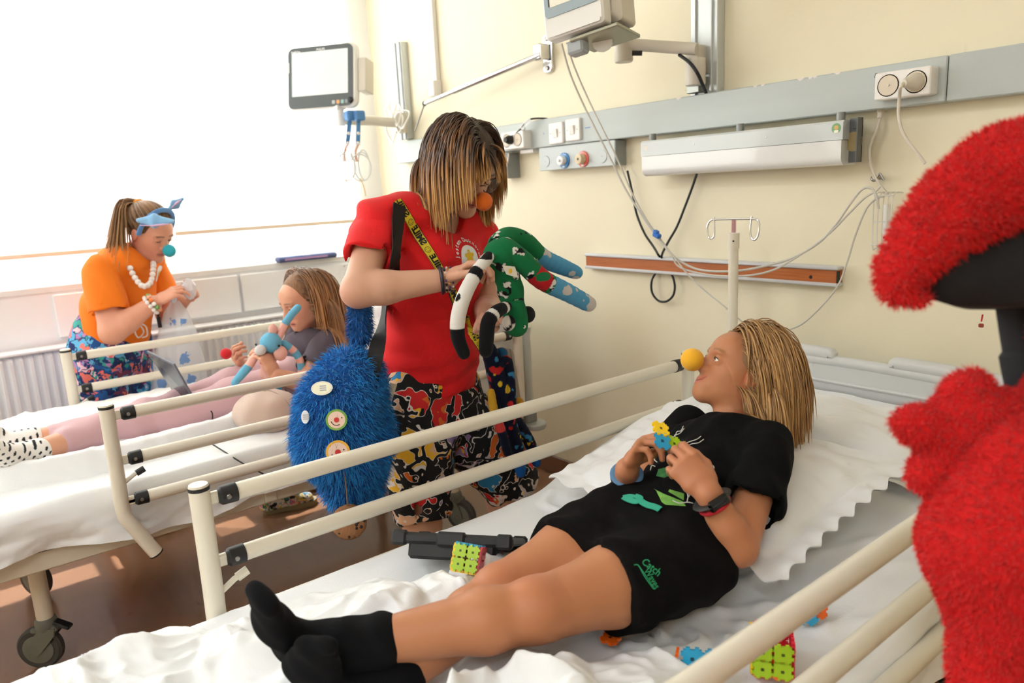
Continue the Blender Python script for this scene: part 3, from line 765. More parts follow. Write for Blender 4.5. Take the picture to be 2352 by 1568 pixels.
# monitor by the window
c, u, v, n, w, h = frame_px(((645,113),(806,98),(832,240),(672,254)), (3.56,3.45,3.45,3.56))
t = thing('patient_monitor', 'patient monitor with a dark grey bezel hanging in front of the window corner', 'monitor', c)
slab(MB(), c, u, v, rrect(w, h, 0.035), -0.035, 0.0, 0.008).build('casing', M_mon, t, angle=0.5)
bz = slab(MB(), c-u*0.004, u, v, rrect(w-0.03, h-0.012, 0.028), 0.0005, 0.003).build('bezel', M_bezel, t, angle=0.5)
slab(MB(), c-u*0.006+v*h*0.06, u, v, rrect(w*0.80, h*0.69, 0.003), 0.003, 0.0042).build('screen', M_screen, t, smooth=False)
slab(MB(), c+u*(w/2+0.02)-v*0.0, u, v, rrect(0.045, h*0.52, 0.006), -0.09, -0.012, 0.004).build('module', M_beige, t, angle=0.5)
tx = MB(); text_on(tx, 'PHILIPS', c+n*0.0036+v*(h/2-0.022)-u*0.0, u, v, 0.014, bold=0.0003); text_on(tx, 'IntelliVue', c+n*0.0036+v*(h/2-0.024)-u*(w*0.36), u, v, 0.013, bold=0.0003)
tx.build('lettering', mat('white_print', (245,245,245), 0.5), t, smooth=False)
slab(MB(), c-u*(w/2-0.012)+v*(h*0.18), u, v, rrect(0.010, 0.05, 0.002), 0.003, 0.0037).build('label_strip', M_plast, t, smooth=False)
for k, (du, cl) in enumerate(((0.18, (190,196,196)), (0.245, (236,170,120)), (0.305, (150,190,190)), (0.36, (150,156,158)))):
    slab(MB(), c+u*(w*du)-v*(h*0.415), u, v, rrect(0.016, 0.017, 0.003), 0.003, 0.005).build('button', mat('btn%d' % k, cl, 0.4), t, smooth=False)
MB().lathe([(0.013, 0), (0.012, 0.012), (0, 0.014)], c+u*(w*0.425)-v*(h*0.40)+n*0.003, n, 24).build('dial', M_black, t)
# arm of that monitor
arm = thing('monitor_arm', 'pale swing arm between the window-side monitor and its narrow rail', 'arm', r0)
a1 = U(782, 275, d=3.52); b1 = U(920, 283, Y=2.02)
MB().tube([a1, (a1*0.5+b1*0.5)+V(0,0,0.004), b1], [0.020, 0.019, 0.021], 12, flat=1.2).build('beam', M_beige, arm)
MB().cyl(a1+V(0,0,-0.03), a1+V(0,0,0.05), 0.02).build('swivel', M_mon, arm)
MB().box(a1+V(-0.03,0,0.055), (0.11, 0.05, 0.02), None, 0.004).build('tilt_plate', M_mon, arm)
MB().cyl(b1+V(0,0.0,-0.05), b1+V(0,0.0,0.05), 0.032).build('rail_clamp', M_beige, arm)
# blue straps with coiled leads on the arm
for k, (px, lab) in enumerate(((803, 'left blue strap with coiled sensor leads hanging from the monitor arm'), (822, 'right blue strap with coiled sensor leads hanging from the monitor arm'))):
    s0 = U(px+2, 266, d=3.48); t = thing('lead_strap', lab, 'strap', s0, 'straps with sensor leads')
    M_bl = mat('blue_strap', (86,140,196), 0.6)
    p1 = U(px-2+k*3, 300, d=3.48); p2 = U(px-5+k*5, 332, d=3.48)
    MB().tube([s0+V(0,0,0.008), p1, p2], 0.011, 8, flat=0.25).build('webbing', M_bl, t)
    MB().box(s0, (0.045, 0.05, 0.045), None, 0.006).build('loop', M_bl, t)
    for q in (0.2, 0.9): MB().sphere(p1+(p2-p1)*q, 0.009, 10).build('snap', M_plast, t)
    MB().tube(cat_rom([p2, U(px-12+k*6, 350, d=3.48), U(px-10+k*8, 370, d=3.48)]), [0.006]+[0.006]*15+[0.009], 8).build('connector', mat('peach_plastic', (222,180,160), 0.5), t)
    for j in range(3):
        cc = U(px-10+k*16+j*4, 385-j*3, d=3.48+0.01*j); th = np.linspace(0, 2*np.pi, 26)
        MB().tube(np.array([cc+V(0,0,1)*(0.062+0.004*j)*np.sin(q)+(nrm(V(.62,.78,0))*(0.05-0.012*j))*np.cos(q) for q in th]), 0.003, 6, cap=False).build('lead_coil', mat('pale_lead', (214,216,214), 0.5), t)
    MB().tube(cat_rom([U(px-8+k*14, 410, d=3.48), U(px+k*14, 430, d=3.48), U(px+8+k*10, 450, d=3.5)]), 0.0022, 6).build('lead_end', mat('yellow_lead', (232,190,120), 0.5), t)
# tangle of white tubing on the narrow rail
t = thing('tubing_coil', 'coil of clear white tubing hooked on the narrow wall rail', 'tubing', r0)
rng = random.Random(8)
for j in range(6):
    cc = U(905+rng.uniform(-22, 45), 285+rng.uniform(-30, 20), Y=1.99-j*0.006); rx, rz = rng.uniform(0.04, 0.075), rng.uniform(0.03, 0.06); th = np.linspace(0, 2*np.pi, 26); tl = rng.uniform(-.4, .4)
    MB().tube(np.array([cc+V(rx*math.cos(q), 0.01*math.sin(2*q), rz*math.sin(q)+tl*rx*math.cos(q)) for q in th]), 0.0042, 6, cap=False).build('tube_loop', M_plast, t)

# upper right monitor and its arm
c, u, v, n, w, h = frame_px(((1218,-150),(1365,-200),(1388,38),(1266,98)), (2.16,2.04,2.04,2.16))
t = thing('patient_monitor', 'white patient monitor cut off by the top of the photo, on the wide rail', 'monitor', c)
slab(MB(), c, u, v, rrect(w, h, 0.012), -0.05, 0.0, 0.006).build('casing', M_mon, t, angle=0.5)
slab(MB(), c+v*0.022, u, v, rrect(w-0.018, h-0.075, 0.012), 0.0005, 0.004).build('bezel', mat('blue_grey_bezel', (160,176,184), 0.35), t, angle=0.5)
slab(MB(), c+v*0.024, u, v, rrect(w-0.055, h-0.125, 0.006), 0.004, 0.0052).build('screen', mat('warm_screen', (222,218,200), 0.1, spec=0.6, emit=((235,230,212), 0.3)), t, smooth=False)
slab(MB(), c+v*0.024-u*(w/2-0.0265), u, v, rrect(0.004, h-0.13, 0.001), 0.0045, 0.0065).build('screen_gap', M_black, t, smooth=False)
slab(MB(), c+u*0.03-v*0.0, u, v, rrect(w*0.93, h*0.9, 0.012), -0.17, -0.05, 0.02).build('rear_shell', M_beige, t, angle=0.6)
slab(MB(), c-v*(h/2-0.01)+u*0.01, u, v, rrect(w*0.8, 0.012, 0.004), 0.0, 0.003).build('bottom_lip', M_mon, t, smooth=False)
c2 = c; u2, v2, n2, h2, w2 = u, v, n, h, w
bb0 = c2-v2*(h2/2)
MB().box(bb0+u2*0.05-n2*0.09-v2*0.012, (0.16, 0.14, 0.012), [u2, n2, v2], 0.003).build('mount_plate', mat('mount_metal', (170,168,150), 0.4, metal=0.6), t)
MB().box(bb0-u2*0.02-n2*0.05-v2*0.03, (0.055, 0.045, 0.04), [u2, n2, v2], 0.006).build('sensor_module', mat('module_grey', (172,178,182), 0.4), t)
arm = thing('monitor_arm', 'beige swing arm under the upper right monitor, fixed to the wide rail', 'arm', (r1x, 2.0, 1.65))
el = U(1432, 110, Y=1.90); er = U(1600, 122, Y=1.99)
prm = MB(); prm.tube([el+V(0,0,0.012), er+V(0,0,0.012)], 0.021, 12, flat=0.9); prm.build('beam', M_beige, arm)
MB().lathe([(0.028, -0.045), (0.031, -0.04), (0.031, 0.03), (0.028, 0.036), (0, 0.037)], el, (0,0,1), 28).build('elbow_joint', M_beige, arm, angle=0.6)
kk = U(1410, 92, Y=1.86); MB().tube([el+V(0,0,0.04), kk+V(0,0,0.012), bb0+u2*0.04-n2*0.09-v2*0.02], [0.02, 0.02, 0.03], 12).build('tilt_head', M_mon, arm)
MB().lathe([(0.030, -0.05), (0.032, -0.046), (0.032, 0.03), (0.0, 0.031)], U(1597, 158, Y=2.0), (0,0,1), 28).build('rail_joint', M_beige, arm, angle=0.6)
MB().bb((r1x-r1w*0.42, 2.02, 1.63), (r1x+r1w*0.12, 2.07, 1.72), 0.006).build('rail_carriage', M_beige, arm)
MB().bb((r1x-r1w*0.42, 2.03, 1.575), (r1x+r1w*0.05, 2.066, 1.625), 0.002).build('clamp_block', mat('clamp_metal', (150,152,146), 0.35, metal=0.8), arm)
MB().tube(cat_rom([U(1560,126,Y=1.97), U(1585,145,Y=1.955), U(1603,170,Y=1.96), U(1614,195,Y=2.0), U(1622,214,Y=2.05)]), 0.0055, 8).build('black_lead', M_black, arm)
MB().tube([U(1452,122,Y=1.88), U(1475,122,Y=1.9)], 0.008, 8).build('black_sleeve', M_black, arm)

# wood-faced equipment rail on the wall
wx0, wx1 = U(1345, 600, Y=2.07)[0], U(1926, 630, Y=2.07)[0]
wz = (U(1345, 582, Y=2.07)[2]+U(1345, 615, Y=2.07)[2])/2; wh = U(1345, 582, Y=2.07)[2]-U(1345, 615, Y=2.07)[2]
t = thing('wall_rail', 'horizontal wall rail with a reddish wood insert between metal edges', 'rail', ((wx0+wx1)/2, 2.08, wz))
def wood():
    m = mat('red_wood', (176,96,48), 0.4); nt = m.node_tree; N = nt.nodes; L = nt.links
    tc = N.new('ShaderNodeTexCoord'); mp = N.new('ShaderNodeMapping'); mp.inputs['Scale'].default_value = (2.5, 10, 70); no = N.new('ShaderNodeTexNoise'); no.inputs['Scale'].default_value = 3; no.inputs['Detail'].default_value = 7
    cr = N.new('ShaderNodeMix'); cr.data_type = 'RGBA'; cr.inputs['A'].default_value = (*lin((150,74,34)), 1); cr.inputs['B'].default_value = (*lin((206,124,66)), 1)
    L.new(tc.outputs['Object'], mp.inputs['Vector']); L.new(mp.outputs[0], no.inputs['Vector']); L.new(no.outputs['Fac'], cr.inputs['Factor']); L.new(cr.outputs['Result'], N['Principled BSDF'].inputs['Base Color']); return m
MB().bb((wx0+0.003, 2.070, wz-wh*0.36), (wx1-0.004, WALLY, wz+wh*0.36)).build('wood_insert', wood(), t, smooth=False)
M_edge = mat('rail_edge_metal', (214,216,220), 0.35, metal=0.3)
MB().bb((wx0, 2.062, wz+wh*0.33), (wx1, WALLY, wz+wh*0.52), 0.003).build('metal_edge', M_edge, t)
MB().bb((wx0, 2.062, wz-wh*0.52), (wx1, WALLY, wz-wh*0.33), 0.003).build('metal_edge', M_edge, t)
c = U(1862, 636, Y=2.0699); MB().lathe([(0.0055, 0), (0, .0003)], (c[0], 2.0698, c[2]), (0,-1,0), 14).build('hole', M_black, t)
MB().bb((wx1-0.004, 2.066, wz-0.018), (wx1-0.001, 2.08, wz+0.016)).build('end_slot', M_black, t, smooth=False)

# cables on the wall
def wall_cable(name, lab, pts, r, m, Y=2.075, cat='cable', group=None):
    P = [U(p[0], p[1], Y=(p[2] if len(p) > 2 else Y)) for p in pts]
    o = MB().tube(cat_rom(P, 10), r, 8).build(name, m); tag(o, lab, cat, group); return o
wall_cable('black_cable', 'black cable hanging in a loop behind the wood-faced rail', ((1441,392),(1452,440),(1462,490),(1480,535),(1500,565),(1512,585,2.055),(1518,595,2.085),(1508,622,2.085),(1497,645),(1498,672),(1512,690),(1530,692),(1545,680),(1550,660),(1546,638),(1535,618,2.085),(1524,598,2.085),(1520,586,2.055),(1535,555),(1555,520),(1575,470),(1590,430),(1604,388)), 0.0042, M_black)
wall_cable('sensor_lead', 'grey lead from the upper right monitor swooping to the cable hook, upper one', ((1290,100,1.80),(1310,170,1.85),(1340,240,1.90),(1372,305,1.92),(1405,370,1.94),(1440,440,1.96),(1475,495,1.97),(1505,538,1.98),(1530,570,1.985),(1560,598,1.985),(1610,620,1.985),(1690,622,1.985),(1760,610,1.985),(1820,592,1.985),(1880,558,1.985),(1920,515,1.985),(1955,465,1.985),(1980,435,1.985),(2000,432,1.985),(2012,448,1.985),(2018,480,1.99)), 0.0036, M_cable, group='sensor leads')
wall_cable('sensor_lead', 'grey lead swooping from the blue clip to the cable hook, lower one', ((1302,98,1.80),(1318,150,1.85),(1350,225,1.90),(1386,300,1.92),(1420,370,1.94),(1450,440,1.96),(1482,500,1.97),(1510,540,1.98),(1540,580,1.985),(1560,612,1.985),(1620,630,1.985),(1700,634,1.985),(1770,622,1.985),(1830,590,1.985),(1900,540,1.985),(1950,490,1.985),(1985,455,1.985),(2010,440,1.985),(2022,428,1.99)), 0.0032, M_cable, group='sensor leads')
wall_cable('sensor_lead', 'thin grey lead dropping from the blue clip behind the child\'s head', ((1512,548,1.975),(1545,585,1.975),(1580,630,1.98),(1620,668,1.985),(1660,700,1.985),(1700,735,1.985),(1740,755,2.0),(1790,760,2.01),(1840,745,2.02),(1890,700,2.02),(1925,655,2.02),(1945,605,2.02),(1965,540,2.02),(1990,480,2.02),(2015,455,2.02),(2030,452,2.02)), 0.0026, M_cable, group='sensor leads')
c = U(1509, 540, Y=1.97); t = thing('cable_clip', 'bright blue plastic clip holding the grey leads together', 'clip', c)
MB().box(c, (0.030, 0.02, 0.016), [nrm((0.8,0,-0.35)), (0,1,0), nrm((0.35,0,0.8))], 0.004).build('body', mat('clip_blue', (30,110,205), 0.35), t)
MB().box(c+V(-0.003,0,0.012), (0.018, 0.018, 0.010), [nrm((0.8,0,-0.35)), (0,1,0), nrm((0.35,0,0.8))], 0.003).build('latch', mat('clip_blue', (30,110,205), 0.35), t)
g = U(2022, 262, Y=2.07); t = thing('power_lead', 'light grey lead leaving a gland under the duct beside the bed light', 'cable', g)
MB().lathe([(0.010, 0.0), (0.010, -0.006), (0.0075, -0.0065), (0.0075, -0.02), (0.004, -0.022), (0, -0.0221)], (g[0], 2.07, dz0), (0,0,1), 8).build('gland', M_plast2, t)
MB().tube(cat_rom([(g[0], 2.07, dz0-0.02)]+[U(x, y, Y=2.06) for x, y in ((2012,300),(1998,335),(1998,368),(2008,400),(2022,425),(2040,448))]), 0.0042, 8).build('cord', M_plast2, t)
# hook, wire basket with handset
hk = U(2012, 408, Y=2.07); t = thing('wall_hook', 'small grey double hook screwed to the wall above the wire basket', 'hook', hk)
MB().tube(cat_rom([U(x, y, Y=2.06) for x, y in ((2000,406),(2003,413),(2011,414),(2017,404),(2021,399),(2025,405),(2030,414))]), 0.003, 8).build('wire', M_screw, t)
MB().lathe([(0.006, 0), (0.005, 0.03), (0, 0.031)], (hk[0], WALLY, hk[2]), (0,-1,0), 12).build('screw', M_screw, t)
bx = U(2020, 500, Y=2.04); t = thing('wire_basket', 'narrow white wire basket on the wall holding a call handset', 'basket', bx)
bx0, bx1 = U(2003, 500, Y=2.02)[0], U(2045, 500, Y=2.02)[0]; zb0, zb1 = U(2015, 572, Y=2.03)[2], U(2015, 445, Y=2.03)[2]
M_wire = mat('white_wire', (224,222,214), 0.4)
for x in np.linspace(bx0, bx1, 5):
    MB().tube(cat_rom([(x, 2.085, zb1), (x, 2.03, zb1-0.01), (x, 2.03, zb0+0.01), (x, 2.05, zb0), (x, 2.085, zb0+0.005)]), 0.0017, 6).build('wire', M_wire, t)
for z in (zb1-0.005, (zb0+zb1)/2, zb0+0.012): MB().tube([(bx0-0.003, 2.029, z), (bx1+0.003, 2.029, z)], 0.0017, 6).build('wire', M_wire, t)
hs = thing('call_handset', 'white call handset with a red band standing in the wire basket', 'handset', (bx0+0.03, 2.055, zb0+0.02))
MB().tube([(bx0+0.03, 2.057, zb0+0.022), (bx0+0.026, 2.057, zb0+0.05), (bx0+0.022, 2.057, zb1-0.03)], [0.012, 0.013, 0.008], 12).build('body', M_plast, hs)
MB().tube([(bx0+0.0295, 2.057, zb0+0.028), (bx0+0.0287, 2.057, zb0+0.034)], 0.0133, 12).build('red_band', mat('band_red', (190,40,44), 0.5), hs)
# small red tag on wall
q = U(2254, 742, Y=2.06); t = thing('red_pull_tag', 'small red cord end hanging on the wall behind the red plush puppet', 'tag', q)
MB().tube([U(2257,722,Y=2.06), U(2254,738,Y=2.06)], 0.002, 6).build('cord', mat('band_red', (190,40,44), 0.5), t)
MB().box(q+V(0,0,-0.006), (0.012, 0.006, 0.01), None, 0.002).build('end_piece', mat('tag_red', (150,60,46), 0.5), t)
# ================================================================ beds
M_tube = mat('cream_tube_enamel', (226,218,200), 0.28, spec=0.5)
M_bedgrey = mat('headboard_plastic', (206,206,204), 0.35, bump=(400,0.05))
M_cast = mat('caster_grey', (112,114,104), 0.5)
M_sheet = mat('white_cotton', (236,236,236), 0.85, sheen=0.1, bump=(260,0.06))
M_sheet2 = mat('white_cotton_warm', (236,236,236), 0.85, sheen=0.1, bump=(260,0.06))
M_base = mat('bed_base_dark', (90,90,92), 0.6)
RZ = (0.772, 0.648, 0.533)
def side_rail(bed, x, y0, y1, out, hook=True):
    RZ = (0.772, 0.648, 0.533) if x != -1.345 else (0.772, 0.648, 0.505)
    """folding side rail of three tubes; out = side facing away from the mattress (+1/-1)"""
    fr = MB(); paths = []
    for yy, sg in ((y0, 1), (y1, -1)):
        path = cat_rom([(x, yy, 0.796), (x, yy, 0.62), (x, yy, 0.51), (x+out*0.004, yy+sg*0.012, 0.47), (x+out*0.008, yy+sg*0.06, 0.37)], 5)
        fr.tube(path, 0.0185, 16); paths.append(path)
    fr.bb((x-0.006, y0, 0.526), (x+0.006, y1, 0.538), 0.002)
    t = fr.build('side_rail', M_tube, bed)
    for (yy, sg), path in zip(((y0, 1), (y1, -1)), paths):
        p = t
        MB().lathe([(0.0188, 0), (0.0192, 0.006), (0.0188, 0.007)], (x, yy, 0.794), (0,0,1), 20).build('cap_ring', M_black, p)
        MB().lathe([(0.0178, 0), (0.0165, 0.004), (0.0, 0.005)], (x, yy, 0.801), (0,0,1), 20).build('end_cap', M_tube, p)
        MB().lathe([(0.0188, 0), (0.0188, 0.004), (0, 0.0045)], path[-1], path[-1]-path[-2], 16).build('foot_cap', M_black, p)
    for z in RZ:
        MB().tube([(x, y0+0.058, z), (x, (y0+y1)/2, z), (x, y1-0.058, z)], 0.0165, 16).build('tube', M_tube, t)
        for yy, sg in ((y0, 1), (y1, -1)):
            MB().bb((x-0.006, yy+sg*0.012, z-0.012), (x+0.006, yy+sg*0.04, z+0.012), 0.003).build('hinge_tab', M_tube, t)
            MB().tube([(x, yy+sg*0.030, z), (x, yy+sg*0.036, z), (x, yy+sg*0.064, z)], [0.012, 0.0178, 0.0185], 16).build('hinge_cover', M_black, t)
            MB().lathe([(0.005, 0), (0.004, 0.002), (0, 0.0022)], (x+out*0.0175, yy+sg*0.046, z), (out,0,0), 12).build('rivet', M_screw, t)
    if hook:
        MB().tube([(x, y0+0.012, 0.585), (x, y0+0.04, 0.602), (x, y0+0.055, 0.606)], 0.006, 8).build('catch_lever', M_tube, t)
        MB().tube([(x, y0+0.045, 0.603), (x, y0+0.066, 0.611)], 0.009, 10).build('lever_grip', M_black if out > 0 and x < -2 else M_tube, t)
    return t
def caster(bed, x, y, ztop, turn=0.0):
    """leg column with fork and rubber wheel"""
    t = MB().cyl((x, y, 0.14), (x, y, ztop), 0.022, 20).build('leg', M_tube, bed)
    MB().lathe([(0.026, 0.0), (0.030, 0.012), (0.028, 0.03), (0.023, 0.036)], (x, y, 0.122), (0,0,1), 24).build('collar', M_cast, t)
    ca, sa = math.cos(turn), math.sin(turn); d = V(ca, sa, 0); s = V(-sa, ca, 0); ax = V(x, y, 0.064)+d*0.028
    MB().lathe([(0.030, -0.014), (0.058, -0.014), (0.064, -0.008), (0.064, 0.008), (0.058, 0.014), (0.030, 0.014)], ax, s, 36).build('wheel', mat('wheel_rubber', (66,66,64), 0.55), t, angle=0.4)
    MB().lathe([(0.044, -0.0155), (0.040, -0.017), (0, -0.017)], ax, s, 28).build('wheel_disc', M_cast, t)
    MB().lathe([(0.044, 0.0155), (0.040, 0.017), (0, 0.017)], ax, s, 28).build('wheel_disc', M_cast, t)
    for q in (-1, 1):
        poly = [(-0.034, 0.068), (-0.030, 0.045), (0.014, -0.004), (0.030, -0.014), (0.044, -0.006), (0.044, 0.012), (0.026, 0.05), (0.010, 0.068)]
        MB().prism(poly, V(x, y, 0.064)+s*(q*0.022-0.003), d, V(0,0,1), -0.006).build('fork', M_cast, t)
    MB().box((x, y, 0.126), (0.075, 0.048, 0.018), [d, s, (0,0,1)], 0.006).build('fork_bridge', M_cast, t)
    MB().box(V(x, y, 0.132)-d*0.045, (0.05, 0.03, 0.010), [nrm(d+V(0,0,0.5)), s, nrm(V(0,0,1)-d*0.5)], 0.004).build('brake_pedal', M_black, t)
    MB().lathe([(0.007, 0), (0.005, 0.004), (0, 0.0045)], ax-s*0.0252, -s, 12).build('axle_bolt', M_screw, t)
    return t
def headboard(bed, cx, y, z1, hw):
    # panel with recess, slanted sides; grips at both ends
    P = [(-hw*0.62, -0.34), (hw*0.62, -0.34), (hw*0.60, -0.19), (hw*0.86, -0.055), (hw*0.86, -0.02), (-hw*0.86, -0.02), (-hw*0.86, -0.055), (-hw*0.60, -0.19)]
    c = V(cx, y, z1)
    t = slab(MB(), c, V(1,0,0), V(0,0,1), P, -0.015, 0.012, 0.004).build('headboard', M_bedgrey, bed, angle=0.5)
    rec = [(-hw*0.42, -0.175), (hw*0.50, -0.175), (hw*0.60, -0.075), (-hw*0.60, -0.075)]
    edge = []
    for i in range(4):
        a, b = np.array(rec[i]), np.array(rec[(i+1) % 4]); edge += [a+(b-a)*0.10, a+(b-a)*0.5, a+(b-a)*0.90]
    e3 = cat_rom(np.array([c+V(q[0], -0.0125, q[1]) for q in edge]), 5, True)
    MB().tube(e3, 0.006, 8, cap=False).build('recess_moulding', M_bedgrey, t)
    top = [(-hw*0.86, -0.012), (-hw*0.3, -0.006), (0, -0.004), (hw*0.3, -0.006), (hw*0.86, -0.012)]
    MB().tube(cat_rom([c+V(a, -0.002, b-0.012) for a, b in top]), 0.016, 12).build('top_roll', M_bedgrey, t)
    for s in (-1, 1):
        pts = [c+V(s*0.09, 0, -0.004), c+V(s*0.105, 0, 0.002), c+V(s*hw*0.55, 0, 0.0), c+V(s*hw*0.97, 0, -0.012), c+V(s*hw, 0, -0.035), c+V(s*hw, 0, -0.40)]
        MB().tube(cat_rom(pts, 6), [0.010]+[0.019]*30, 12).build('grip_bar', M_bedgrey, t)
    return t
for xa, xb, y0, y1, lab, hb, legs, rails in ((-1.30, -0.49, -0.12, 1.93, 'cream steel hospital bed that the child in black lies on', (-0.953, 1.955, 0.795, 0.43), ((-1.22,0.10,.4),(-0.57,0.10,.4),(-1.22,1.70,.4),(-0.57,1.70,.4)), ((-0.44,0.30,1.70),(-1.345,0.312,1.70))),
        (-3.02, -2.17, -0.30, 1.72, 'cream steel hospital bed by the window with the girl in it', (-2.60, 1.74, 0.775, 0.45), ((-2.37,0.09,-2.2),(-2.90,0.09,.6),(-2.28,1.45,.4),(-2.92,1.45,.4)), ((-2.10,0.293,1.66),(-3.09,0.332,1.66)))):
    bed = thing('hospital_bed', lab, 'bed', ((xa+xb)/2, (y0+y1)/2, 0.0), 'hospital beds')
    for x in (xa+0.03, xb-0.03): MB().bb((x-0.02, y0, 0.375), (x+0.02, y1, 0.435), 0.004).build('side_beam', M_tube, bed)
    for y in (y0+0.03, (y0+y1)/2, y1-0.03): MB().bb((xa, y-0.02, 0.38), (xb, y+0.02, 0.43), 0.004).build('cross_beam', M_tube, bed)
    MB().bb((xa, y0, 0.432), (xb, y1, 0.445), 0.002).build('lying_deck', M_base, bed)
    headboard(bed, *hb)
    for l in legs: caster(bed, l[0], l[1], 0.40, l[2])
    for r in rails: side_rail(bed, r[0], r[1], r[2], 1)
# round wall bumper at the head corner of the far bed
bp = MB().lathe([(0.0, 0), (0.044, 0.0), (0.048, 0.006), (0.048, 0.018), (0.044, 0.022), (0, 0.0225)], (-2.115, 1.735, 0.385), (0,0,1), 32).build('corner_bumper', mat('bumper_grey', (180,182,178), 0.5), bed)
MB().bb((-2.155, 1.70, 0.405), (-2.115, 1.755, 0.47), 0.005).build('bracket', mat('bracket_grey', (150,152,150), 0.5), bp)

# --- bedding
def zA(x, y):
    """top of the near mattress: flat, then rising with the raised backrest"""
    y = np.asarray(y, float)
    return 0.558 + 0.235*np.minimum(np.maximum(y-1.02, 0), 0.46+0.25*np.maximum(y-1.48, 0))*sstep(1.0, 1.2, y)
CREASE_A = []
for (a, b, w, h) in (((1560,1455),(1480,1568),0.012,0.012), ((1590,1440),(1600,1568),0.010,0.010), ((1530,1440),(1420,1540),0.014,0.010), ((1640,1420),(1900,1450),0.010,0.007), ((1620,1400),(1950,1370),0.012,0.008),
        ((1700,1340),(2060,1300),0.012,0.008), ((1650,1450),(1760,1568),0.012,0.008), ((1500,1460),(1380,1500),0.012,0.008), ((1380,1100),(1330,1190),0.014,0.008), ((1250,1130),(1300,1200),0.012,0.007), ((1900,1240),(2120,1195),0.012,0.010), ((1950,1150),(2100,1140),0.012,0.008),
        ((1880,1440),(2140,1440),0.012,0.007), ((1800,1390),(2150,1345),0.011,0.006)):
    CREASE_A.append((U(*a, Z=0.565)[:2], U(*b, Z=0.565)[:2], w, h))
def creases(x, y, L):
    z = np.zeros_like(x)
    for a, b, w, h in L:
        d = b-a; l2 = d@d; t = np.clip(((x-a[0])*d[0]+(y-a[1])*d[1])/l2, 0, 1)
        dx = x-a[0]-t*d[0]; dy = y-a[1]-t*d[1]; wob = 0.012*np.sin(9*t+a[0]*40)
        dist = np.hypot(dx+wob*0.6, dy+wob); z = z+1.7*h*np.exp(-(dist/w)**2)*(1-0.55*t)*np.minimum(1, t*8+0.3)
    return z
def hfield(name, m, parent, xs, ys, zf, label=None, cat=None):
    Xg, Yg = np.meshgrid(xs, ys, indexing='ij'); Z = zf(Xg, Yg)
    return MB().grid(np.stack([Xg, Yg, Z], -1)).build(name, m, parent, angle=None)
def draped(xa, xb, y0, y1, ztop, zhem, wr, nx=150, ny=330, hemwave=0.012, rad=0.022, seed=1):
    """a sheet over a mattress from xa (far side) to xb (near side) with hanging sides"""
    L = xb-xa; drop = 0.14; s = np.linspace(-drop, L+drop, nx); ys = np.linspace(y0, y1, ny)
    S, Y = np.meshgrid(s, ys, indexing='ij')
    x = np.where(S < 0, xa, np.where(S > L, xb, xa+S)); over = np.where(S < 0, -S, np.where(S > L, S-L, 0))/drop
    side = np.where(S < 0, -1.0, np.where(S > L, 1.0, 0))
    edge = np.minimum(S, L-S); rnd = np.where((edge < rad) & (edge >= 0), rad-np.sqrt(np.maximum(rad**2-(rad-np.clip(edge, 0, rad))**2, 0)), 0)
    zt = ztop(x, Y)+wr(x, Y); hem = zhem+hemwave*np.sin(Y*9+seed)+hemwave*0.8*(fbm(Y*4, Y*0+seed, oct=3)-0.5)
    zs = (ztop(x, Y)-rad)*(1-over)+hem*over
    z = np.where(over > 0, zs, zt-rnd)
    fold = (fbm(Y*7+over*0.7, over*1.2+seed, oct=4, seed=seed)-0.5)*0.05+0.016*np.sin(Y*23+4*fbm(Y*3, over*2, seed=seed+3))
    x = x+side*(0.004+np.maximum(over, 0)*(0.012+fold))
    return np.stack([x, Y, z], -1)
def wrA(x, y):
    w = 0.014*(ridged(x*5.0+0.5*fbm(x*4, y*4), y*2.2, 3, 3)-0.35)+0.004*(fbm(x*18, y*12, oct=3, seed=8)-0.5)
    return w + creases(x, y, CREASE_A)
matA = thing('mattress', 'mattress with a white wrinkled sheet under the child in black', 'mattress', (-0.89, 0.9, 0.445))
PA = draped(-1.332, -0.455, -0.25, 1.93, zA, 0.425, wrA, seed=2); MB().grid(PA).build('sheet', M_sheet, matA, angle=None)
m_ = MB(); m_.bb((-1.30, -0.2, 0.447), (-0.48, 1.0, 0.54), 0.02); m_.build('core', M_sheet, matA)
def zB(x, y): return 0.566 + np.maximum(np.asarray(y, float)-1.05, 0)*0.62*sstep(1.02, 1.25, y)
def wrB(x, y): return 0.014*(ridged(x*4+0.4*fbm(x*4, y*4, seed=5), y*3.0, 3, 11)-0.35)+0.005*(fbm(x*15, y*12, oct=3, seed=9)-0.5)
matB = thing('mattress', 'mattress with a white sheet under the girl with the laptop', 'mattress', (-2.6, 0.7, 0.445))
MB().grid(draped(-3.04, -2.145, -0.55, 1.70, zB, 0.425, wrB, seed=7, hemwave=0.016)).build('sheet', M_sheet, matB, angle=None)
MB().bb((-3.0, -0.5, 0.447), (-2.18, 1.0, 0.54), 0.02).build('core', M_sheet, matB)
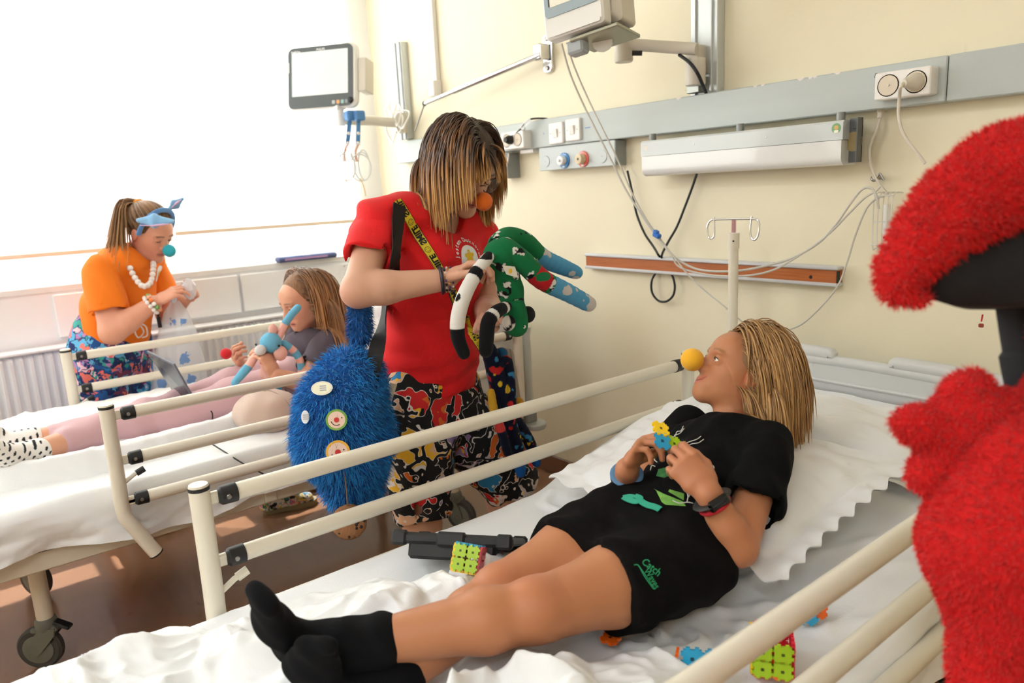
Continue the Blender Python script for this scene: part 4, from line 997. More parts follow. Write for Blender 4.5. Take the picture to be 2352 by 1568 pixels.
# crumpled duvet at the foot of the child's bed
DUV = []
def blob(px, py, Z, r, h, ry=None, ang=0.0): DUV.append((U(px, py, Z=Z)[:2], r, ry or r, h, ang))
blob(900,1370,0.64,0.13,0.085,0.10); blob(1010,1330,0.64,0.10,0.06,0.07); blob(760,1400,0.62,0.12,0.045,0.16); blob(1090,1345,0.62,0.07,0.05)
blob(1250,1560,0.62,0.16,0.085,0.09); blob(1050,1620,0.62,0.14,0.07); blob(1430,1600,0.62,0.13,0.05); blob(300,1530,0.60,0.16,0.05,0.12); blob(560,1500,0.60,0.12,0.04); blob(120,1620,0.6,0.16,0.05)
blob(700,1640,0.62,0.2,0.04); blob(1120,1290,0.60,0.07,0.035)
def duvA(x, y):
    z = np.zeros_like(x); msk = np.zeros_like(x)
    wx = x+0.035*(fbm(x*6, y*6, seed=21)-0.5); wy = y+0.035*(fbm(x*6, y*6, seed=22)-0.5)
    for c, rx, ry, h, a in DUV:
        d = np.hypot((wx-c[0])/rx, (wy-c[1])/ry); e = np.exp(-(d*1.1)**2)
        z = np.maximum(z, h*e); msk = np.maximum(msk, sstep(1.5, 1.05, d))
    n = ridged(x*6.5+1.2*fbm(x*5, y*5, seed=31), y*6.5+1.2*fbm(x*5, y*5, seed=32), 3, 33)
    z = z*(0.66+0.6*n)+0.020*n+0.012*(fbm(x*14, y*14, oct=3, seed=35)-0.5)+0.010*ridged(x*16, y*10, 2, 37)
    leg = sstep(0.085, 0.03, _legdist(x, y)); z = z*(1-0.8*leg)
    z = z*(0.25+0.75*sstep(-1.33, -1.20, x))
    return zA(x, y)+wrA(x, y)*0.5-0.03+msk*(0.036+z)
def _seg(x, y, a, b):
    d = np.array(b)-np.array(a); t = np.clip(((x-a[0])*d[0]+(y-a[1])*d[1])/(d@d), 0, 1); return np.hypot(x-a[0]-t*d[0], y-a[1]-t*d[1])
def _legdist(x, y): return np.minimum(_seg(x, y, (-0.80, 0.64), (-0.91, 0.34)), np.minimum(_seg(x, y, (-0.92, 0.66), (-0.80, 0.34)), _seg(x, y, (-0.73, 0.92), (-0.80, 0.64))))
Xg, Yg = np.meshgrid(np.linspace(-1.36, -0.42, 240), np.linspace(-0.28, 0.95, 300), indexing='ij')
Zg = duvA(Xg, Yg); over = np.maximum(-1.325-Xg, 0)+np.maximum(Xg+0.465, 0); Zg = Zg-over*2.2-12*over**2
tag(MB().grid(np.stack([Xg, Yg, Zg], -1)).build('duvet', M_sheet2, angle=None), 'crumpled white duvet pushed around the feet of the child in black', 'duvet')
# duvet on the girl's bed, folded along its edge
def duvB(x, y):
    xe = -2.33+0.05*np.sin(y*5)+0.05*(fbm(y*4, y*0, seed=51)-0.5)
    e = (xe-x); msk = sstep(-0.01, 0.03, e)
    roll = 0.030*np.exp(-((e-0.05)/0.05)**2)
    n = ridged(x*6+fbm(x*5, y*5, seed=41), y*5+fbm(x*5, y*5, seed=42), 3, 43)
    return zB(x, y)-0.02+msk*(0.042+roll+0.030*n+0.008*(fbm(x*16, y*16, oct=3, seed=45)-0.5))
Xg, Yg = np.meshgrid(np.linspace(-3.06, -2.16, 180), np.linspace(-0.5, 1.06, 260), indexing='ij')
Zg = duvB(Xg, Yg); Zg = np.where(Yg > 1.0, Zg-(Yg-1.0)*0.5, Zg); Zg = Zg-np.maximum(-3.045-Xg, 0)*3
tag(MB().grid(np.stack([Xg, Yg, Zg], -1)).build('duvet', M_sheet2, angle=None), 'white duvet spread under the girl\'s pink leggings', 'duvet')
def pillow(name, label, c, u, v, w, h, t, seed=0, flange=0.03, scal=0.0, cat='pillow'):
    u = nrm(u); v = np.asarray(v, float); v = nrm(v-u*(v@u)); n = np.cross(u, v); N = 70
    s = np.linspace(-1, 1, N); A, B = np.meshgrid(s, s, indexing='ij')
    fi = 1-flange*2/min(w, h); a, b = np.clip(np.abs(A)/fi, 0, 1), np.clip(np.abs(B)/fi, 0, 1)
    th = t/2*((1-a**2.6)*(1-b**2.6))**0.55
    wr = (fbm(A*2.2+seed, B*2.2, oct=3, seed=seed)-0.5)*t*0.30+0.010*(ridged(A*2.5+seed, B*2.0, 3, seed+4)-0.4)+0.006*np.sin(B*14+3*A)*sstep(0.5, 1, np.abs(A))
    pin = 1-0.05*(1-np.abs(B)**2)*(np.abs(A) > .0)*np.abs(A)**3
    X = A*w/2*(1-0.05*(1-B**2)*0+0.0)*(0.96+0.04*B**2); Y = B*h/2*(0.95+0.05*A**2)
    if scal: X = X+np.sign(A)*scal*np.sin(B*26)*sstep(0.9, 1.0, np.abs(A)); Y = Y+np.sign(B)*scal*np.sin(A*22)*sstep(0.9, 1.0, np.abs(B))
    edge = 0.004*np.sin(A*23+seed)*sstep(0.85, 1, np.abs(B))+0.004*np.sin(B*27+seed)*sstep(0.85, 1, np.abs(A))
    c = np.asarray(c, float); mb = MB()
    for sg in (1, -1):
        Zz = sg*(th+0.0012)+(wr*sg*(th > 0.004) if sg > 0 else 0)+edge
        Pq = c+X[..., None]*u+Y[..., None]*v+Zz[..., None]*n
        mb.grid(Pq if sg > 0 else Pq[::-1])
    return tag(mb.build(name, M_sheet, angle=None), label, cat)
inc = nrm((0, 1, 0.235))
pillow('pillow', 'white pillow with a frilled edge under the child\'s shoulders', (-0.905, 1.235, 0.690), (1,-0.06,0), inc, 0.62, 0.44, 0.11, 3, 0.035, 0.005)
pillow('pillow', 'second white pillow tucked against the grey headboard', (-0.89, 1.60, 0.700), (1,0.03,0), nrm((0,1,0.12)), 0.66, 0.34, 0.11, 9, 0.02, 0.0)
pillow('pillow', 'white pillow behind the back of the girl with the laptop', (-2.68, 1.36, 0.86), (1,0,0), nrm((0,1,0.85)), 0.62, 0.46, 0.14, 14, 0.02, 0.0)
# drip stand on the far head corner of the child's bed
iv = U(1684, 640, Y=1.93); t = thing('drip_stand', 'cream drip pole with two chrome hooks at the head of the child\'s bed', 'drip stand', (iv[0], 1.93, 0.5))
zt = U(1686, 535, Y=1.93)[2]; zs = U(1685, 570, Y=1.93)[2]
MB().cyl((iv[0], 1.93, 0.45), (iv[0], 1.93, zs), 0.0150, 20).build('pole', M_tube, t)
sl = MB().cyl((iv[0], 1.93, zs), (iv[0], 1.93, zt), 0.0175, 20).build('sleeve', M_tube, t)
MB().lathe([(0.003, 0), (0, .0004)], V(iv[0], 1.93, (zs+zt)/2)+nrm(V(0.5,-0.8,0))*0.0177, (0.5,-0.8,0), 10).build('screw_hole', M_black, sl)
bw = U(1686, 504, Y=1.93)[2]
MB().bb((iv[0]-0.008, 1.929, zt-0.003), (iv[0]+0.008, 1.932, bw+0.003), 0.001).build('strap', M_chrome, t)
hkp = []
for s, pp in ((-1, ((1640,498),(1641,535),(1638,546),(1630,547),(1626,538),(1625,520),(1632,507),(1645,504),(1686,503))), (1, ((1727,497),(1724,520),(1724,540),(1731,551),(1740,544),(1744,525),(1742,508),(1732,503),(1686,503)))):
    MB().tube(cat_rom([U(x, y, Y=1.93) for x, y in pp], 6), 0.0030, 8).build('hook', M_chrome, t)
# ================================================================ people
def basis(F, up):
    F = nrm(F); L = nrm(np.cross(up, F)); Uu = np.cross(F, L); return np.array([L, F, Uu])   # left, forward, up
SK = {}
def skin_mat(name, rough=0.48): return mat(name, (200,150,120), rough, attr=True, spec=0.35, sheen=0.08)
def build_head(c, F, up, s, skin, brow, smile=0.0, lids=0.5, vox=0.0017, neck=None, lip=(190,90,84), fem=1.0, nose=1.0, chin=0.0):
    """head as one field: cranium, face, jaw, brow, nose, lips, lids, ears. returns mesh, axes and eye spots"""
    A = basis(F, up); c = np.asarray(c, float)
    W = lambda x, y, z: c + s*(x*A[0]+y*A[1]+z*A[2])
    S = SDF(); k = s
    S.ell(W(0,-.014,.034), np.array((.074,.092,.080))*s, A, 0)
    S.ell(W(0,.029,-.020), np.array((.064,.062,.074))*s, A, .03*k)
    S.ell(W(0,.058,.040), np.array((.050,.030,.034))*s, A, .03*k)
    for sg in (-1, 1):
        S.cone(W(sg*.047,-.004,-.050), W(sg*.014,.066,-.094+chin), .020*s, .016*s, .03*k)
        S.ell(W(sg*.028,.082,.020), np.array((.020,.008,.007))*s, A, .012*k)
        S.ell(W(sg*.031,.093,.003), np.array((.016,.012,.011))*s, A, .014*k, '-')
    S.ell(W(0,.072,-.094+chin), np.array((.017,.015,.015))*s, A, .02*k)
    S.cone(W(0,.084,.010), W(0,.104,-.026), .0075*s, .0098*s*nose, .014*k)
    for sg in (-1, 1): S.ell(W(sg*.0115,.093,-.031), np.array((.0072,.009,.0068))*s, A, .007*k)
    # lips along a curved line
    nL = 7; xs_ = np.linspace(-1, 1, nL)
    def lp(t, z0, y0, sm): return W(t*.0235, y0-.016*t*t, z0+sm*.012*t*t)
    S.ell(W(0,.072,-.060), np.array((.030,.020,.020))*s, A, .016*k)
    for i in range(nL-1):
        a, b = xs_[i], xs_[i+1]; ra = lambda t: (.0052-.0026*abs(t))*s
        S.cone(lp(a,-.0555,.0900,smile), lp(b,-.0555,.0900,smile), ra(a), ra(b), .004*k)
        S.cone(lp(a*.9,-.0655,.0885,smile), lp(b*.9,-.0655,.0885,smile), ra(a)*1.15, ra(b)*1.15, .004*k)
    for i in range(nL-1):
        a, b = xs_[i]*1.0, xs_[i+1]*1.0
        S.cone(lp(a,-.0605,.0962,smile), lp(b,-.0605,.0962,smile), .0014*s, .0014*s, .002*k, '-')
    eyes = []
    for sg in (-1, 1):
        e = W(sg*.031,.0735,.003); eyes.append(e)
        S.ell(e, .0142*s, A, .005*k)
        if lids > 0.05: S.ell(W(sg*.0315,.0885,.003-.002*(lids < .4)), np.array((.0122,.012,.0052*lids+.0008))*s, A, .0015*k, '-')
        S.ell(W(sg*.0745,-.004,-.006), np.array((.008,.017,.029))*s, A @ np.eye(3), .006*k)
        S.ell(W(sg*.083,.002,-.004), np.array((.005,.009,.019))*s, A, .004*k, '-')
    if neck is not None: S.cone(W(0,-.018,-.045), neck[0], .047*s, neck[1], .025*k)
    if neck is not None: S.plane(neck[0], nrm(np.asarray(neck[0])-W(0,-.018,-.045)), 0.001)
    Vv, Q = S.mesh(vox*s/0.9 if s > 0.8 else vox, 2)
    l = ((Vv-c) @ A.T)/s; x, y, z = l[:, 0], l[:, 1], l[:, 2]
    col = np.tile(np.array(lin(skin)), (len(Vv), 1))
    def mixc(m, rgb, a=1.0):
        nonlocal col
        m = np.clip(m*a, 0, 1)[:, None]; col = col*(1-m)+np.array(lin(rgb))*m
    red = np.array(skin, float)*np.array((1.0, 0.78, 0.76))
    mixc(np.exp(-(((np.abs(x)-.040)/.020)**2+((z+.030)/.020)**2)), red, 0.10)
    mixc((np.abs(x) > .066)*(y < .02)*1.0, red, 0.4)
    lz = z-(-.0605+smile*.012*(x/.0235)**2)
    mixc(sstep(.0255, .021, np.abs(x))*sstep(.0115, .008, np.abs(lz))*(y > .066), lip, 0.65)
    mixc(sstep(.0026, .0008, np.abs(lz))*sstep(.0275, .024, np.abs(x))*(y > .062), np.array(lip)*.55, 0.75)
    bz = .0265+.10*(np.abs(x)-.016)-2.4*np.maximum(np.abs(x)-.032, 0)**1.0*.11
    mixc(sstep(.0045, .0020, np.abs(z-bz))*sstep(.010, .014, np.abs(x))*sstep(.052, .044, np.abs(x))*(y > .05), brow, 0.85)
    return (Vv, Q, col), A, W, eyes
def add_eyes(parent, W, A, s, eyes, gaze, iris=(90,120,140), lids=0.5, lash=(60,42,34)):
    for i, e in enumerate(eyes):
        sg = (-1, 1)[i]
        if lids > 0.05:
            mb = MB().sphere(e, 0.0124*s, 28); P = mb.v[0]; d = (P-e)/np.linalg.norm(P-e, axis=1)[:, None]; g = nrm(gaze)
            a = np.arccos(np.clip(d @ g, -1, 1)); cc = np.tile(np.array(lin((232,228,222))), (len(P), 1))
            cc[a < 0.52] = lin(iris); cc[a < 0.24] = lin((14,12,12)); mb.col = [cc]
            mb.build('eye', mat('eye_wet', (230,230,230), 0.08, attr=True, spec=0.7), parent, angle=None)
        # lash line on the upper lid
        pts = []
        for t in np.linspace(-1, 1, 9):
            zz = .003+(.0058*lids+.0006)*(1-t*t)*1.0-(0.003 if lids < .2 else 0)*(1-t*t)*1.6
            xx = sg*.0315+t*.0125; yy = .0735+math.sqrt(max(.0146**2-(t*.0125)**2-(zz-.003)**2, 1e-6))
            pts.append(W(xx, yy+.0004, zz))
        MB().tube(pts, [0.0004*s]+[0.0011*s]*7+[0.0004*s], 6).build('eyelash', mat('lash', lash, 0.6), parent)
def hand_sdf(S, wrist, f, n, t, sc, curls, thumb, k=0.006, spread=0.0, wr=0.024):
    """palm and five fingers. f forward, n palm normal, t thumb side"""
    f = nrm(f); n = nrm(n-f*np.dot(n, f)); t = nrm(np.asarray(t)-f*np.dot(t, f)-n*np.dot(t, n)); w = np.asarray(wrist, float)
    kn = w+f*.088*sc
    S.ecap(w, w+f*.035*sc, (wr*1.08*sc, wr*.85*sc), (.034*sc, .0165*sc), t, .01*sc)
    S.ecap(w+f*.035*sc, kn-f*.008*sc, (.034*sc, .0165*sc), (.039*sc, .0125*sc), t, .012*sc)
    tips = []
    for i, (off, ln, r) in enumerate(((.030, .072, .0088), (.0105, .081, .0090), (-.0095, .075, .0086), (-.0285, .058, .0076))):
        c3 = curls[i]; p = w+f*(.086-.004*abs(i-1)-.006*(i == 3))*sc+t*off*sc; a = 0.0; sp = spread*(1.5-i)
        rr = r*sc
        for j, (fr, da) in enumerate(zip((.46, .30, .24), c3)):
            a += math.radians(da); d = f*math.cos(a)+n*math.sin(a)+t*sp*math.cos(a); d = nrm(d); q = p+d*ln*fr*sc
            S.cone(p, q, rr, rr*.93, k*sc if j == 0 else .003*sc); p = q; rr *= .93
        tips.append((p, d, rr))
    # thumb: base leaves the side of the palm
    p = w+f*.022*sc+t*.026*sc+n*.004*sc
    for j, (d, l, r) in enumerate(zip(thumb, (.040, .032, .026), (.0135, .0105, .0092))):
        d = nrm(f*d[0]+t*d[1]+n*d[2]); q = p+d*l*sc; S.cone(p, q, r*sc, r*.9*sc, .010*sc if j == 0 else .003*sc); p = q
    tips.append((p, d, .0085*sc))
    return tips
class HairMesh:
    def __init__(s, v, q, c): s.v, s.q, s.c = v, q, c
    def build(s, name, m, parent, angle=None): return mesh_np(name, s.v, s.q, m, parent, s.c)
def hair_strands(c, A, s, n, length, part, rng, gravity=(0,0,-1), scalp=((0,-.014,.036), (.079,.098,.086)), colliders=(), hairline=None, stiff=0.80, colf=None, rad=0.0021, step=0.011, jitter=0.25, wave=0.0, reject=None, target=None, K=15):
    """locks grown from the scalp, combed away from a parting, falling and lying on the head and shoulders"""
    sc0 = np.array(scalp[0]); sr = np.array(scalp[1]); g = nrm(gravity); nn = lambda a: a/(np.linalg.norm(a, axis=1)[:, None]+1e-12)
    D = nn(rng.normal(size=(n*5, 3))); Qr = sc0+D*sr
    if hairline is not None: k = np.array([hairline(q) for q in Qr]); D, Qr = D[k], Qr[k]
    n0 = len(D); nor = nn((D/sr) @ A); pos = c+s*(Qr @ A)
    pv = nn(np.array([part(q) for q in Qr], float) @ A); pv = nn(pv-nor*(pv*nor).sum(1)[:, None]+nor*(0.22 if target is None else 0.0))
    L = np.array([length(q) for q in Qr])*rng.uniform(0.88, 1.04, n0)*s; m = np.maximum(4, (L/step).astype(int)); off = (rng.uniform(0, 0.010, n0)*s)
    jit = rng.normal(size=(n0, 3))*jitter*0.12*0.15; ph = rng.uniform(0, 6.28, n0); P = [pos-nor*0.004*s]; dr = pv; M = m.max()
    for i in range(M):
        if target is not None: dr = nn(target-P[-1])
        else: dr = nn(dr*stiff+g*((1-stiff)*(0.5+1.2*i/m))[:, None]+jit)
        p = P[-1]+dr*step
        if wave: p = p+np.cross(dr, A[1])*(np.sin(ph+i*0.5)*wave)[:, None]
        l = ((p-c) @ A.T)/s-sc0; kk = np.linalg.norm(l/sr, axis=1); lim = 1.02+off*6; h = (kk < lim) if target is None else (np.ones(n0, bool))
        pp_ = c+s*((sc0+l/kk[:, None]*lim[:, None]) @ A); p = np.where(h[:, None], pp_, p)
        for (a, b, r) in colliders:
            ba = b-a; tt = np.clip(((p-a) @ ba)/(ba @ ba+1e-9), 0, 1); e = p-a-tt[:, None]*ba; le = np.linalg.norm(e, axis=1); h2 = le < r+off
            p = np.where(h2[:, None], a+tt[:, None]*ba+e/(le[:, None]+1e-9)*(r+off)[:, None], p); h = h | h2
        dr = np.where(h[:, None], nn(p-P[-1]), dr); P.append(p)
    P = np.stack(P, 1); out = []; keep = []
    for i in range(n0):
        Pi = P[i, :m[i]+1]
        if reject is not None and reject(((Pi-c) @ A.T)/s): continue
        t = np.linspace(0, m[i], K); f = np.floor(t).astype(int).clip(0, m[i]-1); w = (t-f)[:, None]; out.append(Pi[f]*(1-w)+Pi[f+1]*w); keep.append(i)
        if len(out) >= n: break
    P = np.array(out); nor = nor[keep]; Qk = Qr[keep]; n1 = len(P)
    T = np.gradient(P, axis=1); T /= np.linalg.norm(T, axis=2)[..., None]+1e-12
    u = nor[:, None, :]-T*(T*nor[:, None, :]).sum(2)[..., None]; u /= np.linalg.norm(u, axis=2)[..., None]+1e-9; w = np.cross(T, u)
    tt = np.linspace(0, 1, K); r = (rad*s*rng.uniform(0.7, 1.3, n1))[:, None]*np.clip(np.minimum(0.5+tt*4, (1.03-tt)*4), 0.15, 1)[None, :]
    Vv = np.stack([P+u*r[..., None]*.6, P+w*r[..., None], P-u*r[..., None]*.6, P-w*r[..., None]], 2)
    base = (np.arange(n1)[:, None, None]*K+np.arange(K-1)[None, :, None])*4; j = np.arange(4)[None, None, :]; j2 = (j+1) % 4
    Q = np.stack([base+j, base+j2, base+4+j2, base+4+j], -1).reshape(-1, 4)
    col = np.stack([colf(tt, x, q) for x, q in zip(rng.uniform(-1, 1, n1), Qk)]); col = np.repeat(col[:, :, None, :], 4, 2).reshape(-1, 3)
    return HairMesh(Vv.reshape(-1, 3), Q, col)
def bracelet(name, parent, c, axis, r, rr, m, label=None, flat=1.0, sq=0.85, side=None):
    ax = nrm(axis); u = nrm(np.cross(ax, side if side is not None else (0,0,1))); w = np.cross(ax, u); th = np.linspace(0, 2*np.pi, 28)
    P = np.array([c+r*(np.cos(q)*u+sq*np.sin(q)*w) for q in th])
    o = MB().tube(P, rr, 8, cap=False, flat=flat, up=ax).build(name, m, parent)
    if label: o['label'] = label
    return o
def beads(name, parent, pts, r, m, cols=None):
    for i, p in enumerate(pts):
        mm = m if cols is None else cols[i % len(cols)]
        MB().sphere(p, r if np.ndim(r) == 0 else r[i % len(r)], 12).build(name, mm, parent)
def foam_nose(label, c, r, rgb, axis=None):
    S = MB().sphere(c, r, 32)
    o = S.build('clown_nose', mat('foam_%d_%d_%d' % tuple(rgb), rgb, 0.85, bump=(900,0.25), sheen=0.2), angle=None)
    return tag(o, label, 'clown nose', 'foam clown noses')

def sleeve(a, u, L, r0, r1, vox=0.004, inner=0.80, fn=None):
    inner = inner*0.9
    """open sleeve (or trouser leg) tube, returned as mesh to be joined with the garment"""
    S = SDF(); a = np.asarray(a, float); u = nrm(u)
    S.cone(a, a+u*L, r0, r1, 0.0); S.plane(a+u*L, u, .003); S.cone(a+u*(L-.012)-u*r1*inner*0.0, a+u*(L+.10), r1*inner*0.97, r1*inner, .003, '-') if False else S.box(a+u*(L+.03), (r1*inner*.68, .045, r1*inner*.68), [nrm(np.cross(u, (.3,.2,1))), u, nrm(np.cross(nrm(np.cross(u, (.3,.2,1))), u))], r1*inner*.30, .003, '-')
    if fn is not None: S.fn(fn)
    v, q = S.mesh(vox, 2); return v, q, np.zeros((len(v), 3))
# ---------------------------------------------------------------- the child on the near bed
CS = (186,124,86)
def cpt(px, py, **k): return U(px, py, **k)
hL = U(1575,1290,Z=0.655); hR = U(1445,1205,Z=0.665); kL = U(1232,1402,Z=0.675); kR = U(1150,1362,Z=0.650); aL = U(838,1478,Z=0.665); aR = U(905,1560,Z=0.605)
sL = U(1757,1045,X=-0.745); sR = U(1580,985,X=-1.0); eL = U(1697,1258,X=-0.675); wL = U(1628,1134,X=-0.715); eR = U(1435,1160,X=-0.975); wR = U(1440,1078,X=-0.900)
pel = (hL+hR)/2+V(0.0,0.03,0.015); sm = (sL+sR)/2; ax_t = nrm(sm-pel); sd = nrm(sL-sR); wst = pel+(sm-pel)*0.42
fr_t = nrm(np.cross(ax_t, sd)); fr_t = fr_t if fr_t[2] > 0 else -fr_t
nk = sm+ax_t*0.030+fr_t*0.005
hc = U(1702,858,X=-0.895)
Fc = V(-0.55,-0.69,0.47); UPc = V(0.226,0.56,0.795)
child = thing('person', 'child in black t-shirt and shorts lying on the bed with a yellow clown nose', 'person', (-0.85, 0.9, 0.57))
B = SDF()
B.chain([hL, hL+(kL-hL)*0.5, kL], [.064,.060,.046], .03); B.chain([kL, kL+(aL-kL)*0.30, aL], [.043,.0455,.030], .02)
B.ell(kL+V(0,0,0.012), (.036,.036,.034), None, .02)
B.chain([hR, hR+(kR-hR)*0.5, kR], [.064,.060,.046], .03); B.chain([kR, kR+(aR-kR)*0.30, aR], [.043,.0455,.030], .012)
B.ell(kR+V(0,0,0.010), (.036,.036,.034), None, .02)
B.ecap(pel-ax_t*0.02, wst, (.100,.068), (.088,.062), sd, .03); B.ecap(wst, sm-ax_t*0.035, (.088,.062), (.100,.064), sd, .03)
B.cone(sm-ax_t*.02, nk, .043, .033, .02)
for s_, e_, w_ in ((sL, eL, wL), (sR, eR, wR)):
    B.chain([s_, e_], [.037,.0305], .02); B.chain([e_, e_+(w_-e_)*0.35, w_], [.0305,.0300,.0215], .012)
bv, bq = B.mesh(0.0042, 3); bcol = np.tile(np.array(lin(CS)), (len(bv), 1))
# knees and elbows a little redder
for j, r in ((kL, .04), (kR, .04), (eL, .03), (eR, .03)):
    m = 0.4*np.exp(-(np.linalg.norm(bv-j-V(0,0,.03), axis=1)/r)**2)[:, None]; bcol = bcol*(1-m)+np.array(lin((188,104,74)))*m
hd, HA, HW, heyes = build_head(hc, Fc, UPc, 0.865, CS, (150,104,66), smile=1.25, lids=0.75, neck=(nk-ax_t*0.015, .035), lip=(196,104,88), chin=0.011)
HS = SDF()
# right hand (far) pinching the toy, left hand (near) below it
toy = U(1522,1004,X=-0.825)
tipsR = hand_sdf(HS, wR, nrm(U(1492,985,X=-0.86)-wR), nrm(V(0.75,0.25,-0.45)), nrm(V(0.1,0.75,0.6)), 0.80, [(38,42,25),(48,52,30),(55,58,30),(60,60,30)], ((.75,.35,.55),(.85,-.1,.5),(.8,-.3,.4)))
HS2 = SDF()
tipsL = hand_sdf(HS2, wL, nrm(U(1556,1048,X=-0.775)-wL), nrm(V(-0.80,0.30,0.05)), nrm(V(-0.25,-0.1,0.95)), 0.80, [(22,50,35),(30,55,35),(36,58,35),(42,58,35)], ((.80,.40,.40),(.95,.0,.3),(.9,-.25,.25)))
parts_ = [(bv, bq, bcol), hd]
for H, w_, e_ in ((HS, wR, eR), (HS2, wL, eL)):
    H.cone(w_+(e_-w_)*0.16, w_, .0232, .0222, .008)
    v_, q_ = H.mesh(0.0018, 2); cc = np.tile(np.array(lin((186,122,86))), (len(v_), 1)); parts_.append((v_, q_, cc))
v_, q_, c_ = join_np(parts_); mesh_np('body', v_, q_, skin_mat('child_skin'), child, c_)
add_eyes(child, HW, HA, 0.865, heyes, V(-0.75,-0.5,0.35), (96,112,112), 0.75, (80,56,40))
# shirt
T = SDF()
T.ecap(pel+ax_t*0.005, wst, (.108,.080), (.104,.074), sd, .03); T.ecap(wst, sm-ax_t*0.030, (.104,.074), (.116,.074), sd, .03)
T.ell(sm-ax_t*.02, (.125,.05,.055), [sd, ax_t, fr_t], .03)
uL = nrm(eL-sL); uR = nrm(eR-sR)
T.cone(sL-uL*.012, sL+uL*0.06, .047, .050, .03); T.cone(sR-uR*.012, sR+uR*0.06, .047, .048, .03)
T.cone(nk-ax_t*.06, nk-ax_t*0.012, .055, .045, .02)
T.plane(nk-ax_t*0.006+fr_t*0.0, nrm(ax_t+fr_t*0.25), .006)
T.cone(nk-ax_t*.03, nk+ax_t*.05, .037, .039, .004, '-')
fnc = lambda X, Y, Z: 0.0022*np.sin(X*48+Y*64+Z*30+3*np.sin(Y*17+Z*9))+0.0016*np.sin(X*95-Y*60+Z*80)
T.fn(fnc)
tv, tq = T.mesh(0.004, 2)
tv, tq, _ = join_np([(tv, tq, np.zeros((len(tv), 3))), sleeve(sL-uL*.005, uL, .135, .049, .057, .004, .82, fnc), sleeve(sR-uR*.005, uR, .125, .048, .053, .004, .82, fnc)])
M_blk = mat('black_jersey', (12,12,13), 0.9, sheen=0.0, spec=0.12, bump=(500,0.15), var=(9,0.2))
shirt = mesh_np('t_shirt', tv, tq, M_blk, child)
# shorts
Sh = SDF()
tL, tR = kL-hL, kR-hR
Sh.ecap(pel-ax_t*0.03, pel+ax_t*0.055, (.112,.082), (.105,.078), sd, .03)
Sh.ecap(hL-tL*.05, hL+tL*0.52, (.082,.078), (.086,.074), sd, .035); Sh.ecap(hR-tR*.05, hR+tR*0.50, (.086,.084), (.085,.078), sd, .03)
for h_, t_, f_ in ((hL, tL, .57), (hR, tR, .56)):
    d_ = nrm(t_); Sh.cone(h_+t_*(f_-.06), h_+t_*(f_+.45), .062, .066, .003, '-')
    Sh.box(h_+t_*f_+d_*0.06, (.11,.06,.11), [nrm(np.cross(d_, (0,0,1))), d_, nrm(np.cross(nrm(np.cross(d_, (0,0,1))), d_))], 0, .004, '-')
Sh.chain([pel-ax_t*.02+V(0,-.02,0), (hL+hR)/2+(tL+tR)*0.12], [.06,.05], .03)
Sh.fn(lambda X, Y, Z: 0.0028*np.sin(X*55-Y*50+Z*35+3*np.sin(Y*21))+0.0018*np.sin(X*30+Y*90+Z*70))
sv, sq = Sh.mesh(0.004, 2); M_blk2 = mat('black_shorts', (14,12,12), 0.9, sheen=0.0, spec=0.12, bump=(420,0.2), var=(8,0.2))
shorts = mesh_np('shorts', sv, sq, M_blk2, child)
bpy.context.view_layer.update()
# socks
M_sock = mat('black_sock', (16,16,18), 0.95, sheen=0.0, spec=0.15, bump=(600,0.3))
def sock(top, ank, heel, ball, toe, w, rt):
    S = SDF(); d = nrm(ball-heel)
    S.chain([top, ank], [rt, .0345], .012); S.cone(ank, heel, .036, .033, .025); S.ecap(heel, ball, (.030,.030), (.038,.022), w, .03); S.ecap(ball, toe, (.037,.021), (.030,.015), w, .02)
    S.cone(ank, heel+(ball-heel)*0.55, .034, .026, .02)
    for q in (-1.0, -.5, 0, .5, 1.0): S.ell(toe+nrm(w)*q*.022+d*0.010*(1-0.4*abs(q-0.6)), (.010,.010,.010), None, .008)
    S.fn(lambda X, Y, Z: 0.0008*np.sin(X*120+Y*90+Z*140))
    v, q = S.mesh(0.003, 2); return mesh_np('sock', v, q, M_sock, child)
dL = nrm(aL-kL)
sock(aL-dL*0.020, aL+dL*.035, U(735,1522,Z=0.625), U(628,1430,Z=0.72), U(606,1378,Z=0.775), V(0.75,0.2,-0.35), .0415)
dR = nrm(aR-kR)
sock(aR-dR*0.010, aR+dR*.030, U(760,1625,Z=0.585), U(715,1530,Z=0.675), U(730,1490,Z=0.715), V(0.75,0.55,0.10), .040)
# nose
foam_nose('yellow foam clown nose on the child in bed', HW(0,.126,-.020), 0.0245, (246,182,36))
# hair
rng_h = np.random.default_rng(5)
def hl_child(q): return not ((q[1] > 0.055 and q[2] < 0.085) or (q[1] > 0.022 and q[2] < 0.040) or q[2] < -0.055 or (q[0] < -0.03 and q[1] > 0.0))
def colf_child(tt, r, q):
    a = np.array(lin((126,88,52))); b = np.array(lin((206,160,102))); f = np.clip(0.35+0.55*tt+0.42*r, 0, 1)[:, None]; return a*(1-f)+b*f
part_c = lambda q: (1.0 if q[0] > -0.02 else -1.0, -0.55 if q[1] > 0.0 else -0.15, -0.2)
coll = [(sL, eL, .050), (sL, sR, .060), (nk, hc, .045), (pel, sm-ax_t*.04, .085), (V(-1.25,1.25,0.70), V(-0.55,1.25,0.70), .062)]
hm = hair_strands(hc, HA, 0.865, 1900, lambda q: 0.235+0.03*q[1], part_c, rng_h, colliders=coll, hairline=hl_child, colf=colf_child, rad=0.0021, stiff=0.74, jitter=0.6, wave=0.0007, scalp=((0,-.006,.034), (.079,.090,.086)), reject=lambda l: bool(((l[:, 1] > .040) & (l[:, 2] < .045)).any() or ((l[:, 0] < .03) & (l[:, 1] > .0) & (l[:, 2] < -.03)).any()))
